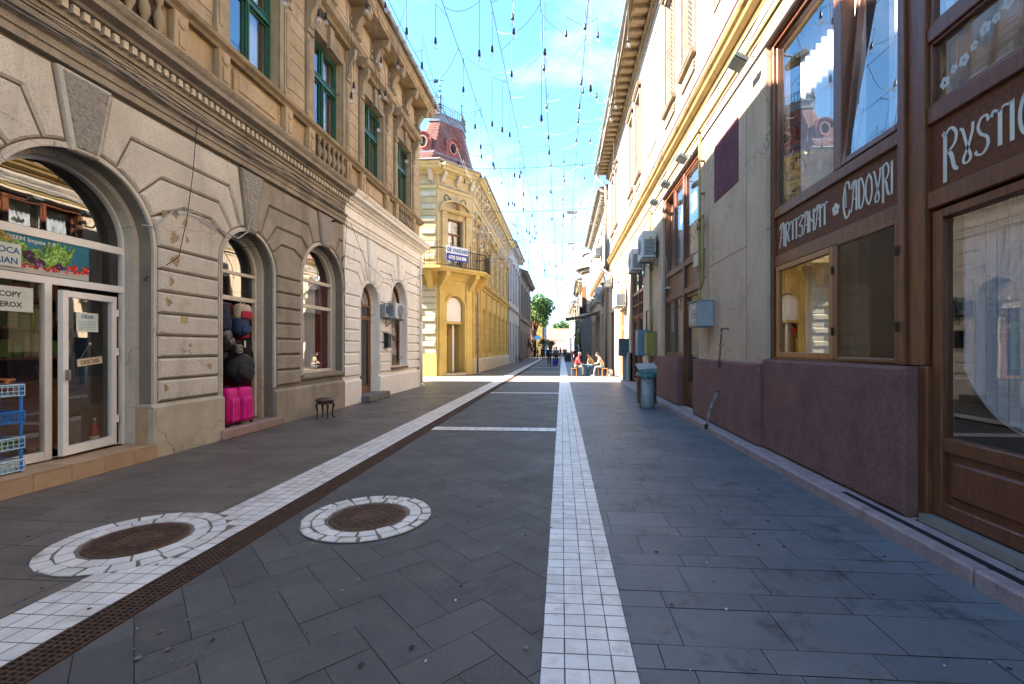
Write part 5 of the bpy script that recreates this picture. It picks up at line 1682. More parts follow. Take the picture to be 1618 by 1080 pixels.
# ================================================================ houses farther along
def house(name, label, side, x, y0, y1, h, m1, m2, fl=2, bays=4, trim=None, roofm=None, over=.6, arch_gf=False, shutter=None, gut=True, depth=10, zs=None):
    o = thing(name, (x, y0, 0), label, 'building')
    Fm = frame((0, 0, 0), (0, 1, 0), (1 if side < 0 else -1, 0, 0))
    L_ = y1 - y0; zg = zs or h * .46
    trim = trim or m2
    bw = L_ / bays
    H1 = []; H2 = []
    for k in range(bays):
        c = (k + .5) * bw; r = min(.6, bw * .28)
        H1.append(arch(c, r, zg * .72 - r * .3, .9 if k % 2 else .15, 10) if arch_gf else rect(c - r, c + r, .9 if k % 2 else .15, zg * .75))
        if fl > 1: H2.append(rect(c - r * .9, c + r * .9, zg + (h - zg) * .16, zg + (h - zg) * .7))
    MB(Fm).prism(rect(0, L_, 0, zg), -.3, 0, holes=H1).build('ground_wall', m1, o)
    MB(Fm).prism(rect(0, L_, zg + .001, h), -.3, -.02, holes=H2).build('upper_wall', m2, o) if H2 else MB(Fm).prism(rect(0, L_, zg + .001, h), -.3, -.02).build('upper_wall', m2, o)
    MB(Fm).sweep([(-.03, zg - .15), (.08, zg - .12), (.2, zg), (.22, zg + .1), (-.03, zg + .15)], 0, L_).build('string_course', trim, o)
    m = MB(Fm); m.sweep([(-.03, h - .5), (.1, h - .48), (.15, h - .3), (over * .8, h - .2), (over, h - .05), (over, h + .02), (-.3, h + .05)], -.05, L_ + .05); m.build('eaves_cornice', trim, o)
    m = MB(Fm); u = .3
    while u < L_: m.box(u, u + .14, .1, over * .75, h - .42, h - .24); u += .55
    m.build('brackets', trim, o)
    m = MB(Fm)
    for k in range(bays):
        c = (k + .5) * bw; r = min(.6, bw * .28)
        if fl > 1:
            z0, z1 = zg + (h - zg) * .16, zg + (h - zg) * .7
            for s in (-1, 1):
                a, b = sorted((c + s * r * .92, c + s * (r * .92 + .16))); m.box(a, b, -.02, .06, z0 - .1, z1 + .1)
            m.sweep([(-.02, z1 + .1), (.1, z1 + .12), (.22, z1 + .25), (-.02, z1 + .32)], c - r - .25, c + r + .25)
            m.box(c - r - .2, c + r + .2, -.02, .12, z0 - .2, z0 - .1)
    if m.v: m.build('window_surrounds', trim, o)
    m = MB(Fm); g2 = MB(Fm)
    for k in range(bays):
        c = (k + .5) * bw; r = min(.6, bw * .28)
        f = MB(Fm)
        zones = [(.9 if k % 2 else .15, zg * .75 + (0 if not arch_gf else .5))]
        if fl > 1: zones.append((zg + (h - zg) * .16, zg + (h - zg) * .7))
        for z0, z1 in zones:
            f = MB(Fm)
            f.box(c - r, c - r + .07, -.26, -.16, z0, z1); f.box(c + r - .07, c + r, -.26, -.16, z0, z1); f.box(c - .03, c + .03, -.26, -.17, z0, z1); f.box(c - r, c + r, -.261, -.165, z0 + (z1 - z0) * .66, z0 + (z1 - z0) * .66 + .08)
            w_ = f.build('window', shutter or browndoor, o)
            p = MB(Fm); p.quad((c - r, -.22, z0), (c - r, -.22, z1), (c + r, -.22, z1), (c + r, -.22, z0)); p.build('pane', G_shop, w_)
    if gut:
        m = MB(Fm); m.tube([(0, over + .08, h), (L_, over + .08, h)], .08, n=6); m.tube([(L_ - .2, over, h - .05), (L_ - .2, .12, h - .8), (L_ - .2, .12, .1)], .06, n=6); m.build('gutter', zinc, o)
    m = MB(Fm); m.add([(-.1, over, h + .06), (L_ + .1, over, h + .06), (L_ + .1, -depth / 2, h + 2.2), (-.1, -depth / 2, h + 2.2), (L_ + .1, -depth, h + .06), (-.1, -depth, h + .06)], [(0, 1, 2, 3), (3, 2, 4, 5), (1, 4, 2), (0, 3, 5)]); m.build('roof', roofm or tur, o)
    m = MB(Fm); m.box(0, L_, -depth, -.8, 0, h); m.box(0, .05, -.8, -.001, 0, h); m.box(L_ - .05, L_, -.8, -.001, 0, h); m.build('body', m2, o)
    return o
wgrey = mat('grey_white_render', (.46, .45, .44), (.34, .33, .33), scale=1, rough=.9, bump=.3, stain=(.22, .21, .2), sscale=1.2, spos=.6, streak=True)
dgrey = mat('dark_grey_brown_render', (.17, .145, .125), (.11, .095, .085), scale=1, rough=.9, bump=.3)
mauve = mat('mauve_render', (.40, .33, .36), (.3, .26, .28), scale=1.5, rough=.9)
pink2 = mat('salmon_render', (.62, .30, .22), (.5, .24, .18), rough=.9)
yell2 = mat('lemon_render', (.66, .52, .2), (.55, .42, .17), rough=.9)
blue2 = mat('pale_blue_render', (.2, .33, .42), (.15, .26, .34), rough=.9)
creamr = mat('far_cream_render', (.6, .5, .38), (.48, .4, .3), rough=.9)
redr = mat('orange_red_roof_tiles', (.5, .16, .08), (.38, .12, .06), scale=3, rough=.9)
house('terraced_house', 'grey white house with ornate upper floor just past the yellow corner house', -1, -5.35, 46.1, 57.5, 12.6, wgrey, wgrey, bays=4, shutter=wgrey)
house('terraced_house', 'dark grey brown house with deep eaves, standing before the leafy tree', -1, -5.2, 57.6, 75, 11.4, dgrey, dgrey, bays=5, over=.8, arch_gf=False)
house('low_house', 'salmon pink low house behind the leafy tree', -1, -5.9, 84, 97, 6.6, pink2, pink2, fl=1, bays=3, gut=False)
house('far_house', 'lemon yellow far house on the left past the salmon one', -1, -5.4, 97.2, 128, 10.0, yell2, yell2, bays=6, roofm=tur)
house('far_house', 'pale blue sliver of a far house at the left end of the street', -1, -5.0, 128.5, 150, 12, blue2, blue2, bays=3)
house('terraced_house', 'cream continuation of the right row with dark doorways behind the awning', 1, 3.05, 30.2, 47, 12.1, beige, cream, bays=6, shutter=mahog)
house('far_house', 'shaded blue grey house with a projecting upper floor and curled roof edge', 1, 2.7, 56, 66, 10.0, blue2, creamr, bays=4, over=.9)
house('far_house', 'small white far house near the right end of the street', 1, 2.2, 76, 94, 8.4, wgrey, creamr, bays=4)
house('far_house', 'tall grey brown far house beyond the white one on the right', 1, 2.6, 66.2, 75.8, 10.5, creamr, dgrey, bays=2)
house('far_house', 'cream far house closest to the closing red roof', 1, 2.4, 98, 130, 11.5, creamr, creamr, bays=6)
# projecting curved bay of the right side
cb = thing('balcony_house', (3.1, 49, 0), 'pale curved corner house with tiled eaves and a black railed balcony jutting over the street', 'building')
m = MB(); m.smooth = False
prof = [(3.0, 0), (3.0, 6.4)]
def bay(r, z0, z1, name, mm, par=cb):
    m = MB(); n = 14; c_ = (2.0, 3.5)
    pts = [(c_[0] + r * math.cos(PI / 2 + PI * k / n), c_[1] + r * math.sin(PI / 2 + PI * k / n)) for k in range(n + 1)]
    pts = [(x, y) for x, y in pts]
    vs = [(x, y, z0) for x, y in pts] + [(x, y, z1) for x, y in pts]
    N_ = n + 1
    fs = [[i, i + 1, N_ + i + 1, N_ + i] for i in range(n)] + [list(range(N_))[::-1], [N_ + i for i in range(N_)]]
    m.add(vs, fs); return m.build(name, mm, par)
bay(2.9, 0, 5.2, 'ground_wall', greypl); bay(3.1, 5.2, 5.45, 'balcony_slab', creamr); bay(2.7, 5.45, 10.2, 'upper_wall', creamr); bay(3.1, 10.2, 10.5, 'eaves_cornice', creamr); bay(3.5, 10.5, 10.62, 'gutter', zinc); bay(2.6, 10.62, 12.2, 'attic', cream); bay(2.8, 12.2, 12.35, 'attic_cornice', pinkb)
m = MB()
for k in range(60):
    a = PI / 2 + PI * k / 59; x, y = 2.0 + 3.05 * math.cos(a), 3.5 + 3.05 * math.sin(a)
    m.tube([(x, y, 5.45), (x, y, 6.4)], .02, n=4)
for z in (5.55, 6.4): m.tube([(2.0 + 3.05 * math.cos(PI / 2 + PI * k / 30), 3.5 + 3.05 * math.sin(PI / 2 + PI * k / 30), z) for k in range(31)], .03, n=4)
m.build('railing', ironb, cb)
for k in range(3):
    a = R(105 + 35 * k + 60); x, y = 2.0 + 2.72 * math.cos(a), 3.5 + 2.72 * math.sin(a)
    Fm = frame((x, y, 0), (-math.sin(a), math.cos(a), 0), (math.cos(a), math.sin(a), 0))
    m = MB(Fm); m.box(-.45, .45, -.1, .03, 5.6, 8.6); m.build('window', mahog, cb)
eb = thing('low_house', (-2, 178, 0), 'low house with an orange red roof closing the far end of the street', 'building')
m = MB(); m.box(-30, 16, 0, 12, 0, 5.0); m.build('wall', mat('far_rose_wall', (.6, .4, .34), rough=.9), eb)
m = MB(); m.add([(-30, -1, 5), (16, -1, 5), (13, 6, 9.5), (-27, 6, 9.5), (-30, 13, 5), (16, 13, 5)], [(0, 1, 2, 3), (1, 5, 2), (0, 3, 4), (3, 2, 5, 4)]); m.build('roof', redr, eb)
m = MB(); m.box(3.0, 10, -6, 0, 0, 8.5); m.build('white_gable', white_p, eb)
m = MB()
for k in range(12): m.box(-27 + k * 2.2, -26 + k * 2.2, -.06, .02, 1.0, 3.5)
m.build('windows', black, eb)
# canvas awning
aw = thing('awning', (3.05, 37, 3.9), 'grey canvas awning stretched out over the right pavement', 'awning')
m = MB(); n = 10; vs = []
for k in range(n + 1):
    t = k / n; x = -2.7 * t; z = .75 - .55 * t - .1 * math.sin(PI * t)
    vs += [(x, 0, z), (x, 4.2, z), (x, 0, z - .03), (x, 4.2, z - .03)]
fs = []
for k in range(n): 
    o = 4 * k; fs += [(o, o + 1, o + 5, o + 4), (o + 2, o + 6, o + 7, o + 3), (o, o + 4, o + 6, o + 2), (o + 1, o + 3, o + 7, o + 5)]
m.add(vs, fs); m.box(-2.74, -2.7, 0, 4.2, 0, .24); m.build('canvas', mat('awning_canvas', (.62, .6, .5), (.5, .48, .4), scale=2, rough=.9), aw)
m = MB(); m.tube([(0, .1, -.2), (-2.7, .1, .2)], .03, n=5); m.tube([(0, 4.1, -.2), (-2.7, 4.1, .2)], .03, n=5); m.build('arm', zinc, aw)
# ================================================================ OBJECTS
def prism_at(M, *a, **k): return MB(M).prism(*a, **k)
met_blue = mat('blue_grey_cabinet_paint', (.13, .22, .29), (.09, .16, .21), scale=3, rough=.4, bump=.05, spec=.5)
met_grey = mat('grey_cabinet_paint', (.29, .31, .32), (.22, .24, .25), scale=4, rough=.4, bump=.05, spec=.5)
ac_w = mat('air_conditioner_casing', (.50, .53, .54), (.4, .43, .44), scale=4, rough=.45, bump=.03)
ac_g = mat('air_conditioner_grille', (.12, .15, .16), rough=.5)
# --- air conditioners on the right wall
def ac(name, loc, label, size=(.85, .36, .65), side=1, grille=True):
    W, D, H = size      # W along the wall, D away from it
    t = thing(name, loc, label, 'air conditioner', 'air conditioners on the walls')
    Fm = frame((0, 0, 0), (0, 1, 0), (-side, 0, 0))
    m = MB(Fm); m.box(0, W, .08, .08 + D, 0, H, bev=.02); m.build('casing', ac_w, t)
    m = MB(Fm)
    m.lathe([(.001, 0), (.24, 0), (.24, .012), (.001, .012)], c=(W * .6, .08 + D, H * .5), n=24, axis='w'); fn = m.build('fan', ac_g, t)
    m = MB(Fm)
    for r_ in (.06, .12, .18, .235):
        m.tube([(W * .6 + r_ * math.cos(a), .1 + D, H * .5 + r_ * math.sin(a)) for a in [2 * PI * k / 20 for k in range(21)]], .006, n=4)
    for k in range(8):
        a = 2 * PI * k / 8; m.tube([(W * .6, .1 + D, H * .5), (W * .6 + .24 * math.cos(a), .1 + D, H * .5 + .24 * math.sin(a))], .005, n=4)
    m.build('fan_guard', ac_w, fn)
    m = MB(Fm)
    for k in range(12): m.box(-.012, -.001, .12, .02 + D, .08 + k * .042, .1 + k * .042)
    m.build('side_louvres', ac_g, t)
    m = MB(Fm); m.box(.05, .1, 0, .12 + D, -.05, -.005); m.box(W - .1, W - .05, 0, .12 + D, -.05, -.005); m.box(.05, .1, 0, .03, -.3, -.051); m.box(W - .1, W - .05, 0, .03, -.3, -.051)
    m.tube([(.075, .02, -.28), (.075, .3, -.05)], .012, n=4); m.tube([(W - .075, .02, -.28), (W - .075, .3, -.05)], .012, n=4); m.build('bracket', zinc, t)
    m = MB(Fm); m.box(-.012, -.001, .2, .3, H * .62, H * .78); m.build('rating_label', mat('label_yellow', (.5, .38, .12), rough=.6), t)
    m = MB(Fm); m.tube([(-.01, .15, .15), (-.05, .1, .1), (-.06, .05, -.05), (-.05, .01, .0), (-.05, .01, .5)], .016, n=5); m.build('hose', cable_m, t)
    return t
ac('air_conditioner', (3.05, 14.6, 4.48), 'largest grey air conditioner high on the right wall beside the tall shopfront window', (.95, .42, .85))
ac('air_conditioner', (3.05, 17.0, 4.5), 'air conditioner just behind the largest one on the right wall', (.9, .4, .78))
ac('air_conditioner', (3.05, 21.3, 3.55), 'blue grey air conditioner low on the right wall under a beige box', (.95, .5, .95))
ac('air_conditioner', (3.05, 27.2, 5.3), 'small white air conditioner on the sunlit right wall near the downpipe', (.9, .38, .8))
ac('air_conditioner', (3.05, 33.5, 5.0), 'white air conditioner on a bracket past the downpipe', (.9, .5, 1.1))
ac('air_conditioner', (3.05, 34.5, 8.6), 'white air conditioner high on the upper floor past the downpipe', (.9, .5, .9))
ac('air_conditioner', (-5.95, 14.95, 2.62), 'old white air conditioner between the brown door and window of the whitewashed wall', (.8, .3, .52), side=-1)
# --- cabinets
def cabinet(name, y, z, W, D, H, m_, label, door=True):
    t = thing(name, (3.05, y, z), label, 'cabinet')
    Fm = frame((0, 0, 0), (0, 1, 0), (-1, 0, 0))
    m = MB(Fm); m.box(0, W, .005, D, 0, H, bev=.012); m.build('case', m_, t)
    m = MB(Fm); m.box(.03, W - .03, D, D + .012, .03, H - .03, bev=.005); d = m.build('door', m_, t)
    m = MB(Fm); m.tube([(.08, D + .012, H * .5), (.08, D + .04, H * .5)], .012, n=6); m.build('lock', zinc, d)
    m = MB(Fm); m.box(-.01, W + .01, 0, D + .03, H, H + .015); m.build('lid', m_, t)
    return t, Fm
t, Fm = cabinet('meter_cabinet', 9.35, 2.04, .62, .33, .52, met_grey, 'grey steel gas cabinet fixed on the beige wall between the two shopfronts')
m = MB(Fm); m.box(.1, .32, .344, .348, .12, .42); lb_ = m.build('notice', mat('notice_cream', (.62, .55, .38), rough=.6), t)
m = MB(Fm)
for k in range(6): m.box(.12, .3, .348, .3495, .17 + k * .035, .183 + k * .035)
m.build('notice_lines', ink_k, lb_)
t, Fm = cabinet('electric_cabinet', 16.0, 1.35, .6, .4, .88, met_blue, 'glossy blue grey electric cabinet with an open side, above the litter bin')
cabinet('gas_meter_box', 14.9, 1.4, .45, .3, .72, mat('yellow_box_paint', (.28, .24, .06), (.2, .17, .045), scale=6, rough=.5, bump=.05), 'yellow gas meter box with pipes beside the blue electric cabinet')
t, Fm = cabinet('electric_cabinet', 20.9, 1.25, .6, .42, .78, mat('slate_cabinet_paint', (.07, .1, .12), (.05, .075, .09), rough=.5), 'dark slate electric cabinet standing on a post by the grey plinth')
m = MB(Fm); m.box(.2, .35, .05, .25, -1.15, -.001); m.build('post', met_grey, t)
m = MB(Fm); m.prism([(.22, .3), (.38, .3), (.3, .45)], .433, .4345); m.build('warning_mark', white_p, t)
t = thing('alarm_box', (3.05, 10.0, 3.36), 'small beige alarm box with a red lamp at its base', 'alarm')
m = MB(FRr @ Matrix.Translation((0, 0, 0)))
Fm = frame((0, 0, 0), (0, 1, 0), (-1, 0, 0))
m = MB(Fm); m.box(0, .34, .0, .14, 0, .3, bev=.02); m.build('case', mat('alarm_beige', (.5, .45, .33), rough=.5), t)
m = MB(Fm); m.box(.06, .28, .02, .12, -.06, -.001, bev=.02); m.build('lamp', mat('alarm_red', (.45, .05, .03), rough=.3), t)
t = thing('junction_box', (3.05, 21.6, 4.75), 'pale green junction box hanging above the low air conditioner', 'box')
m = MB(Fm); m.box(0, .35, .0, .25, 0, .5, bev=.02); m.build('case', mat('junction_green', (.3, .36, .28), rough=.5), t)
m = MB(Fm); m.tube([(.15, .12, 0), (.15, .12, -.2)], .02, n=5); m.build('cable_tail', cable_m, t)
# --- security cameras
def seccam(loc, label, face=1):
    t = thing('security_camera', loc, label, 'camera')
    s = face
    m = MB(); m.smooth = False; m.lathe([(.06, 0), (.06, .015), (.035, .03), (.001, .03)], c=(0, 0, 0), n=12, axis='u'); m.build('mount', ac_w, t) if False else None
    m = MB(); m.tube([(0, 0, 0), (-.06 * s, 0, .01), (-.1 * s, -.02, -.03)], .02, n=6); m.build('mount', ac_w, t)
    m = MB(); m.smooth = True; m.tube([(-.06 * s, .1, -.01), (-.16 * s, -.2, -.08)], .045, n=10); m.build('body', ac_w, t)
    m = MB(); m.tube([(-.1605 * s, -.2, -.0805), (-.163 * s, -.207, -.082)], .036, n=10); m.build('lens', black, t)
seccam((3.05, 13.0, 3.3), 'white bullet camera on the pilaster left of the second shopfront')
seccam((-5.9, 18.7, 4.7), 'round grey camera at the far corner of the whitewashed wall', -1)
# --- floodlights under the cornice
def flood(loc, label, lamp=False):
    t = thing('floodlight', loc, label, 'floodlight', 'floodlights over the right hand shopfronts')
    Mx = Matrix.Rotation(R(28), 4, 'Y') @ Matrix.Rotation(R(0), 4, 'Z')
    m = MB(Mx); m.box(-.12, .12, -.16, .16, 0, .06, bev=.015); [m.box(-.1, .1, -.14 + k * .04, -.13 + k * .04, .06, .09) for k in range(8)]; b_ = m.build('housing', mat('floodlight_grey', (.12, .14, .14), rough=.45, metal=.3), t)
    m = MB(Mx); m.box(-.1, .1, -.14, .14, -.006, -.001); m.build('lens', mat('floodlight_lens', (.45, .5, .45), rough=.15), t)
    m = MB(); m.tube([(0, 0, .06), (.12, 0, .1), (.27, 0, .12)], .014, n=5); m.build('arm', zinc, t)
flood((2.72, 7.3, 6.02), 'nearest floodlight, above the left end of the lettered shopfront')
flood((2.75, 10.75, 5.95), 'second floodlight from the viewer on the right wall')
flood((2.75, 12.4, 5.95), 'third floodlight, above the middle of the second shopfront')
flood((2.75, 13.9, 5.95), 'fourth floodlight, above the far end of the second shopfront')
t = thing('street_floodlight', (2.6, 24.5, 5.4), 'angled grey double lamp arm jutting from the sunlit right wall', 'lamp')
m = MB(); m.tube([(.45, 0, .2), (0, 0, .1), (-.25, 0, .3)], .03, n=5); m.build('arm', zinc, t)
m = MB(Matrix.Translation((-.3, 0, .3)) @ Matrix.Rotation(R(40), 4, 'Y')); m.box(-.3, .2, -.2, .2, -.06, .06, bev=.02); m.build('head', met_grey, t)
m = MB(Matrix.Translation((.1, .5, .1)) @ Matrix.Rotation(R(-30), 4, 'Y')); m.box(-.3, .2, -.2, .2, -.06, .06, bev=.02); m.build('head', met_grey, t)
# --- small pipes and conduits of the right wall
mb = G_(); mb.smooth = True
mb.tube([(15.5, .08, 6.2), (15.5, .08, 1.9), (15.3, .2, 1.7)], .045, n=8)
mb.tube([(15.2, .1, 2.1), (15.2, .1, 2.9), (16.1, .1, 2.9), (16.1, .1, 2.25)], .03, n=6); mb.tube([(15.2, .15, 1.35), (15.2, .15, .9), (15.5, .1, .2)], .03, n=6)
tag(mb.build('gas_pipe', olive), 'yellow gas pipe dropping behind the air conditioners to the meter box', 'pipe')
mb = G_()
mb.tube([(14.35, .03, 4.6), (14.3, .05, 4.3), (14.1, .04, 3.6), (13.95, .04, 3.5), (14.05, .04, 1.35), (14.6, .15, 1.15)], .014, n=5)
mb.tube([(13.2, .05, 3.3), (13.3, .05, 4.1), (13.9, .05, 4.6)], .01, n=5); mb.tube([(21.9, .1, 4.5), (21.8, .4, 3.9), (21.5, .5, 3.6)], .012, n=5)
mb.tube([(25.2, .12, 6.3), (25.2, .1, .1)], .03, n=6); mb.tube([(22.0, .04, 6.3), (22.0, .05, 2.1)], .02, n=5)
tag(mb.build('conduit', cable_w), 'thin pale conduits running down the right wall by the camera', 'cables')
# --- rusty hanger and chain
t = thing('rusty_hanger', (2.93, 8.55, 1.95), 'short rusty twisted chain hanging from a hook on the beige wall', 'chain')
m = MB()
for k in range(13):
    z = -.02 - k * .055; x = -.012 - .0025 * k; y = .004 * k
    M2 = Matrix.Translation((x, y, z)) @ Matrix.Rotation(k * 1.2, 4, 'Z')
    mm = MB(M2); mm.tube([(.017 * math.cos(a), 0, .034 * math.sin(a)) for a in [2 * PI * j / 10 for j in range(11)]], .008, n=5)
    o_ = len(m.v); m.v += mm.v
    for f in mm.f: m.f.append([i + o_ for i in f]); m.mi.append(0); m.sm.append(False)
m.build('links', iron_rust, t); m = MB(); m.tube([(.12, 0, .0), (-.02, 0, .01), (-.02, 0, -.03)], .012, n=5); m.build('hook', iron_dark, t)
t = thing('steel_chain', (2.9, 8.75, .78), 'bright steel chain with a padlock hanging from the plum plinth to the kerb', 'chain')
m = MB(); p0 = Vector((.02, 0, 0)); p1 = Vector((-.14, .12, -.64)); n = 15
for k in range(n):
    q = p0.lerp(p1, (k + .5) / n); q.x -= .04 * math.sin(PI * k / n)
    M2 = Matrix.Translation(q) @ Matrix.Rotation(k * PI / 2 + .5, 4, 'Z') @ Matrix.Rotation(.2, 4, 'X')
    mm = MB(M2); mm.tube([(.021 * math.cos(a), 0, .036 * math.sin(a)) for a in [2 * PI * j / 10 for j in range(11)]], .008, n=5)
    o_ = len(m.v); m.v += mm.v
    for f in mm.f: m.f.append([i + o_ for i in f]); m.mi.append(0); m.sm.append(False)
m.build('links', mat('steel_links', (.4, .4, .38), rough=.35, metal=.8, bump=0), t)
m = MB(); m.box(-.19, -.12, .09, .14, -.72, -.62, bev=.012); m.tube([(-.155, .115 + .025 * math.cos(a), -.62 + .035 * math.sin(a)) for a in [PI * j / 8 for j in range(9)]], .006, n=5); m.build('padlock', iron_dark, t)
m = MB(); m.tube([(.03, -.015, .01), (.0, 0, .015), (.0, .02, .01)], .012, n=5); m.build('eye_bolt', iron_dark, t)
# --- litter bin
t = thing('litter_bin', (2.28, 12.45, 0), 'grey metal litter bin with wooden slats, open lid and green liner bag', 'bin')
m = MB(); m.smooth = True; 
def oval(mb, prof, ax, ay, n=28):
    vs = []; fs = []
    for s_, z in prof:
        for k in range(n):
            a = 2 * PI * k / n
            x = math.copysign(abs(math.cos(a)) ** .7, math.cos(a)); y = math.copysign(abs(math.sin(a)) ** .7, math.sin(a))
            vs.append((x * ax * s_, y * ay * s_, z))
    for i in range(len(prof) - 1):
        for k in range(n): fs.append([i * n + k, i * n + (k + 1) % n, (i + 1) * n + (k + 1) % n, (i + 1) * n + k])
    mb.add(vs, fs)
oval(m, [(.9, .0), (.97, .02), (1, .1), (1, .92), (.97, .92), (.97, .3)], .2, .24)
bm_ = mat('bin_galvanised', (.28, .30, .30), (.2, .215, .22), scale=6, rough=.5, metal=.35, bump=.1)
m.build('body', bm_, t)
m = MB()
for z in (.3, .72): m.lathe([(.001, 0), (.03, 0), (.03, .012), (.001, .02)], c=(0, -.255, z), n=10, axis='w'); m.lathe([(.001, 0), (.03, 0), (.03, -.012), (.001, -.02)], c=(0, -.245, z), n=10, axis='w')
m.build('rivets', zinc, t)
sl_ = mat('bin_wood_slat', (.12, .05, .025), (.07, .03, .018), scale=3, rough=.6)
for k in range(3):
    m = MB(); m.box(-.235, -.205, -.16 + k * .115, -.06 + k * .115, .12, .9, bev=.005); m.build('slat', sl_, t)
for k in range(3):
    m = MB(); m.box(.205, .235, -.16 + k * .115, -.06 + k * .115, .12, .9, bev=.005); m.build('slat', sl_, t)
m = MB(); m.smooth = True; rb_ = random.Random(6); n = 40; vs = []
for i, (s_, z) in enumerate(((.96, .8), (1.02, .94), (1.12, .97), (1.2, .9), (1.24, .84))):
    for k in range(n):
        a = 2 * PI * k / n; j = 1 + (.06 * rb_.uniform(-1, 1) + .04 * math.sin(a * 5)) * (i / 4)
        vs.append((.21 * s_ * j * math.cos(a) * 1.05, .25 * s_ * j * math.sin(a), z + .03 * rb_.uniform(-1, 1) * (i > 1)))
m.add(vs, [[i * n + k, i * n + (k + 1) % n, (i + 1) * n + (k + 1) % n, (i + 1) * n + k] for i in range(4) for k in range(n)])
m.build('liner_bag', mat('green_liner', (.04, .17, .15), (.02, .1, .09), scale=12, rough=.35, spec=.5), t)
m = MB(); M0 = Matrix.Translation((-.02, .05, .96)) 
m.add([(-.26, -.27, .06), (.24, -.27, .1), (.25, .24, .22), (-.27, .24, .2), (-.17, -.24, -.06), (.2, -.24, -.04), (.2, .2, .02), (-.18, .2, .02)], [(0, 1, 2, 3), (0, 4, 5, 1), (1, 5, 6, 2), (3, 2, 6, 7), (0, 3, 7, 4)])
for i in range(8): m.v[i] = (m.v[i][0], m.v[i][1], m.v[i][2] + .98)
m.build('hood', mat('bin_hood_metal', (.28, .36, .4), (.2, .25, .28), scale=7, rough=.35, metal=.3), t)
# --- stool by the left wall
t = thing('wooden_stool', (-5.42, 10.1, 0), 'small dark wooden stool with bowed legs standing by the left plinth', 'stool')
dkw = mat('dark_stool_wood', (.05, .025, .018), (.03, .015, .01), scale=6, rough=.35)
m = MB(); m.smooth = True; m.lathe([(.001, .47), (.12, .468), (.19, .45), (.21, .42), (.205, .4), (.001, .4)], n=24); m.build('seat', mat('stool_leather', (.11, .07, .05), (.07, .045, .03), scale=9, rough=.4), t)
m = MB(); m.lathe([(.18, .33), (.185, .4), (.001, .4), (.001, .33)], n=20); m.build('apron', dkw, t)
for k in range(4):
    a = PI / 4 + k * PI / 2; dx, dy = math.cos(a), math.sin(a)
    m = MB(); m.smooth = True; m.tube([(.15 * dx, .15 * dy, .38), (.19 * dx, .19 * dy, .3), (.165 * dx, .165 * dy, .15), (.17 * dx, .17 * dy, .05), (.2 * dx, .2 * dy, .0)], [.026, .028, .018, .015, .02], n=7); m.build('leg', dkw, t)
# --- mailbox, intercom plates
t = thing('letter_box', (-5.95, 14.85, 1.62), 'black iron letter box on the whitewashed pier below the air conditioner', 'letter box')
Fl = frame((0, 0, 0), (0, 1, 0), (1, 0, 0))
m = MB(Fl); m.box(0, .32, .012, .16, 0, .42, bev=.015); m.build('case', ironb, t); m = MB(Fl); m.sweep([(0, .42), (.19, .42), (.17, .47), (0, .5)], -.02, .34); m.build('lid', ironb, t)
t = thing('meter_box', (-5.95, 14.55, 2.72), 'glazed blue grey meter box beside the old white air conditioner', 'meter')
m = MB(Fl); m.box(0, .35, .012, .18, -.1, .34, bev=.012); m.build('case', met_grey, t); m = MB(Fl); m.box(.06, .29, .181, .184, .03, .28); m.build('window', mat('meter_window_blue', (.05, .12, .22), rough=.2), t)
t = thing('wall_plaque', (-5.95, 6.72, 2.0), 'small square yellowish plaque on the near rusticated pier', 'plaque')
m = MB(Fl); m.box(0, .13, .013, .02, 0, .1); m.build('plate', mat('plaque_brass', (.4, .31, .13), rough=.6), t)

# ================================================================ left shop contents
LF = lambda y, z, x=-6.36: (x, y, z)
def sign(name, loc, label, W, H, m_, lines, cat='sign', ink=ink_k):
    t = thing(name, loc, label, cat)
    m = MB(Fl); m.box(0, W, 0, .004, 0, H); m.build('panel', m_, t)
    m = MB(Fl)
    for txt, size, u, z, mm in lines:
        if mm is ink: add_text(m, txt, size, u, .0045, z, bold=size * .02, depth=.0008, sx=.95)
    if m.v: m.build('lettering', ink, t)
    return t
# printed vegetable banner over the door
t = thing('produce_banner', (-6.355, 3.98, 2.5), 'blue printed banner of fruit and vegetables in the shop window, partly cut by the frame', 'banner')
m = MB(Fl); m.box(0, 1.72, 0, .004, 0, .448); m.build('panel', mat('banner_teal', (.02, .17, .24), (.012, .12, .19), scale=3, rough=.5, bump=0), t)
m = MB(Fl); add_text(m, 'AGROSEM Impex S.R.L.', .07, 1.02, .0046, .37, bold=.001, depth=.0008, sx=1.1); m.build('lettering', paper, t)
m = MB(Fl); m.box(.0, 1.72, .004, .005, 0, .09); m.build('printed_plinth', mat('banner_grey', (.45, .45, .42), rough=.6), t)
rv = random.Random(21)
vg = {'printed_tomatoes': ((.45, .03, .02), [(rv.uniform(.75, 1.7), rv.uniform(.07, .17), rv.uniform(.018, .035)) for _ in range(46)]),
      'printed_greens': ((.12, .25, .03), [(rv.uniform(.7, 1.5), rv.uniform(.14, .34), rv.uniform(.03, .07)) for _ in range(46)]),
      'printed_aubergine': ((.06, .01, .06), [(rv.uniform(1.0, 1.5), rv.uniform(.13, .24), rv.uniform(.03, .06)) for _ in range(7)]),
      'printed_lemons': ((.5, .36, .05), [(rv.uniform(.0, .9), rv.uniform(.2, .42), rv.uniform(.025, .05)) for _ in range(14)])}
w_ = .0052
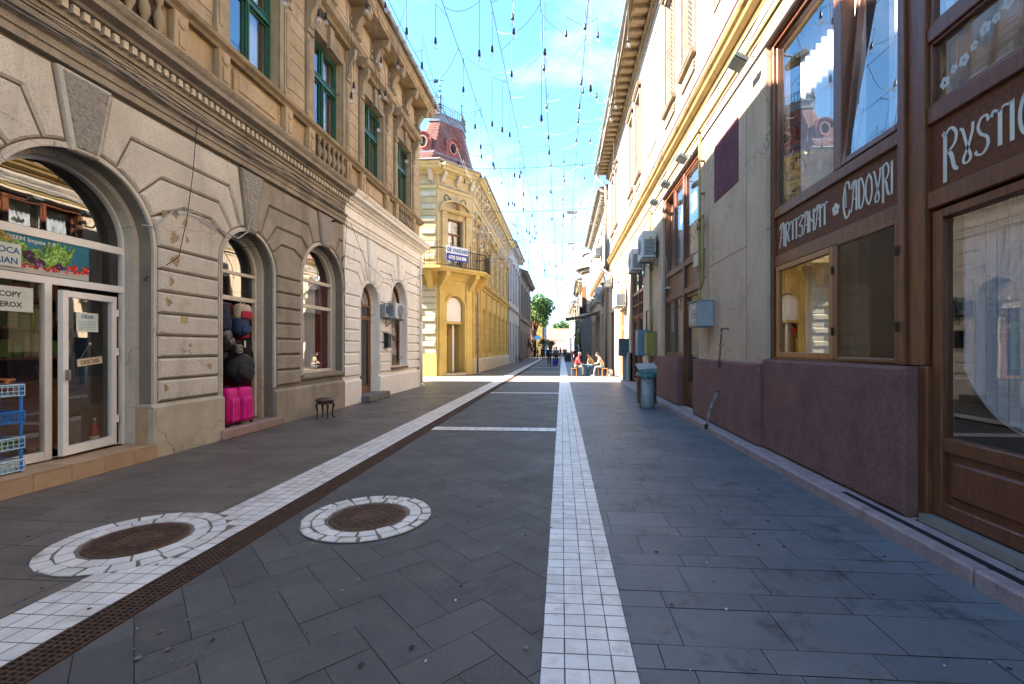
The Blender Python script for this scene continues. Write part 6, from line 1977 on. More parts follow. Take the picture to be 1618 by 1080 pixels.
for nm, (colr, sp_) in vg.items():
    m = MB(Fl)
    for (u, z, r_) in sp_:
        ph_ = rv.uniform(0, 6); m.prism([(u + r_ * (1.1 + .22 * math.sin(3 * q + ph_) + .12 * math.sin(7 * q)) * math.cos(q), z + r_ * (.9 + .2 * math.sin(2 * q + ph_)) * math.sin(q)) for q in [2 * PI * k / 16 for k in range(16)]], w_, w_ + .0006); w_ += .00005
    if nm == 'printed_greens':
        for k in range(9): u = 1.15 + .03 * k; m.add([(u, w_, .14), (u + .03, w_, .14), (u + .12 + .05 * math.sin(k), w_, .42 + .03 * math.sin(k * 2)), (u + .1 + .05 * math.sin(k), w_, .42)], [(0, 1, 2, 3)]); w_ += .0001
    m.build(nm, mat(nm, [c * 1.3 for c in colr], [c * .25 for c in colr], scale=22, rough=.5, bump=0, island=.45, speck=[min(1, c * 2 + .1) for c in colr], spscale=40), t)
sign('paper_sign', (-6.34, 4.09, 2.545), 'white paper sign with blue OCA and RIAN lettering stuck over the banner', .83, .27, paper, [('OCA', .1, .71, .155, ink_b), ('RIAN', .1, .69, .035, ink_b)], ink=ink_b)
sign('paper_sign', (-6.35, 4.53, 2.03), 'pale green paper sign reading COPY XEROX on the left shop pane', .52, .29, paper, [('COPY', .085, .29, .17, ink_k), ('XEROX', .085, .27, .05, ink_k)])
# the signs on the ajar door live in the door's own tilt
def on_door(name, u, z, label, W, H, m_, lines, rot=0, ink=ink_k, w0=.012):
    p = dm @ Vector((u, w0, z))
    t = thing(name, p, label, 'sign')
    Mt = dm.to_3x3().to_4x4()
    m = MB(Mt @ Matrix.Rotation(-rot, 4, 'Y')); m.box(0, W, 0, .004, 0, H); m.build('panel', m_, t)
    m = MB(Mt @ Matrix.Rotation(-rot, 4, 'Y'))
    for txt, size, uu, zz in lines: add_text(m, txt, size, uu, .0045, zz, bold=size * .02, depth=.0008)
    m.build('lettering', ink, t); return t, Mt
t, Mt = on_door('hours_notice', -.62, 1.82, 'pale notice headed ORAR on the shop door glass', .33, .25, paper, [('ORAR', .07, .165, .175)], ink=ink_b)
m = MB(Mt)
for k in range(5): m.box(.04, .29, .0045, .0052, .03 + k * .025, .038 + k * .025)
m.build('printed_lines', mat('ink_pale', (.25, .42, .42), rough=.6, bump=0), t)
t, Mt = on_door('open_sign', -.6, 1.36, 'tilted cream DESCHIS sign hanging on strings in the shop door', .38, .095, mat('sign_cream', (.6, .5, .36), rough=.6, bump=0), [('DESCHIS', .075, .19, .02)], rot=.1, ink=mat('ink_brown', (.1, .04, .02), rough=.6, bump=0))
m = MB(Mt); m.tube([(.04, .002, .1), (.18, .002, .3), (.34, .002, .13)], .002, n=4); m.lathe([(.001, 0), (.02, 0), (.02, .01), (.001, .015)], c=(.18, .0, .3), n=8, axis='w'); m.build('string', cable_w, t)
# counter and shop interior
t = thing('shop_counter', (-7.2, 4.0, 0), 'brown wooden counter dim inside the greengrocer shop', 'counter')
m = MB(); m.box(-.1, .15, 0, 2.7, .2, 1.12); m.build('front', mat('counter_wood', (.22, .09, .035), (.15, .06, .025), scale=3, rough=.5, stretch=(1, 8, 8)), t); m = MB(); m.box(-.15, .2, -.02, 2.72, 1.121, 1.16); m.build('top', browndoor, t)
t = thing('display_crates', (-6.95, 5.5, .22), 'low heap of packets and greens on the shop floor by the door', 'groceries')
for k in range(9):
    m = MB(Matrix.Rotation(k * .7, 4, 'Z')); x, y = rv.uniform(-.1, .1), rv.uniform(-.2, .35)
    m.box(x, x + .14, y, y + .1, 0, .05 + .03 * (k % 3), bev=.01); m.build('packet', mat('packet_%s' % 'abc'[k % 3], ((.3, .28, .22), (.1, .2, .06), (.35, .1, .06))[k % 3], rough=.6), t)
t = thing('red_bottle', (-6.62, 6.02, .22), 'red bottle standing on the shop floor just inside the door', 'bottle')
m = MB(); m.smooth = True; m.lathe([(.001, 0), (.05, 0), (.052, .02), (.052, .22), (.035, .28), (.015, .31), (.015, .36), (.001, .36)], n=14); m.build('body', mat('bottle_red', (.4, .02, .02), rough=.25), t)
m = MB(); m.lathe([(.018, .36), (.018, .39), (.001, .39)], n=10); m.build('cap', mat('cap_white', (.7, .7, .7), rough=.4), t)
m = MB(); m.lathe([(.0525, .06), (.0525, .14)], n=14); m.build('paper_label', paper, t)
t = thing('notice_frame', (-6.9, 5.75, 1.95), 'grey framed notice hanging dim behind the open shop door', 'notice')
m = MB(); m.box(0, .01, 0, .35, 0, .4); m.build('panel', mat('dim_notice', (.16, .17, .16), rough=.6), t)
# basket rack
t = thing('basket_rack', (-6.24, 4.46, .21), 'blue plastic rack of four lattice baskets with produce beside the shop door', 'rack')
bl_ = mat('rack_blue', (.03, .2, .55), rough=.4, bump=0); lb = mat('basket_pale_blue', (.42, .6, .7), rough=.45, bump=0)
for x, y in ((-.12, -.02), (.16, -.02), (-.12, .26), (.16, .26)):
    m = MB(); m.tube([(x, y, 0), (x, y, 1.0)], .016, n=6); m.build('post', bl_, t)
for k, z in enumerate((.02, .27, .56, .86)):
    m = MB(); x0, x1, y0, y1 = -.13, .18, -.3, .28
    zt = z + .12
    for a, b in (((x0, y0), (x1, y0)), ((x1, y0), (x1, y1)), ((x1, y1), (x0, y1)), ((x0, y1), (x0, y0))):
        a3, b3 = Vector((*a, 0)), Vector((*b, 0)); n = 11
        for zz, rr_ in ((z, .006), (z + .05, .004), (z + .1, .004), (zt, .009)): m.tube([tuple(a3 + Vector((0, 0, zz))), tuple(b3 + Vector((0, 0, zz)))], rr_, n=4)
        for i in range(n): q = a3.lerp(b3, i / n); m.tube([tuple(q + Vector((0, 0, z))), tuple(q + Vector((0, 0, zt)))], .005, n=4)
    m.box(x0, x1, y0, y1, z - .004, z + .004); m.build('basket', lb if k != 2 else bl_, t)
def produce(zz, colr, nm, label, n=60, r_=.022, h=.1):
    t2 = thing(nm, (-6.24, 4.46, .21 + zz), label, 'produce')
    m = MB(); m.smooth = True
    for k in range(n): m.ball((rv.uniform(-.1, .15), rv.uniform(-.27, .25), rv.uniform(.02, h)), r_ * rv.uniform(.8, 1.3), n=5, sc=(1, 1.2, .9))
    o = m.build('heap', mat(nm, colr, [c * .5 for c in colr], scale=20, rough=.6), t2); o['kind'] = 'stuff'
produce(.88, (.36, .13, .04), 'onion_heap', 'heap of small brown onions in the top basket of the blue rack', 90, .024, .16)
produce(.28, (.12, .22, .05), 'green_packets', 'green bagged vegetables in the third basket of the blue rack', 14, .06, .1)

# ================================================================ bag shop: goods hanging in the doorway
def mesh_blob(pts, rad, name, m_, parent, sub=2):
    """skinned chain -> one smooth surface"""
    me = bpy.data.meshes.new(name); me.from_pydata([tuple(p) for p in pts], [(i, i + 1) for i in range(len(pts) - 1)], [])
    o = bpy.data.objects.new(name, me); COL.objects.link(o)
    o.modifiers.new('s', 'SKIN'); me.skin_vertices[0].data[0].use_root = True
    for i, r_ in enumerate(rad): me.skin_vertices[0].data[i].radius = r_ if isinstance(r_, tuple) else (r_, r_)
    su_ = o.modifiers.new('u', 'SUBSURF'); su_.levels = sub; su_.render_levels = sub
    dg = bpy.context.evaluated_depsgraph_get(); me2 = bpy.data.meshes.new_from_object(o.evaluated_get(dg)); bpy.data.objects.remove(o)
    me2.materials.clear(); me2.materials.append(m_)
    for p in me2.polygons: p.use_smooth = True
    o = bpy.data.objects.new(name, me2); COL.objects.link(o)
    if parent: o.parent = parent
    return o
def softbox(mb, cx, cy, cz, sx, sy, sz, p=3.5, n=10):
    """rounded bulging box"""
    vs = []; fs = []
    def se(c, e): return math.copysign(abs(c) ** e, c)
    for i in range(n + 1):
        f = -PI / 2 + PI * i / n
        for k in range(2 * n):
            t_ = 2 * PI * k / (2 * n)
            vs.append((cx + sx * se(math.cos(f), 2 / p) * se(math.cos(t_), 2 / p), cy + sy * se(math.cos(f), 2 / p) * se(math.sin(t_), 2 / p), cz + sz * se(math.sin(f), 2 / p)))
    N2 = 2 * n
    for i in range(n):
        for k in range(N2): fs.append([i * N2 + k, i * N2 + (k + 1) % N2, (i + 1) * N2 + (k + 1) % N2, (i + 1) * N2 + k])
    mb.smooth = True; mb.add(vs, fs); mb.smooth = False
def fabric(nm, c, r_=.75): return mat(nm, c, [x * .6 for x in c], scale=9, rough=r_, bump=.4, bscale=90)
blk = fabric('bag_black', (.015, .015, .018)); nav = fabric('bag_navy', (.02, .045, .11)); crm = fabric('bag_cream', (.5, .42, .3)); redf = fabric('bag_red', (.4, .02, .05)); mag = mat('suitcase_magenta', (.62, .01, .22), (.45, .005, .16), scale=6, rough=.55, bump=.2)
leath = mat('bag_black_leather', (.02, .018, .018), rough=.3, bump=.3, spec=.5)
def suitcase(loc, rz, label):
    t = thing('suitcase', loc, label, 'suitcase', rz=rz)
    m = MB(); softbox(m, 0, 0, .37, .13, .165, .33, p=7, n=12); m.build('body', mag, t)
    m = MB(); softbox(m, .14, 0, .3, .03, .13, .22, p=6); m.build('front_pocket', mag, t)
    m = MB(); m.tube([(.0, -.162, .1), (.0, -.167, .37), (0, -.162, .64)], .008, n=4); m.tube([(.15, .13 * math.cos(a) * 1.0, .3 + .22 * math.sin(a)) for a in [PI * 2 * j / 24 for j in range(25)]], .006, n=4); m.build('zip', blk, t)
    m = MB()
    for q in (-.09, 0, .09): m.tube([(.1, q - .03, .58), (.138, q - .03, .5), (.172, q - .03, .42), (.174, q - .03, .2), (.14, q - .03, .09)], .004, n=4)
    m.tube([(.0, -.162 + .02, .62), (.1, -.13, .62), (.13, 0, .6), (.1, .13, .62)], .006, n=4); m.build('piping', mat('magenta_dark', (.3, .0, .1), rough=.6), t)
    m = MB(); m.tube([(0, -.07, .7), (0, -.06, .735), (0, .06, .735), (0, .07, .7)], .014, n=5); m.tube([(.0, -.165, .42), (.0, -.2, .4), (.0, -.2, .3), (0, -.165, .28)], .012, n=5); m.build('carry_handle', blk, t)
    for x, y in ((-.1, -.14), (-.1, .14), (.1, -.14), (.1, .14)):
        m = MB(); m.lathe([(.001, -.012), (.03, -.012), (.03, .012), (.001, .012)], c=(x, y, .03), n=10, axis='u'); m.build('wheel', blk, t)
    return t
suitcase((-6.12, 7.93, .17), R(8), 'near of the two magenta suitcases on the bag shop step')
suitcase((-6.1, 8.27, .17), R(-5), 'far of the two magenta suitcases on the bag shop step')
def pull(loc, label):
    pass
t = thing('trolley_handle', (-6.25, 7.85, .82), 'raised orange brown luggage handle sticking up behind the near magenta suitcase', 'handle')
m = MB(); m.tube([(0, 0, 0), (0, 0, .55)], .012, n=6); m.tube([(0, .12, 0), (0, .12, .55)], .012, n=6); m.build('rods', mat('rod_bronze', (.45, .17, .09), rough=.3, metal=.5), t); m = MB(); m.tube([(0, -.01, .56), (0, .13, .56)], .018, n=6); m.build('grip', redf, t)
def bag(loc, rz, label, m_, w=.17, d=.1, h=.23, tilt=0, trim=None, strap=True, name='backpack'):
    t = thing(name, loc, label, 'bag', rz=rz)
    Mt = Matrix.Rotation(tilt, 4, 'X')
    m = MB(Mt); softbox(m, 0, 0, 0, d, w, h, p=3.2); m.build('body', m_, t)
    m = MB(Mt); softbox(m, d * .95, 0, -h * .3, d * .35, w * .75, h * .45, p=4); m.build('front_pocket', trim or m_, t)
    m = MB(Mt); m.tube([(d * .2, -w * .9, h * .5), (d * .7, -w * .3, h * .93), (d * .7, w * .3, h * .93), (d * .2, w * .9, h * .5)], .006, n=4); m.build('zip', cable_w if m_ is not crm else blk, t)
    if strap:
        m = MB(Mt); m.tube([(0, -w * .3, h * .9), (0, -w * .2, h * 1.25), (0, w * .2, h * 1.25), (0, w * .3, h * .9)], .012, n=5); m.tube([(-d, -w * .5, h * .7), (-d * 1.6, -w * .6, 0), (-d, -w * .6, -h * .8)], .016, n=5); m.build('strap', m_, t)
    return t
bag((-6.1, 8.25, 1.22), R(0), 'bulging black rucksack balanced on top of the far magenta suitcase', blk, .29, .15, .27, tilt=-.45)
bag((-6.2, 8.45, 2.3), R(-8), 'cream and red patched backpack hanging at the top of the bag shop door', crm, .17, .1, .17, trim=redf)
bag((-6.22, 8.42, 2.02), R(5), 'navy blue backpack hanging under the cream one', nav, .18, .12, .18)
bag((-6.2, 7.86, 2.15), R(-10), 'large dark navy backpack hanging nearest the near jamb', fabric('bag_midnight', (.012, .018, .035)), .17, .12, .3)
bag((-6.15, 7.95, 1.75), R(15), 'black leather satchel with a pale square buckle on the near jamb', leath, .16, .09, .22, tilt=.35, name='satchel', trim=leath)
t = thing('buckle_pouch', (-6.0, 8.06, 1.58), 'small black pouch with cream outlined flap hanging below the satchel', 'bag')
m = MB(); softbox(m, 0, 0, 0, .04, .09, .1, p=5); m.build('body', leath, t)
m = MB(); m.tube([(.042, .055 * math.copysign(abs(math.cos(a)) ** .5, math.cos(a)), .06 * math.copysign(abs(math.sin(a)) ** .5, math.sin(a))) for a in [2 * PI * j / 16 for j in range(17)]], .007, n=4); m.tube([(.045, -.03, 0), (.045, .03, 0)], .01, n=4); m.build('buckle', crm, t)
for k, (y, z, mm, lab) in enumerate(((8.7, 1.95, redf, 'red bag hanging behind the navy backpack'), (8.6, 1.35, blk, 'tall black garment bag with a white tag in the doorway'), (8.82, 1.5, blk, 'black holdall deepest in the bag shop doorway'), (8.15, 1.6, fabric('bag_charcoal', (.03, .03, .035)), 'charcoal shoulder bag behind the satchel'), (8.3, 2.35, fabric('bag_dark_red', (.12, .01, .02)), 'dark red cap like bag at the very top of the doorway'))):
    bag((-6.42 - .03 * (k % 2), y, z), 0, lab, mm, .16, .09, (.2, .42, .4, .25, .12)[k], strap=k != 1, name='hanging_bag')
t = thing('price_tag', (-6.29, 8.62, 1.62), 'small white tag on the tall black garment bag', 'tag')
m = MB(); m.box(0, .004, 0, .05, 0, .13); m.build('card', paper, t)

# planter of weeds etc. skipped; small vents and graffiti on the white wall
t = thing('downlight', (-5.85, 11.3, 4.85), 'small dark lamp bracket above the middle arch', 'lamp')
m = MB(); m.tube([(-.09, 0, 0), (.08, 0, .02), (.12, .05, -.02)], .025, n=6); m.build('arm', iron_dark, t)
# more stock inside the dim shop
t = thing('shop_shelf', (-7.36, 5.3, 0), 'tall shelf of packets dim at the back of the greengrocer shop', 'shelf')
m = MB()
for z in (1.45, 1.85, 2.25, 2.65): m.box(-.02, .28, -1.5, .85, z, z + .03)
for y in (-1.5, -.4, .83): m.box(-.02, .28, y, y + .03, 1.16, 2.9)
m.build('boards', browndoor, t)
for zi, z in enumerate((1.48, 1.88, 2.28)):
    y = -1.44
    while y < .78:
        w2 = rv.uniform(.06, .16); h2 = rv.uniform(.14, .33); k = rv.randrange(3)
        m = MB(); m.box(.04, .24, y, y + w2, z, z + h2, bev=.008); m.build('packet', bpy.data.materials['packet_%s' % 'abc'[k]], t); y += w2 + .02
# ================================================================ hanging bulb net
F_PX = 719.1
def pix(px, py):
    u = (px - 837.5) / F_PX; v = (550 - py) / F_PX
    return Vector((-math.sin(YAW) + u * math.cos(YAW), math.cos(YAW) + u * math.sin(YAW), v))
def on_z(px, py, z): d = pix(px, py); return d * ((z - 1.6) / d.z) + Vector((0, 0, 1.6))
def on_x(px, py, x): d = pix(px, py); return d * (x / d.x) + Vector((0, 0, 1.6))
cord_m = mat('lamp_cord', (.03, .05, .055), rough=.6, bump=0)
bulb_m = glass('clear_bulb_glass', (.93, .94, .92), ior=1.8)
filament = mat('bulb_filament', (.6, .5, .35), rough=.4, bump=0)
def bulb_proto(cord):
    t = thing('hanging_bulb', (0, 0, 0), 'clear filament bulb with black socket hanging on a thin cord over the street', 'light bulb', 'bulbs of the light net over the street')
    m = MB(); m.tube([(0, 0, .18), (0, 0, .18 + cord)], .0055, n=4, cap=False); m.build('cord', cord_m, t)
    m = MB(); m.smooth = True; m.lathe([(.001, .2), (.02, .195), (.026, .17), (.03, .1), (.034, .06), (.001, .06)], n=10); m.build('socket', ironb, t)
    m = MB(); m.smooth = True; m.lathe([(.022, .06), (.03, .04), (.048, -.01), (.045, -.045), (.025, -.07), (.001, -.078)], n=12); b_ = m.build('glass_bulb', bulb_m, t)
    m = MB(); m.tube([(0, 0, .06), (.012, 0, 0), (0, 0, -.03), (-.012, 0, 0), (0, 0, .06)], .004, n=4); m.build('filament', filament, b_)
    return t
CL = [.35, .8, 1.3, 1.9, 2.7]
protos = {}
nbulb = 0
def hang(p, ztop):
    global nbulb
    L_ = max(.25, ztop - p.z - .18)
    c = min(CL, key=lambda q: abs(q - L_))
    if c not in protos:
        protos[c] = bulb_proto(c); o = protos[c]
    else: o = dup(protos[c], p)
    o.location = p
    o.rotation_euler = (0, 0, rw.uniform(0, 6))
    nbulb += 1
    return p.z + .18 + c
Z8 = [(115, -60, 155), (238, 35, 195), (425, -50, 250), (480, 30, 230), (357, 240, 400), (567, -80, 95), (572, -40, 155), (563, 180, 335), (690, 40, 525), (705, -60, 245), (700, 60, 310), (795, 85, 165), (875, 40, 135), (930, 65, 170), (900, -40, 400), (867, 350, 405), (858, 320, 370), (925, 350, 425), (180, 190, 300), (407, 395, 555), (480, 330, 545), (523, 315, 570), (555, 400, 590), (431, 480, 640), (434, 600, 680), (486, 640, 715), (518, 760, 790), (575, 560, 760), (597, 600, 765), (614, 640, 840), (671, 610, 855), (575, 700, 885), (720, 400, 600), (723, 440, 665), (730, 560, 715), (730, 600, 830), (712, 280, 470), (785, 640, 700), (785, 690, 760), (897, 530, 610), (863, 650, 715), (873, 690, 770), (845, 500, 530), (838, 560, 610), (850, 440, 470), (1060, 30, 190), (985, 280, 510), (1005, 330, 455), (650, 700, 930), (638, 700, 1005), (735, 700, 945), (780, 760, 860), (820, 800, 945), (858, 800, 875)]
tops = []
for x, yt, yb in Z8:
    px, pt_, pb = 600 + x / 2.7, yt / 2.7, yb / 2.7
    top = on_z(px, pt_, 9.5)
    d = pix(px, pb); t_ = math.hypot(top.x, top.y) / math.hypot(d.x, d.y)
    q = Vector((top.x, top.y, 1.6 + d.z * t_))
    zt = hang(q, 9.5); tops.append(Vector((top.x, top.y, zt)))
for px, py in ((580, 17), (515, 35), (504, 30), (609, 15), (642, 57), (555, 159), (559, 143), (600, 152), (609, 154), (598, 205), (642, 254), (602, 102), (629, 105), (667, 107), (451, 5), (688, 174)):
    x = -4.75 if px < 660 else -4.3
    q = on_x(px, py, x); zt = hang(q, q.z + (.5 if py > 120 else .9)); tops.append(Vector((q.x, q.y, zt)))
rw = random.Random(31)
CX = [-3.9, -2.7, -1.6, -.48, .6, 1.5]
for k in range(175):
    y = 17 + 54 * (k / 175) ** 1.1; x = rw.choice(CX) + rw.uniform(-.1, .1)
    if rw.random() < .3: x += .55
    z = 9.4 - rw.choice((.6, .9, 1.3, 2.0, 2.8))
    hang(Vector((x, y, z)), 9.4)
def sag(a, b, s_, n=10):
    a, b = Vector(a), Vector(b)
    return [tuple(a.lerp(b, i / n) - Vector((0, 0, s_ * 4 * (i / n) * (1 - i / n)))) for i in range(n + 1)]
for i, x in enumerate(CX):
    m = MB(); y = 2
    while y < 72: m.tube(sag((x, y, 9.5), (x, y + 3.5, 9.5), .05, 6), .008, n=4, cap=False); y += 3.5
    tag(m.build('overhead_cable', cord_m), 'long cable over the street, %s' % ['leftmost of the six, closest to the ochre house', 'second of the six from the ochre house', 'third of the six from the ochre house', 'third of the six from the pale right house', 'second of the six from the pale right house', 'rightmost of the six, closest to the pale house'][i], 'cable')
# cross catenaries between the long cables
y = 6.5; k = 0
while y < 70:
    m = MB()
    xs = [-5.15] + CX + [2.15]
    for a, b in zip(xs, xs[1:]):
        if rw.random() < .32: continue
        y0, y1 = y + rw.uniform(-.8, .8), y + rw.uniform(-.8, .8)
        za = 11.5 if a == -5.15 else 9.5; zb = 12.9 if b == 2.15 else 9.5
        m.tube(sag((a, y0, za), (b, y1, zb), rw.uniform(.08, .35) if (za == zb) else .5, 8), .007, n=4, cap=False)
    if m.v: tag(m.build('cross_wire', cable_w), 'pale sagging wire crossing between the long cables and the gutters', 'wire', 'pale cross wires over the street')
    y += rw.uniform(1.3, 2.0) if y < 25 else 3.5
# cords of bulbs tie on at the nearest long cable
for t_ in tops:
    m = MB(); cxn = min(CX + [-5.15], key=lambda q: abs(q - t_.x)); m.tube([tuple(t_), (cxn, t_.y + .3, 9.5 if cxn > -5 else 11.5)], .006, n=4, cap=False)
    tag(m.build('tie_wire', cord_m), 'short dark tie wire joining a hanging cord to its long cable', 'wire', 'tie wires of the hanging bulbs')
# strong span wires with street lamps
def span(y, z, lampx, label):
    t = thing('span_wire_lamp' if lampx is not None else 'span_wire', (0, y, z), label, 'street lamp' if lampx is not None else 'cable')
    m = MB(); m.tube(sag((-5.3, 0, .1), (2.9, 0, .3), .15, 12), .015, n=4, cap=False); m.build('wire', cord_m, t)
    if lampx is not None:
        m = MB(); m.tube([(lampx, 0, 0), (lampx, 0, .12)], .03, n=6); m.box(lampx - .35, lampx + .35, -.15, .15, -.12, 0, bev=.03); m.build('lamp_housing', zinc, t)
        m = MB(); m.box(lampx - .3, lampx + .3, -.12, .12, -.15, -.121); m.build('lamp_glass', mat('lamp_lens', (.5, .5, .48), rough=.2), t)
span(30.5, 10.75, .7, 'span wire lamp hanging over the street near the downpipe')
span(26.5, 12.1, None, 'bare teal span wire level with the yellow house cornice')
span(45, 12.0, .9, 'second, farther span wire lamp over the street')
span(58, 10.8, None, 'farthest bare span wire before the leafy tree')
# star lights on the yellow house
star = mat('star_light_wire', (.6, .58, .52), rough=.5, bump=0)
for (x, y, z, s_) in ((-4.6, 29, 9.0, .9), (-4.5, 33, 8.0, .8), (-4.5, 36.5, 9.3, .7)):
    t = thing('star_decoration', (x, y, z), {29: 'nearest wire star decoration hung off the yellow house', 33: 'lower middle wire star decoration off the yellow house', 36.5: 'farthest wire star decoration off the yellow house'}[y], 'decoration', 'wire star decorations')
    m = MB()
    for k in range(10):
        a = 2 * PI * k / 10; b = 2 * PI * (k + 3) / 10
        m.tube([(s_ * math.cos(a), .1 * math.sin(3 * a), s_ * math.sin(a) * .6), (s_ * math.cos(b), 0, s_ * math.sin(b) * .6)], .016, n=4)
    m.tube([(-.9, 0, 0), (.8, 0, 0)], .02, n=4); m.build('frame', star, t)

# ================================================================ trees
bark = mat('bark', (.09, .065, .045), (.05, .04, .03), scale=8, rough=.95, bump=.6)
def leaves_m(nm, a, b): return mat(nm, a, b, scale=.6, rough=.6, bump=0, island=.35)
lv1 = leaves_m('leaves_green', (.11, .19, .04), (.05, .10, .02)); lv2 = leaves_m('leaves_yellow_green', (.30, .32, .05), (.17, .2, .03)); lv3 = leaves_m('leaves_dark', (.05, .09, .025), (.03, .055, .015))
def tree(name, loc, trunk_h, rx, rz_, zc, n, ls, m_, label, cat='tree', group=None, seed=1, clumps=14):
    t = thing(name, loc, label, cat, group); r_ = random.Random(seed)
    mb = MB(); mb.smooth = True
    mb.tube([(0, 0, 0), (.05, 0, trunk_h * .5), (0, .05, trunk_h), (.1, 0, zc)], [.05 * rx + .06, .04 * rx + .05, .03 * rx + .04, .03], n=7)
    cl = []
    for k in range(clumps):
        a = r_.uniform(0, 2 * PI); e = r_.uniform(-.8, 1.2); q = r_.uniform(.35, .95)
        c = Vector((rx * q * math.cos(a) * math.cos(e * .8), rx * q * math.sin(a) * math.cos(e * .8), zc + rz_ * q * math.sin(e)))
        cl.append((c, r_.uniform(.22, .42) * rx)); mb.tube([(0, 0, trunk_h * r_.uniform(.7, 1)), tuple(Vector((0, 0, zc * .5 + trunk_h * .4)).lerp(c, .5)), tuple(c)], [.05, .035, .015], n=5)
    mb.build('trunk', bark, t)
    mb = MB()
    for k in range(n):
        c, rr_ = r_.choice(cl)
        d = Vector((r_.gauss(0, 1), r_.gauss(0, 1), r_.gauss(0, 1))).normalized() * rr_ * r_.uniform(.5, 1.05)
        p = c + d; u = Vector((r_.gauss(0, 1), r_.gauss(0, 1), r_.gauss(0, .6))).normalized() * ls * r_.uniform(.6, 1.3)
        v = u.cross(Vector((r_.gauss(0, 1), r_.gauss(0, 1), r_.gauss(0, 1)))).normalized() * ls * .45
        mb.quad(tuple(p - u), tuple(p - v), tuple(p + u), tuple(p + v))
    mb.build('crown', m_, t)
tree('leafy_tree', (-5.0, 81, 0), 4.0, 3.7, 3.3, 8.3, 5200, .24, lv1, 'tall leafy green tree leaning over the street beyond the dark house', seed=5, clumps=26)
tree('leafy_tree', (1.0, 196, 0), 4, 4.5, 3.5, 9.5, 1800, .5, lv1, 'distant tree rising behind the orange red roof', seed=8)
tree('clipped_tree', (2.6, 62, 0), 1.6, 1.1, .95, 2.9, 1500, .11, lv2, 'yellow green round clipped tree on the right of the far street', seed=3)
tree('clipped_tree', (-3.4, 88, 0), 1.5, 1.15, .8, 2.7, 900, .13, lv3, 'left of the two dark clipped round trees far down the street', seed=4)
tree('clipped_tree', (-2.0, 90, 0), 1.5, 1.1, .75, 2.4, 900, .13, lv3, 'right of the two dark clipped round trees far down the street', seed=6)
tree('clipped_tree', (-4.6, 70, 0), 1.2, .7, .8, 2.4, 500, .12, lv3, 'small dark shrub tree against the dark grey brown house', seed=7)
t = thing('street_planter', (.75, 57, 0), 'dark green square planter on the right white band', 'planter')
m = MB(); m.box(-.4, .4, -.4, .4, 0, .75, bev=.04); m.box(-.43, .43, -.43, .43, .751, .85, bev=.02); m.build('tub', mat('planter_green', (.03, .07, .07), rough=.5), t)
m = MB(); rp_ = random.Random(9)
for k in range(160):
    p = Vector((rp_.uniform(-.35, .35), rp_.uniform(-.35, .35), .85 + rp_.uniform(0, .35))); u = Vector((rp_.gauss(0, 1), rp_.gauss(0, 1), 1)).normalized() * .08; v = Vector((u.y, -u.x, 0)) * .6
    m.quad(tuple(p - u), tuple(p - v), tuple(p + u), tuple(p + v))
m.build('foliage', lv3, t)
t = thing('street_sign', (-4.9, 82, 0), 'small blue rectangular sign on a post by the salmon house', 'sign')
m = MB(); m.tube([(0, 0, 0), (0, 0, 4.2)], .04, n=6); m.build('post', zinc, t); m = MB(); m.box(-.1, 1.0, -.05, 0, 3.2, 3.9); m.build('plate', mat('sign_blue', (.02, .15, .35), rough=.5), t)

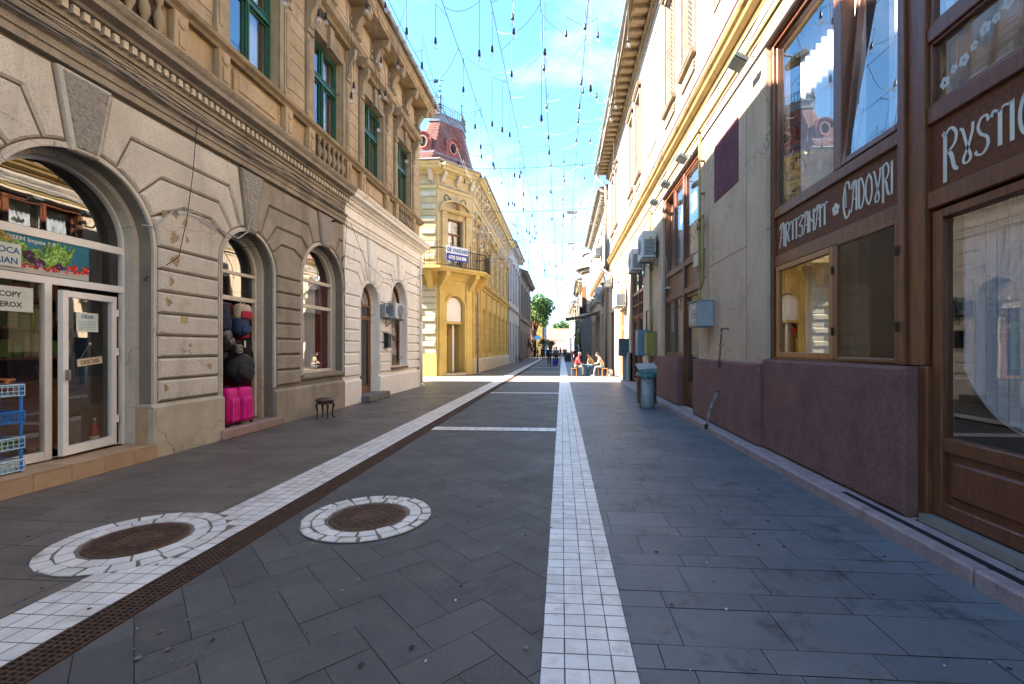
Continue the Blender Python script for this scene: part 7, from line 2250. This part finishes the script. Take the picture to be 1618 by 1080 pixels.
# ================================================================ people
skin = mat('skin', (.48, .27, .19), rough=.55, bump=0)
def cloth(c): return mat('cloth', c, [x * .6 for x in c], scale=14, rough=.9, bump=.3)
HAIR = mat('hair_dark', (.03, .02, .015), rough=.7, bump=.2)
HAIRG = mat('hair_grey', (.25, .22, .2), rough=.7, bump=.2)
def person(loc, rz, label, J, top, bottom, shoe, hair=HAIR, longhair=False, fingers=True, bare_arm=False, group=None, parts=True):
    """J: joint name -> (x forward, y left, z up). one continuous skinned body"""
    t = thing('person', loc, label, 'person', group, rz)
    P = {k: Vector(v) for k, v in J.items()}
    V = []; E = []; Rr = []; Rg = []
    def add(p, r_, reg, par=None):
        V.append(p); Rr.append(r_); Rg.append(reg)
        if par is not None: E.append((par, len(V) - 1))
        return len(V) - 1
    pel = add(P['pel'], (.15, .12), 'b')
    sp = add(P['pel'].lerp(P['chest'], .5), (.14, .11), 't', pel); ch = add(P['chest'], (.165, .12), 't', sp)
    nb = add(P['neck'], (.06, .06), 't', ch); hd0 = P['neck'].lerp(P['head'], .45); n1 = add(hd0, (.055, .055), 's', nb); hd = add(P['head'], (.088, .1), 's', n1)
    upv = (P['head'] - P['neck']).normalized()
    add(P['head'] + upv * .07, (.075, .085), 's', hd)
    fw = (P.get('look', P['head'] + Vector((1, 0, 0))) - P['head']).normalized()
    for s_ in ('L', 'R'):
        sh = add(P['sh' + s_], (.07, .07), 't', ch); eb_ = add(P['el' + s_], (.048, .048), 't', sh)
        mid = add(P['el' + s_].lerp(P['wr' + s_], .5), (.042, .042), 's' if bare_arm else 't', eb_)
        wr = add(P['wr' + s_], (.028, .024), 's', mid)
        hdv = (P['wr' + s_] - P['el' + s_]).normalized(); side = hdv.cross(Vector((0, 0, 1)))
        side = side.normalized() if side.length > .1 else Vector((0, 1, 0))
        pm = add(P['wr' + s_] + hdv * .07, (.034, .018), 's', wr)
        if fingers:
            dn = Vector((0, 0, -1))
            for i in range(4):
                o_ = side * (-.03 + .02 * i); f0 = add(P['wr' + s_] + hdv * .1 + o_, (.009, .009), 's', pm)
                ln = (.07, .08, .075, .06)[i]
                f1 = add(V[f0] + hdv * ln * .5 + dn * .01, (.008, .008), 's', f0); add(V[f1] + hdv * ln * .3 + dn * .03, (.007, .007), 's', f1)
            th_ = add(P['wr' + s_] + hdv * .045 + side * .045, (.011, .011), 's', pm); add(V[th_] + hdv * .035 + side * .02, (.009, .009), 's', th_)
        hp = add(P['hip' + s_], (.1, .1), 'b', pel); kn = add(P['kn' + s_], (.062, .062), 'b', hp)
        add_mid = add(P['kn' + s_].lerp(P['an' + s_], .45), (.055, .055), 'b', kn); an = add(P['an' + s_], (.04, .04), 'b', add_mid)
        add(P['toe' + s_], (.04, .032), 'f', add(P['an' + s_] - Vector((0, 0, .045)), (.042, .04), 'f', an))
    me = bpy.data.meshes.new('body'); me.from_pydata([tuple(v) for v in V], E, [])
    o = bpy.data.objects.new('body', me); COL.objects.link(o); o.modifiers.new('s', 'SKIN').use_smooth_shade = True
    for i, r_ in enumerate(Rr): me.skin_vertices[0].data[i].radius = r_
    me.skin_vertices[0].data[0].use_root = True
    if fingers: su_ = o.modifiers.new('u', 'SUBSURF'); su_.levels = 1; su_.render_levels = 1
    else: su_ = o.modifiers.new('u', 'SUBSURF'); su_.levels = 1; su_.render_levels = 1
    dg = bpy.context.evaluated_depsgraph_get(); m2 = bpy.data.meshes.new_from_object(o.evaluated_get(dg)); bpy.data.objects.remove(o)
    m2.materials.clear()
    for mm in (top, bottom, skin, shoe): m2.materials.append(mm)
    idx = {'t': 0, 'b': 1, 's': 2, 'f': 3}
    for p in m2.polygons:
        c = p.center; best = None
        for (a, b) in E:
            va, vb = V[a], V[b]; ab = vb - va; q = max(0, min(1, (c - va).dot(ab) / max(1e-9, ab.length_squared)))
            dd = (c - (va + ab * q)).length - (Rr[a][0] * (1 - q) + Rr[b][0] * q)
            if best is None or dd < best[0]: best = (dd, Rg[a] if q < .5 else Rg[b])
        p.material_index = idx[best[1]]; p.use_smooth = True
    bo = bpy.data.objects.new('body', m2); COL.objects.link(bo); bo.parent = t
    # hair, nose and eyes
    hc = P['head'] + upv * .045 - fw * .018
    m = MB(); m.smooth = True; m.ball(tuple(hc), .108, n=8, sc=(1, .95, 1.02))
    m.v = [(v[0], v[1], v[2]) if (Vector(v) - P['head']).dot(fw) < .062 or (Vector(v) - P['head']).dot(upv) > .09 else tuple(Vector(v) - fw * .04) for v in m.v]
    if longhair: m.ball(tuple(hc - upv * .1 - fw * .05), .1, n=8, sc=(.7, 1, 1.3))
    m.build('hair', hair, t)
    if parts:
        sd_ = fw.cross(upv).normalized(); m = MB()
        for s2 in (-1, 1): m.ball(tuple(P['head'] + fw * .088 + sd_ * .032 * s2 + upv * .02), .009, n=4)
        m.build('eyes', black, t)
        m = MB(); m.smooth = True; m.ball(tuple(P['head'] + fw * .1 - upv * .01), .016, n=5, sc=(1, .8, 1.4)); [m.ball(tuple(P['head'] + sd_ * .092 * s2), .022, n=5, sc=(.8, .5, 1.2)) for s2 in (-1, 1)]; m.build('nose_and_ears', skin, t)
        m = MB(); m.tube([tuple(P['head'] + fw * .09 + sd_ * q - upv * .045) for q in (-.022, 0, .022)], .005, n=4); m.build('mouth', mat('lips', (.3, .1, .08), rough=.5, bump=0), t)
    return t
def standing(h=1.75, stride=.0, arm=.0, lean=0.0):
    k = h / 1.75
    J = dict(pel=(0, 0, .95), chest=(.03 + lean, 0, 1.3), neck=(.03 + lean, 0, 1.47), head=(.06 + lean, 0, 1.63),
             shL=(.02 + lean, .17, 1.41), shR=(.02 + lean, -.17, 1.41), elL=(-.02 - arm, .24, 1.13), elR=(-.02 + arm, -.24, 1.13), wrL=(.06 - arm * 1.2, .25, .89), wrR=(.1 + arm * 1.6, -.25, .9),
             hipL=(0, .09, .9), hipR=(0, -.09, .9), knL=(stride * .6 + .02, .1, .5), knR=(-stride * .3 + .02, -.1, .5), anL=(stride, .1, .1), anR=(-stride, -.1, .12 + abs(stride) * .2), toeL=(stride + .17, .11, .035), toeR=(-stride + .15, -.11, .035))
    return {a: (b[0] * k, b[1] * k, b[2] * k) for a, b in J.items()}
def seated(seat=.42, lean=.18, reach=.45, handz=.75, knee=.48, look=None, feet=.5):
    J = dict(pel=(0, 0, seat + .1), chest=(lean, 0, seat + .47), neck=(lean + .08, 0, seat + .63), head=(lean + .16, 0, seat + .77),
             shL=(lean + .03, .18, seat + .57), shR=(lean + .03, -.18, seat + .57), elL=(lean + .12, .24, seat + .3), elR=(lean + .12, -.24, seat + .3), wrL=(reach - .08, .13, handz), wrR=(reach - .08, -.13, handz),
             hipL=(.04, .1, seat + .07), hipR=(.04, -.1, seat + .07), knL=(knee, .15, seat + .09), knR=(knee, -.15, seat + .09), anL=(feet, .15, .09), anR=(feet - .05, -.15, .09), toeL=(feet + .16, .17, .035), toeR=(feet + .11, -.17, .035))
    J['look'] = look or (lean + .16 + 1, 0, seat + .77 - .45)
    return J
jean = cloth((.05, .12, .22)); greyt = cloth((.18, .19, .2)); dark = cloth((.015, .016, .02)); coral = cloth((.62, .06, .06)); beige_c = cloth((.42, .34, .22)); tan_c = cloth((.40, .25, .13)); paleg = cloth((.4, .43, .38)); navyc = cloth((.02, .045, .09)); magc = cloth((.35, .02, .16)); shoe_w = cloth((.6, .6, .6)); shoe_d = cloth((.03, .025, .02))
person((.72, 26.25, 0), R(12), 'man in a coral red T-shirt and pale trousers seated on a wooden stool', seated(.48, .16, .48, .74, .46), coral, paleg, shoe_d, hair=HAIRG, bare_arm=True)
person((1.98, 27.0, 0), R(188), 'man in a tan jacket and jeans bending forward, seated in the middle', seated(.46, .3, .5, .72, .5, feet=.45), tan_c, jean, shoe_d)
person((2.42, 26.1, 0), R(176), 'man in a beige waistcoat and grey trousers seated nearest the right wall', seated(.46, .24, .55, .74, .5, feet=.6), beige_c, greyt, shoe_w)
def stool(loc, label, wood):
    t = thing('wooden_stool', loc, label, 'stool')
    m = MB(); m.box(-.17, .17, -.17, .17, .43, .47, bev=.01); m.build('seat', wood, t)
    for x in (-.14, .14):
        for y in (-.14, .14): m = MB(); m.box(x - .02, x + .02, y - .02, y + .02, 0, .43); m.build('leg', wood, t)
stw = mat('stool_pine', (.42, .17, .05), (.3, .12, .04), scale=5, rough=.5)
stool((.7, 26.25, 0), 'orange brown wooden stool under the man in coral red', stw); stool((2.44, 26.1, 0), 'orange brown wooden stool under the man in the beige waistcoat', stw); stool((2.0, 27.0, 0), 'orange brown wooden stool under the man in the tan jacket', stw)
t = thing('game_board', (1.4, 26.4, .66), 'pale grey green board laid across the knees of the seated men', 'board')
m = MB(); m.box(-.32, .32, -.28, .28, 0, .02, bev=.004); m.build('board', mat('board_pale', (.4, .44, .4), rough=.7), t)
m = MB()
for i in range(6):
    for j in range(6):
        if (i + j) % 2: m.box(-.24 + .08 * i, -.165 + .08 * i, -.24 + .08 * j, -.165 + .08 * j, .0201, .022)
m.build('squares', greyt, t)
t = thing('carrier_bag', (2.78, 26.3, 0), 'white carrier bag standing by the wall behind the beige waistcoat', 'bag')
m = MB(); softbox(m, 0, 0, .2, .13, .12, .2, p=4); m.build('bag', shoe_w, t); m = MB(); m.tube([(0, -.06, .38), (0, -.04, .48), (0, .04, .48), (0, .06, .38)], .008, n=4); m.build('handle', shoe_w, t)
person((.95, 30.2, 0), R(80), 'woman in a magenta top with a dark backpack walking away behind the seated men', standing(1.72, .18, .08), magc, navyc, shoe_d, longhair=True)
bag((.95, 30.0, 1.28), R(-100), 'dark backpack worn by the woman in magenta', blk, .15, .1, .22, strap=False)
person((-1.12, 41.1, 0), R(92), 'person in a dark blue jacket walking away pulling a bright blue suitcase', standing(1.78, .12, .06), navyc, dark, shoe_d, fingers=False)
t = thing('suitcase', (-.62, 40.9, 0), 'bright blue wheeled suitcase pulled down the street', 'suitcase')
m = MB(); softbox(m, 0, 0, .36, .2, .13, .3, p=6); m.build('body', mat('case_blue', (.02, .04, .5), rough=.4), t)
m = MB(); m.tube([(-.1, .1, .6), (-.12, .16, .95), (.1, .16, .95), (.1, .1, .6)], .012, n=4); m.build('handle', zinc, t)
for x in (-.13, .13): m = MB(); m.lathe([(.001, -.02), (.04, -.02), (.04, .02), (.001, .02)], c=(x, 0, .045), n=8, axis='u'); m.build('wheel', blk, t)
person((-.5, 43, 0), R(95), 'person in a pale grey jacket beside the puller of the blue suitcase', standing(1.72, .14, .05), greyt, dark, shoe_d, fingers=False, parts=False)
gl_ = ['person in black, leftmost of the dark group by the salmon house', 'person in black, second from the left in the dark group', 'person in dark brown, middle of the dark group', 'person in dark navy, fourth of the dark group', 'person in dark red brown, rightmost of the dark group']
for k, (x, y, c) in enumerate(((-3.95, 66, dark), (-3.45, 65, dark), (-2.95, 66.5, cloth((.05, .03, .025))), (-2.6, 65.5, navyc), (-2.15, 67, cloth((.09, .02, .02))))):
    person((x, y, 0), R((80, 200, -20, 100, 170)[k]), gl_[k], standing(1.7 + .03 * k, .1, .04), c, dark, shoe_d, fingers=False, parts=False, group='people standing far down the street')
fl_ = ['far walker in white, left of the white band', 'far walker in black near the middle of the street', 'far walker in dark grey right beside the black one', 'far walker in beige nearest the right white band', 'far walker in pale blue on the right pavement', 'far walker in dark clothes on the right pavement beside the clipped tree', 'far walker in brown by the dark clipped trees']
for k, (x, y, c) in enumerate(((-1.0, 60, shoe_w), (-.2, 72, dark), (.35, 74, greyt), (.6, 68, beige_c), (1.9, 55, cloth((.3, .4, .5))), (2.3, 52, dark), (-2.4, 84, tan_c))):
    person((x, y, 0), R(90 + 180 * (k % 2)), fl_[k], standing(1.68 + .02 * k, .14, .05), c, jean if k % 3 else dark, shoe_d, fingers=False, parts=False, group='people walking far down the street')
# a sandwich board and two street chairs by the left houses
for k, (x, y, lab) in enumerate(((-4.75, 50, 'nearer dark cafe chair outside the grey white house'), (-4.7, 52, 'farther dark cafe chair outside the grey white house'))):
    t = thing('cafe_chair', (x, y, 0), lab, 'chair')
    m = MB(); m.box(-.22, .22, -.22, .22, .43, .47); m.build('seat', dkw, t); m = MB(); m.box(-.22, -.18, -.22, .22, .47, .95); m.build('backrest', dkw, t)
    for a in (-.2, .2):
        for b in (-.2, .2): m = MB(); m.box(a - .018, a + .018, b - .018, b + .018, 0, .43); m.build('leg', dkw, t)
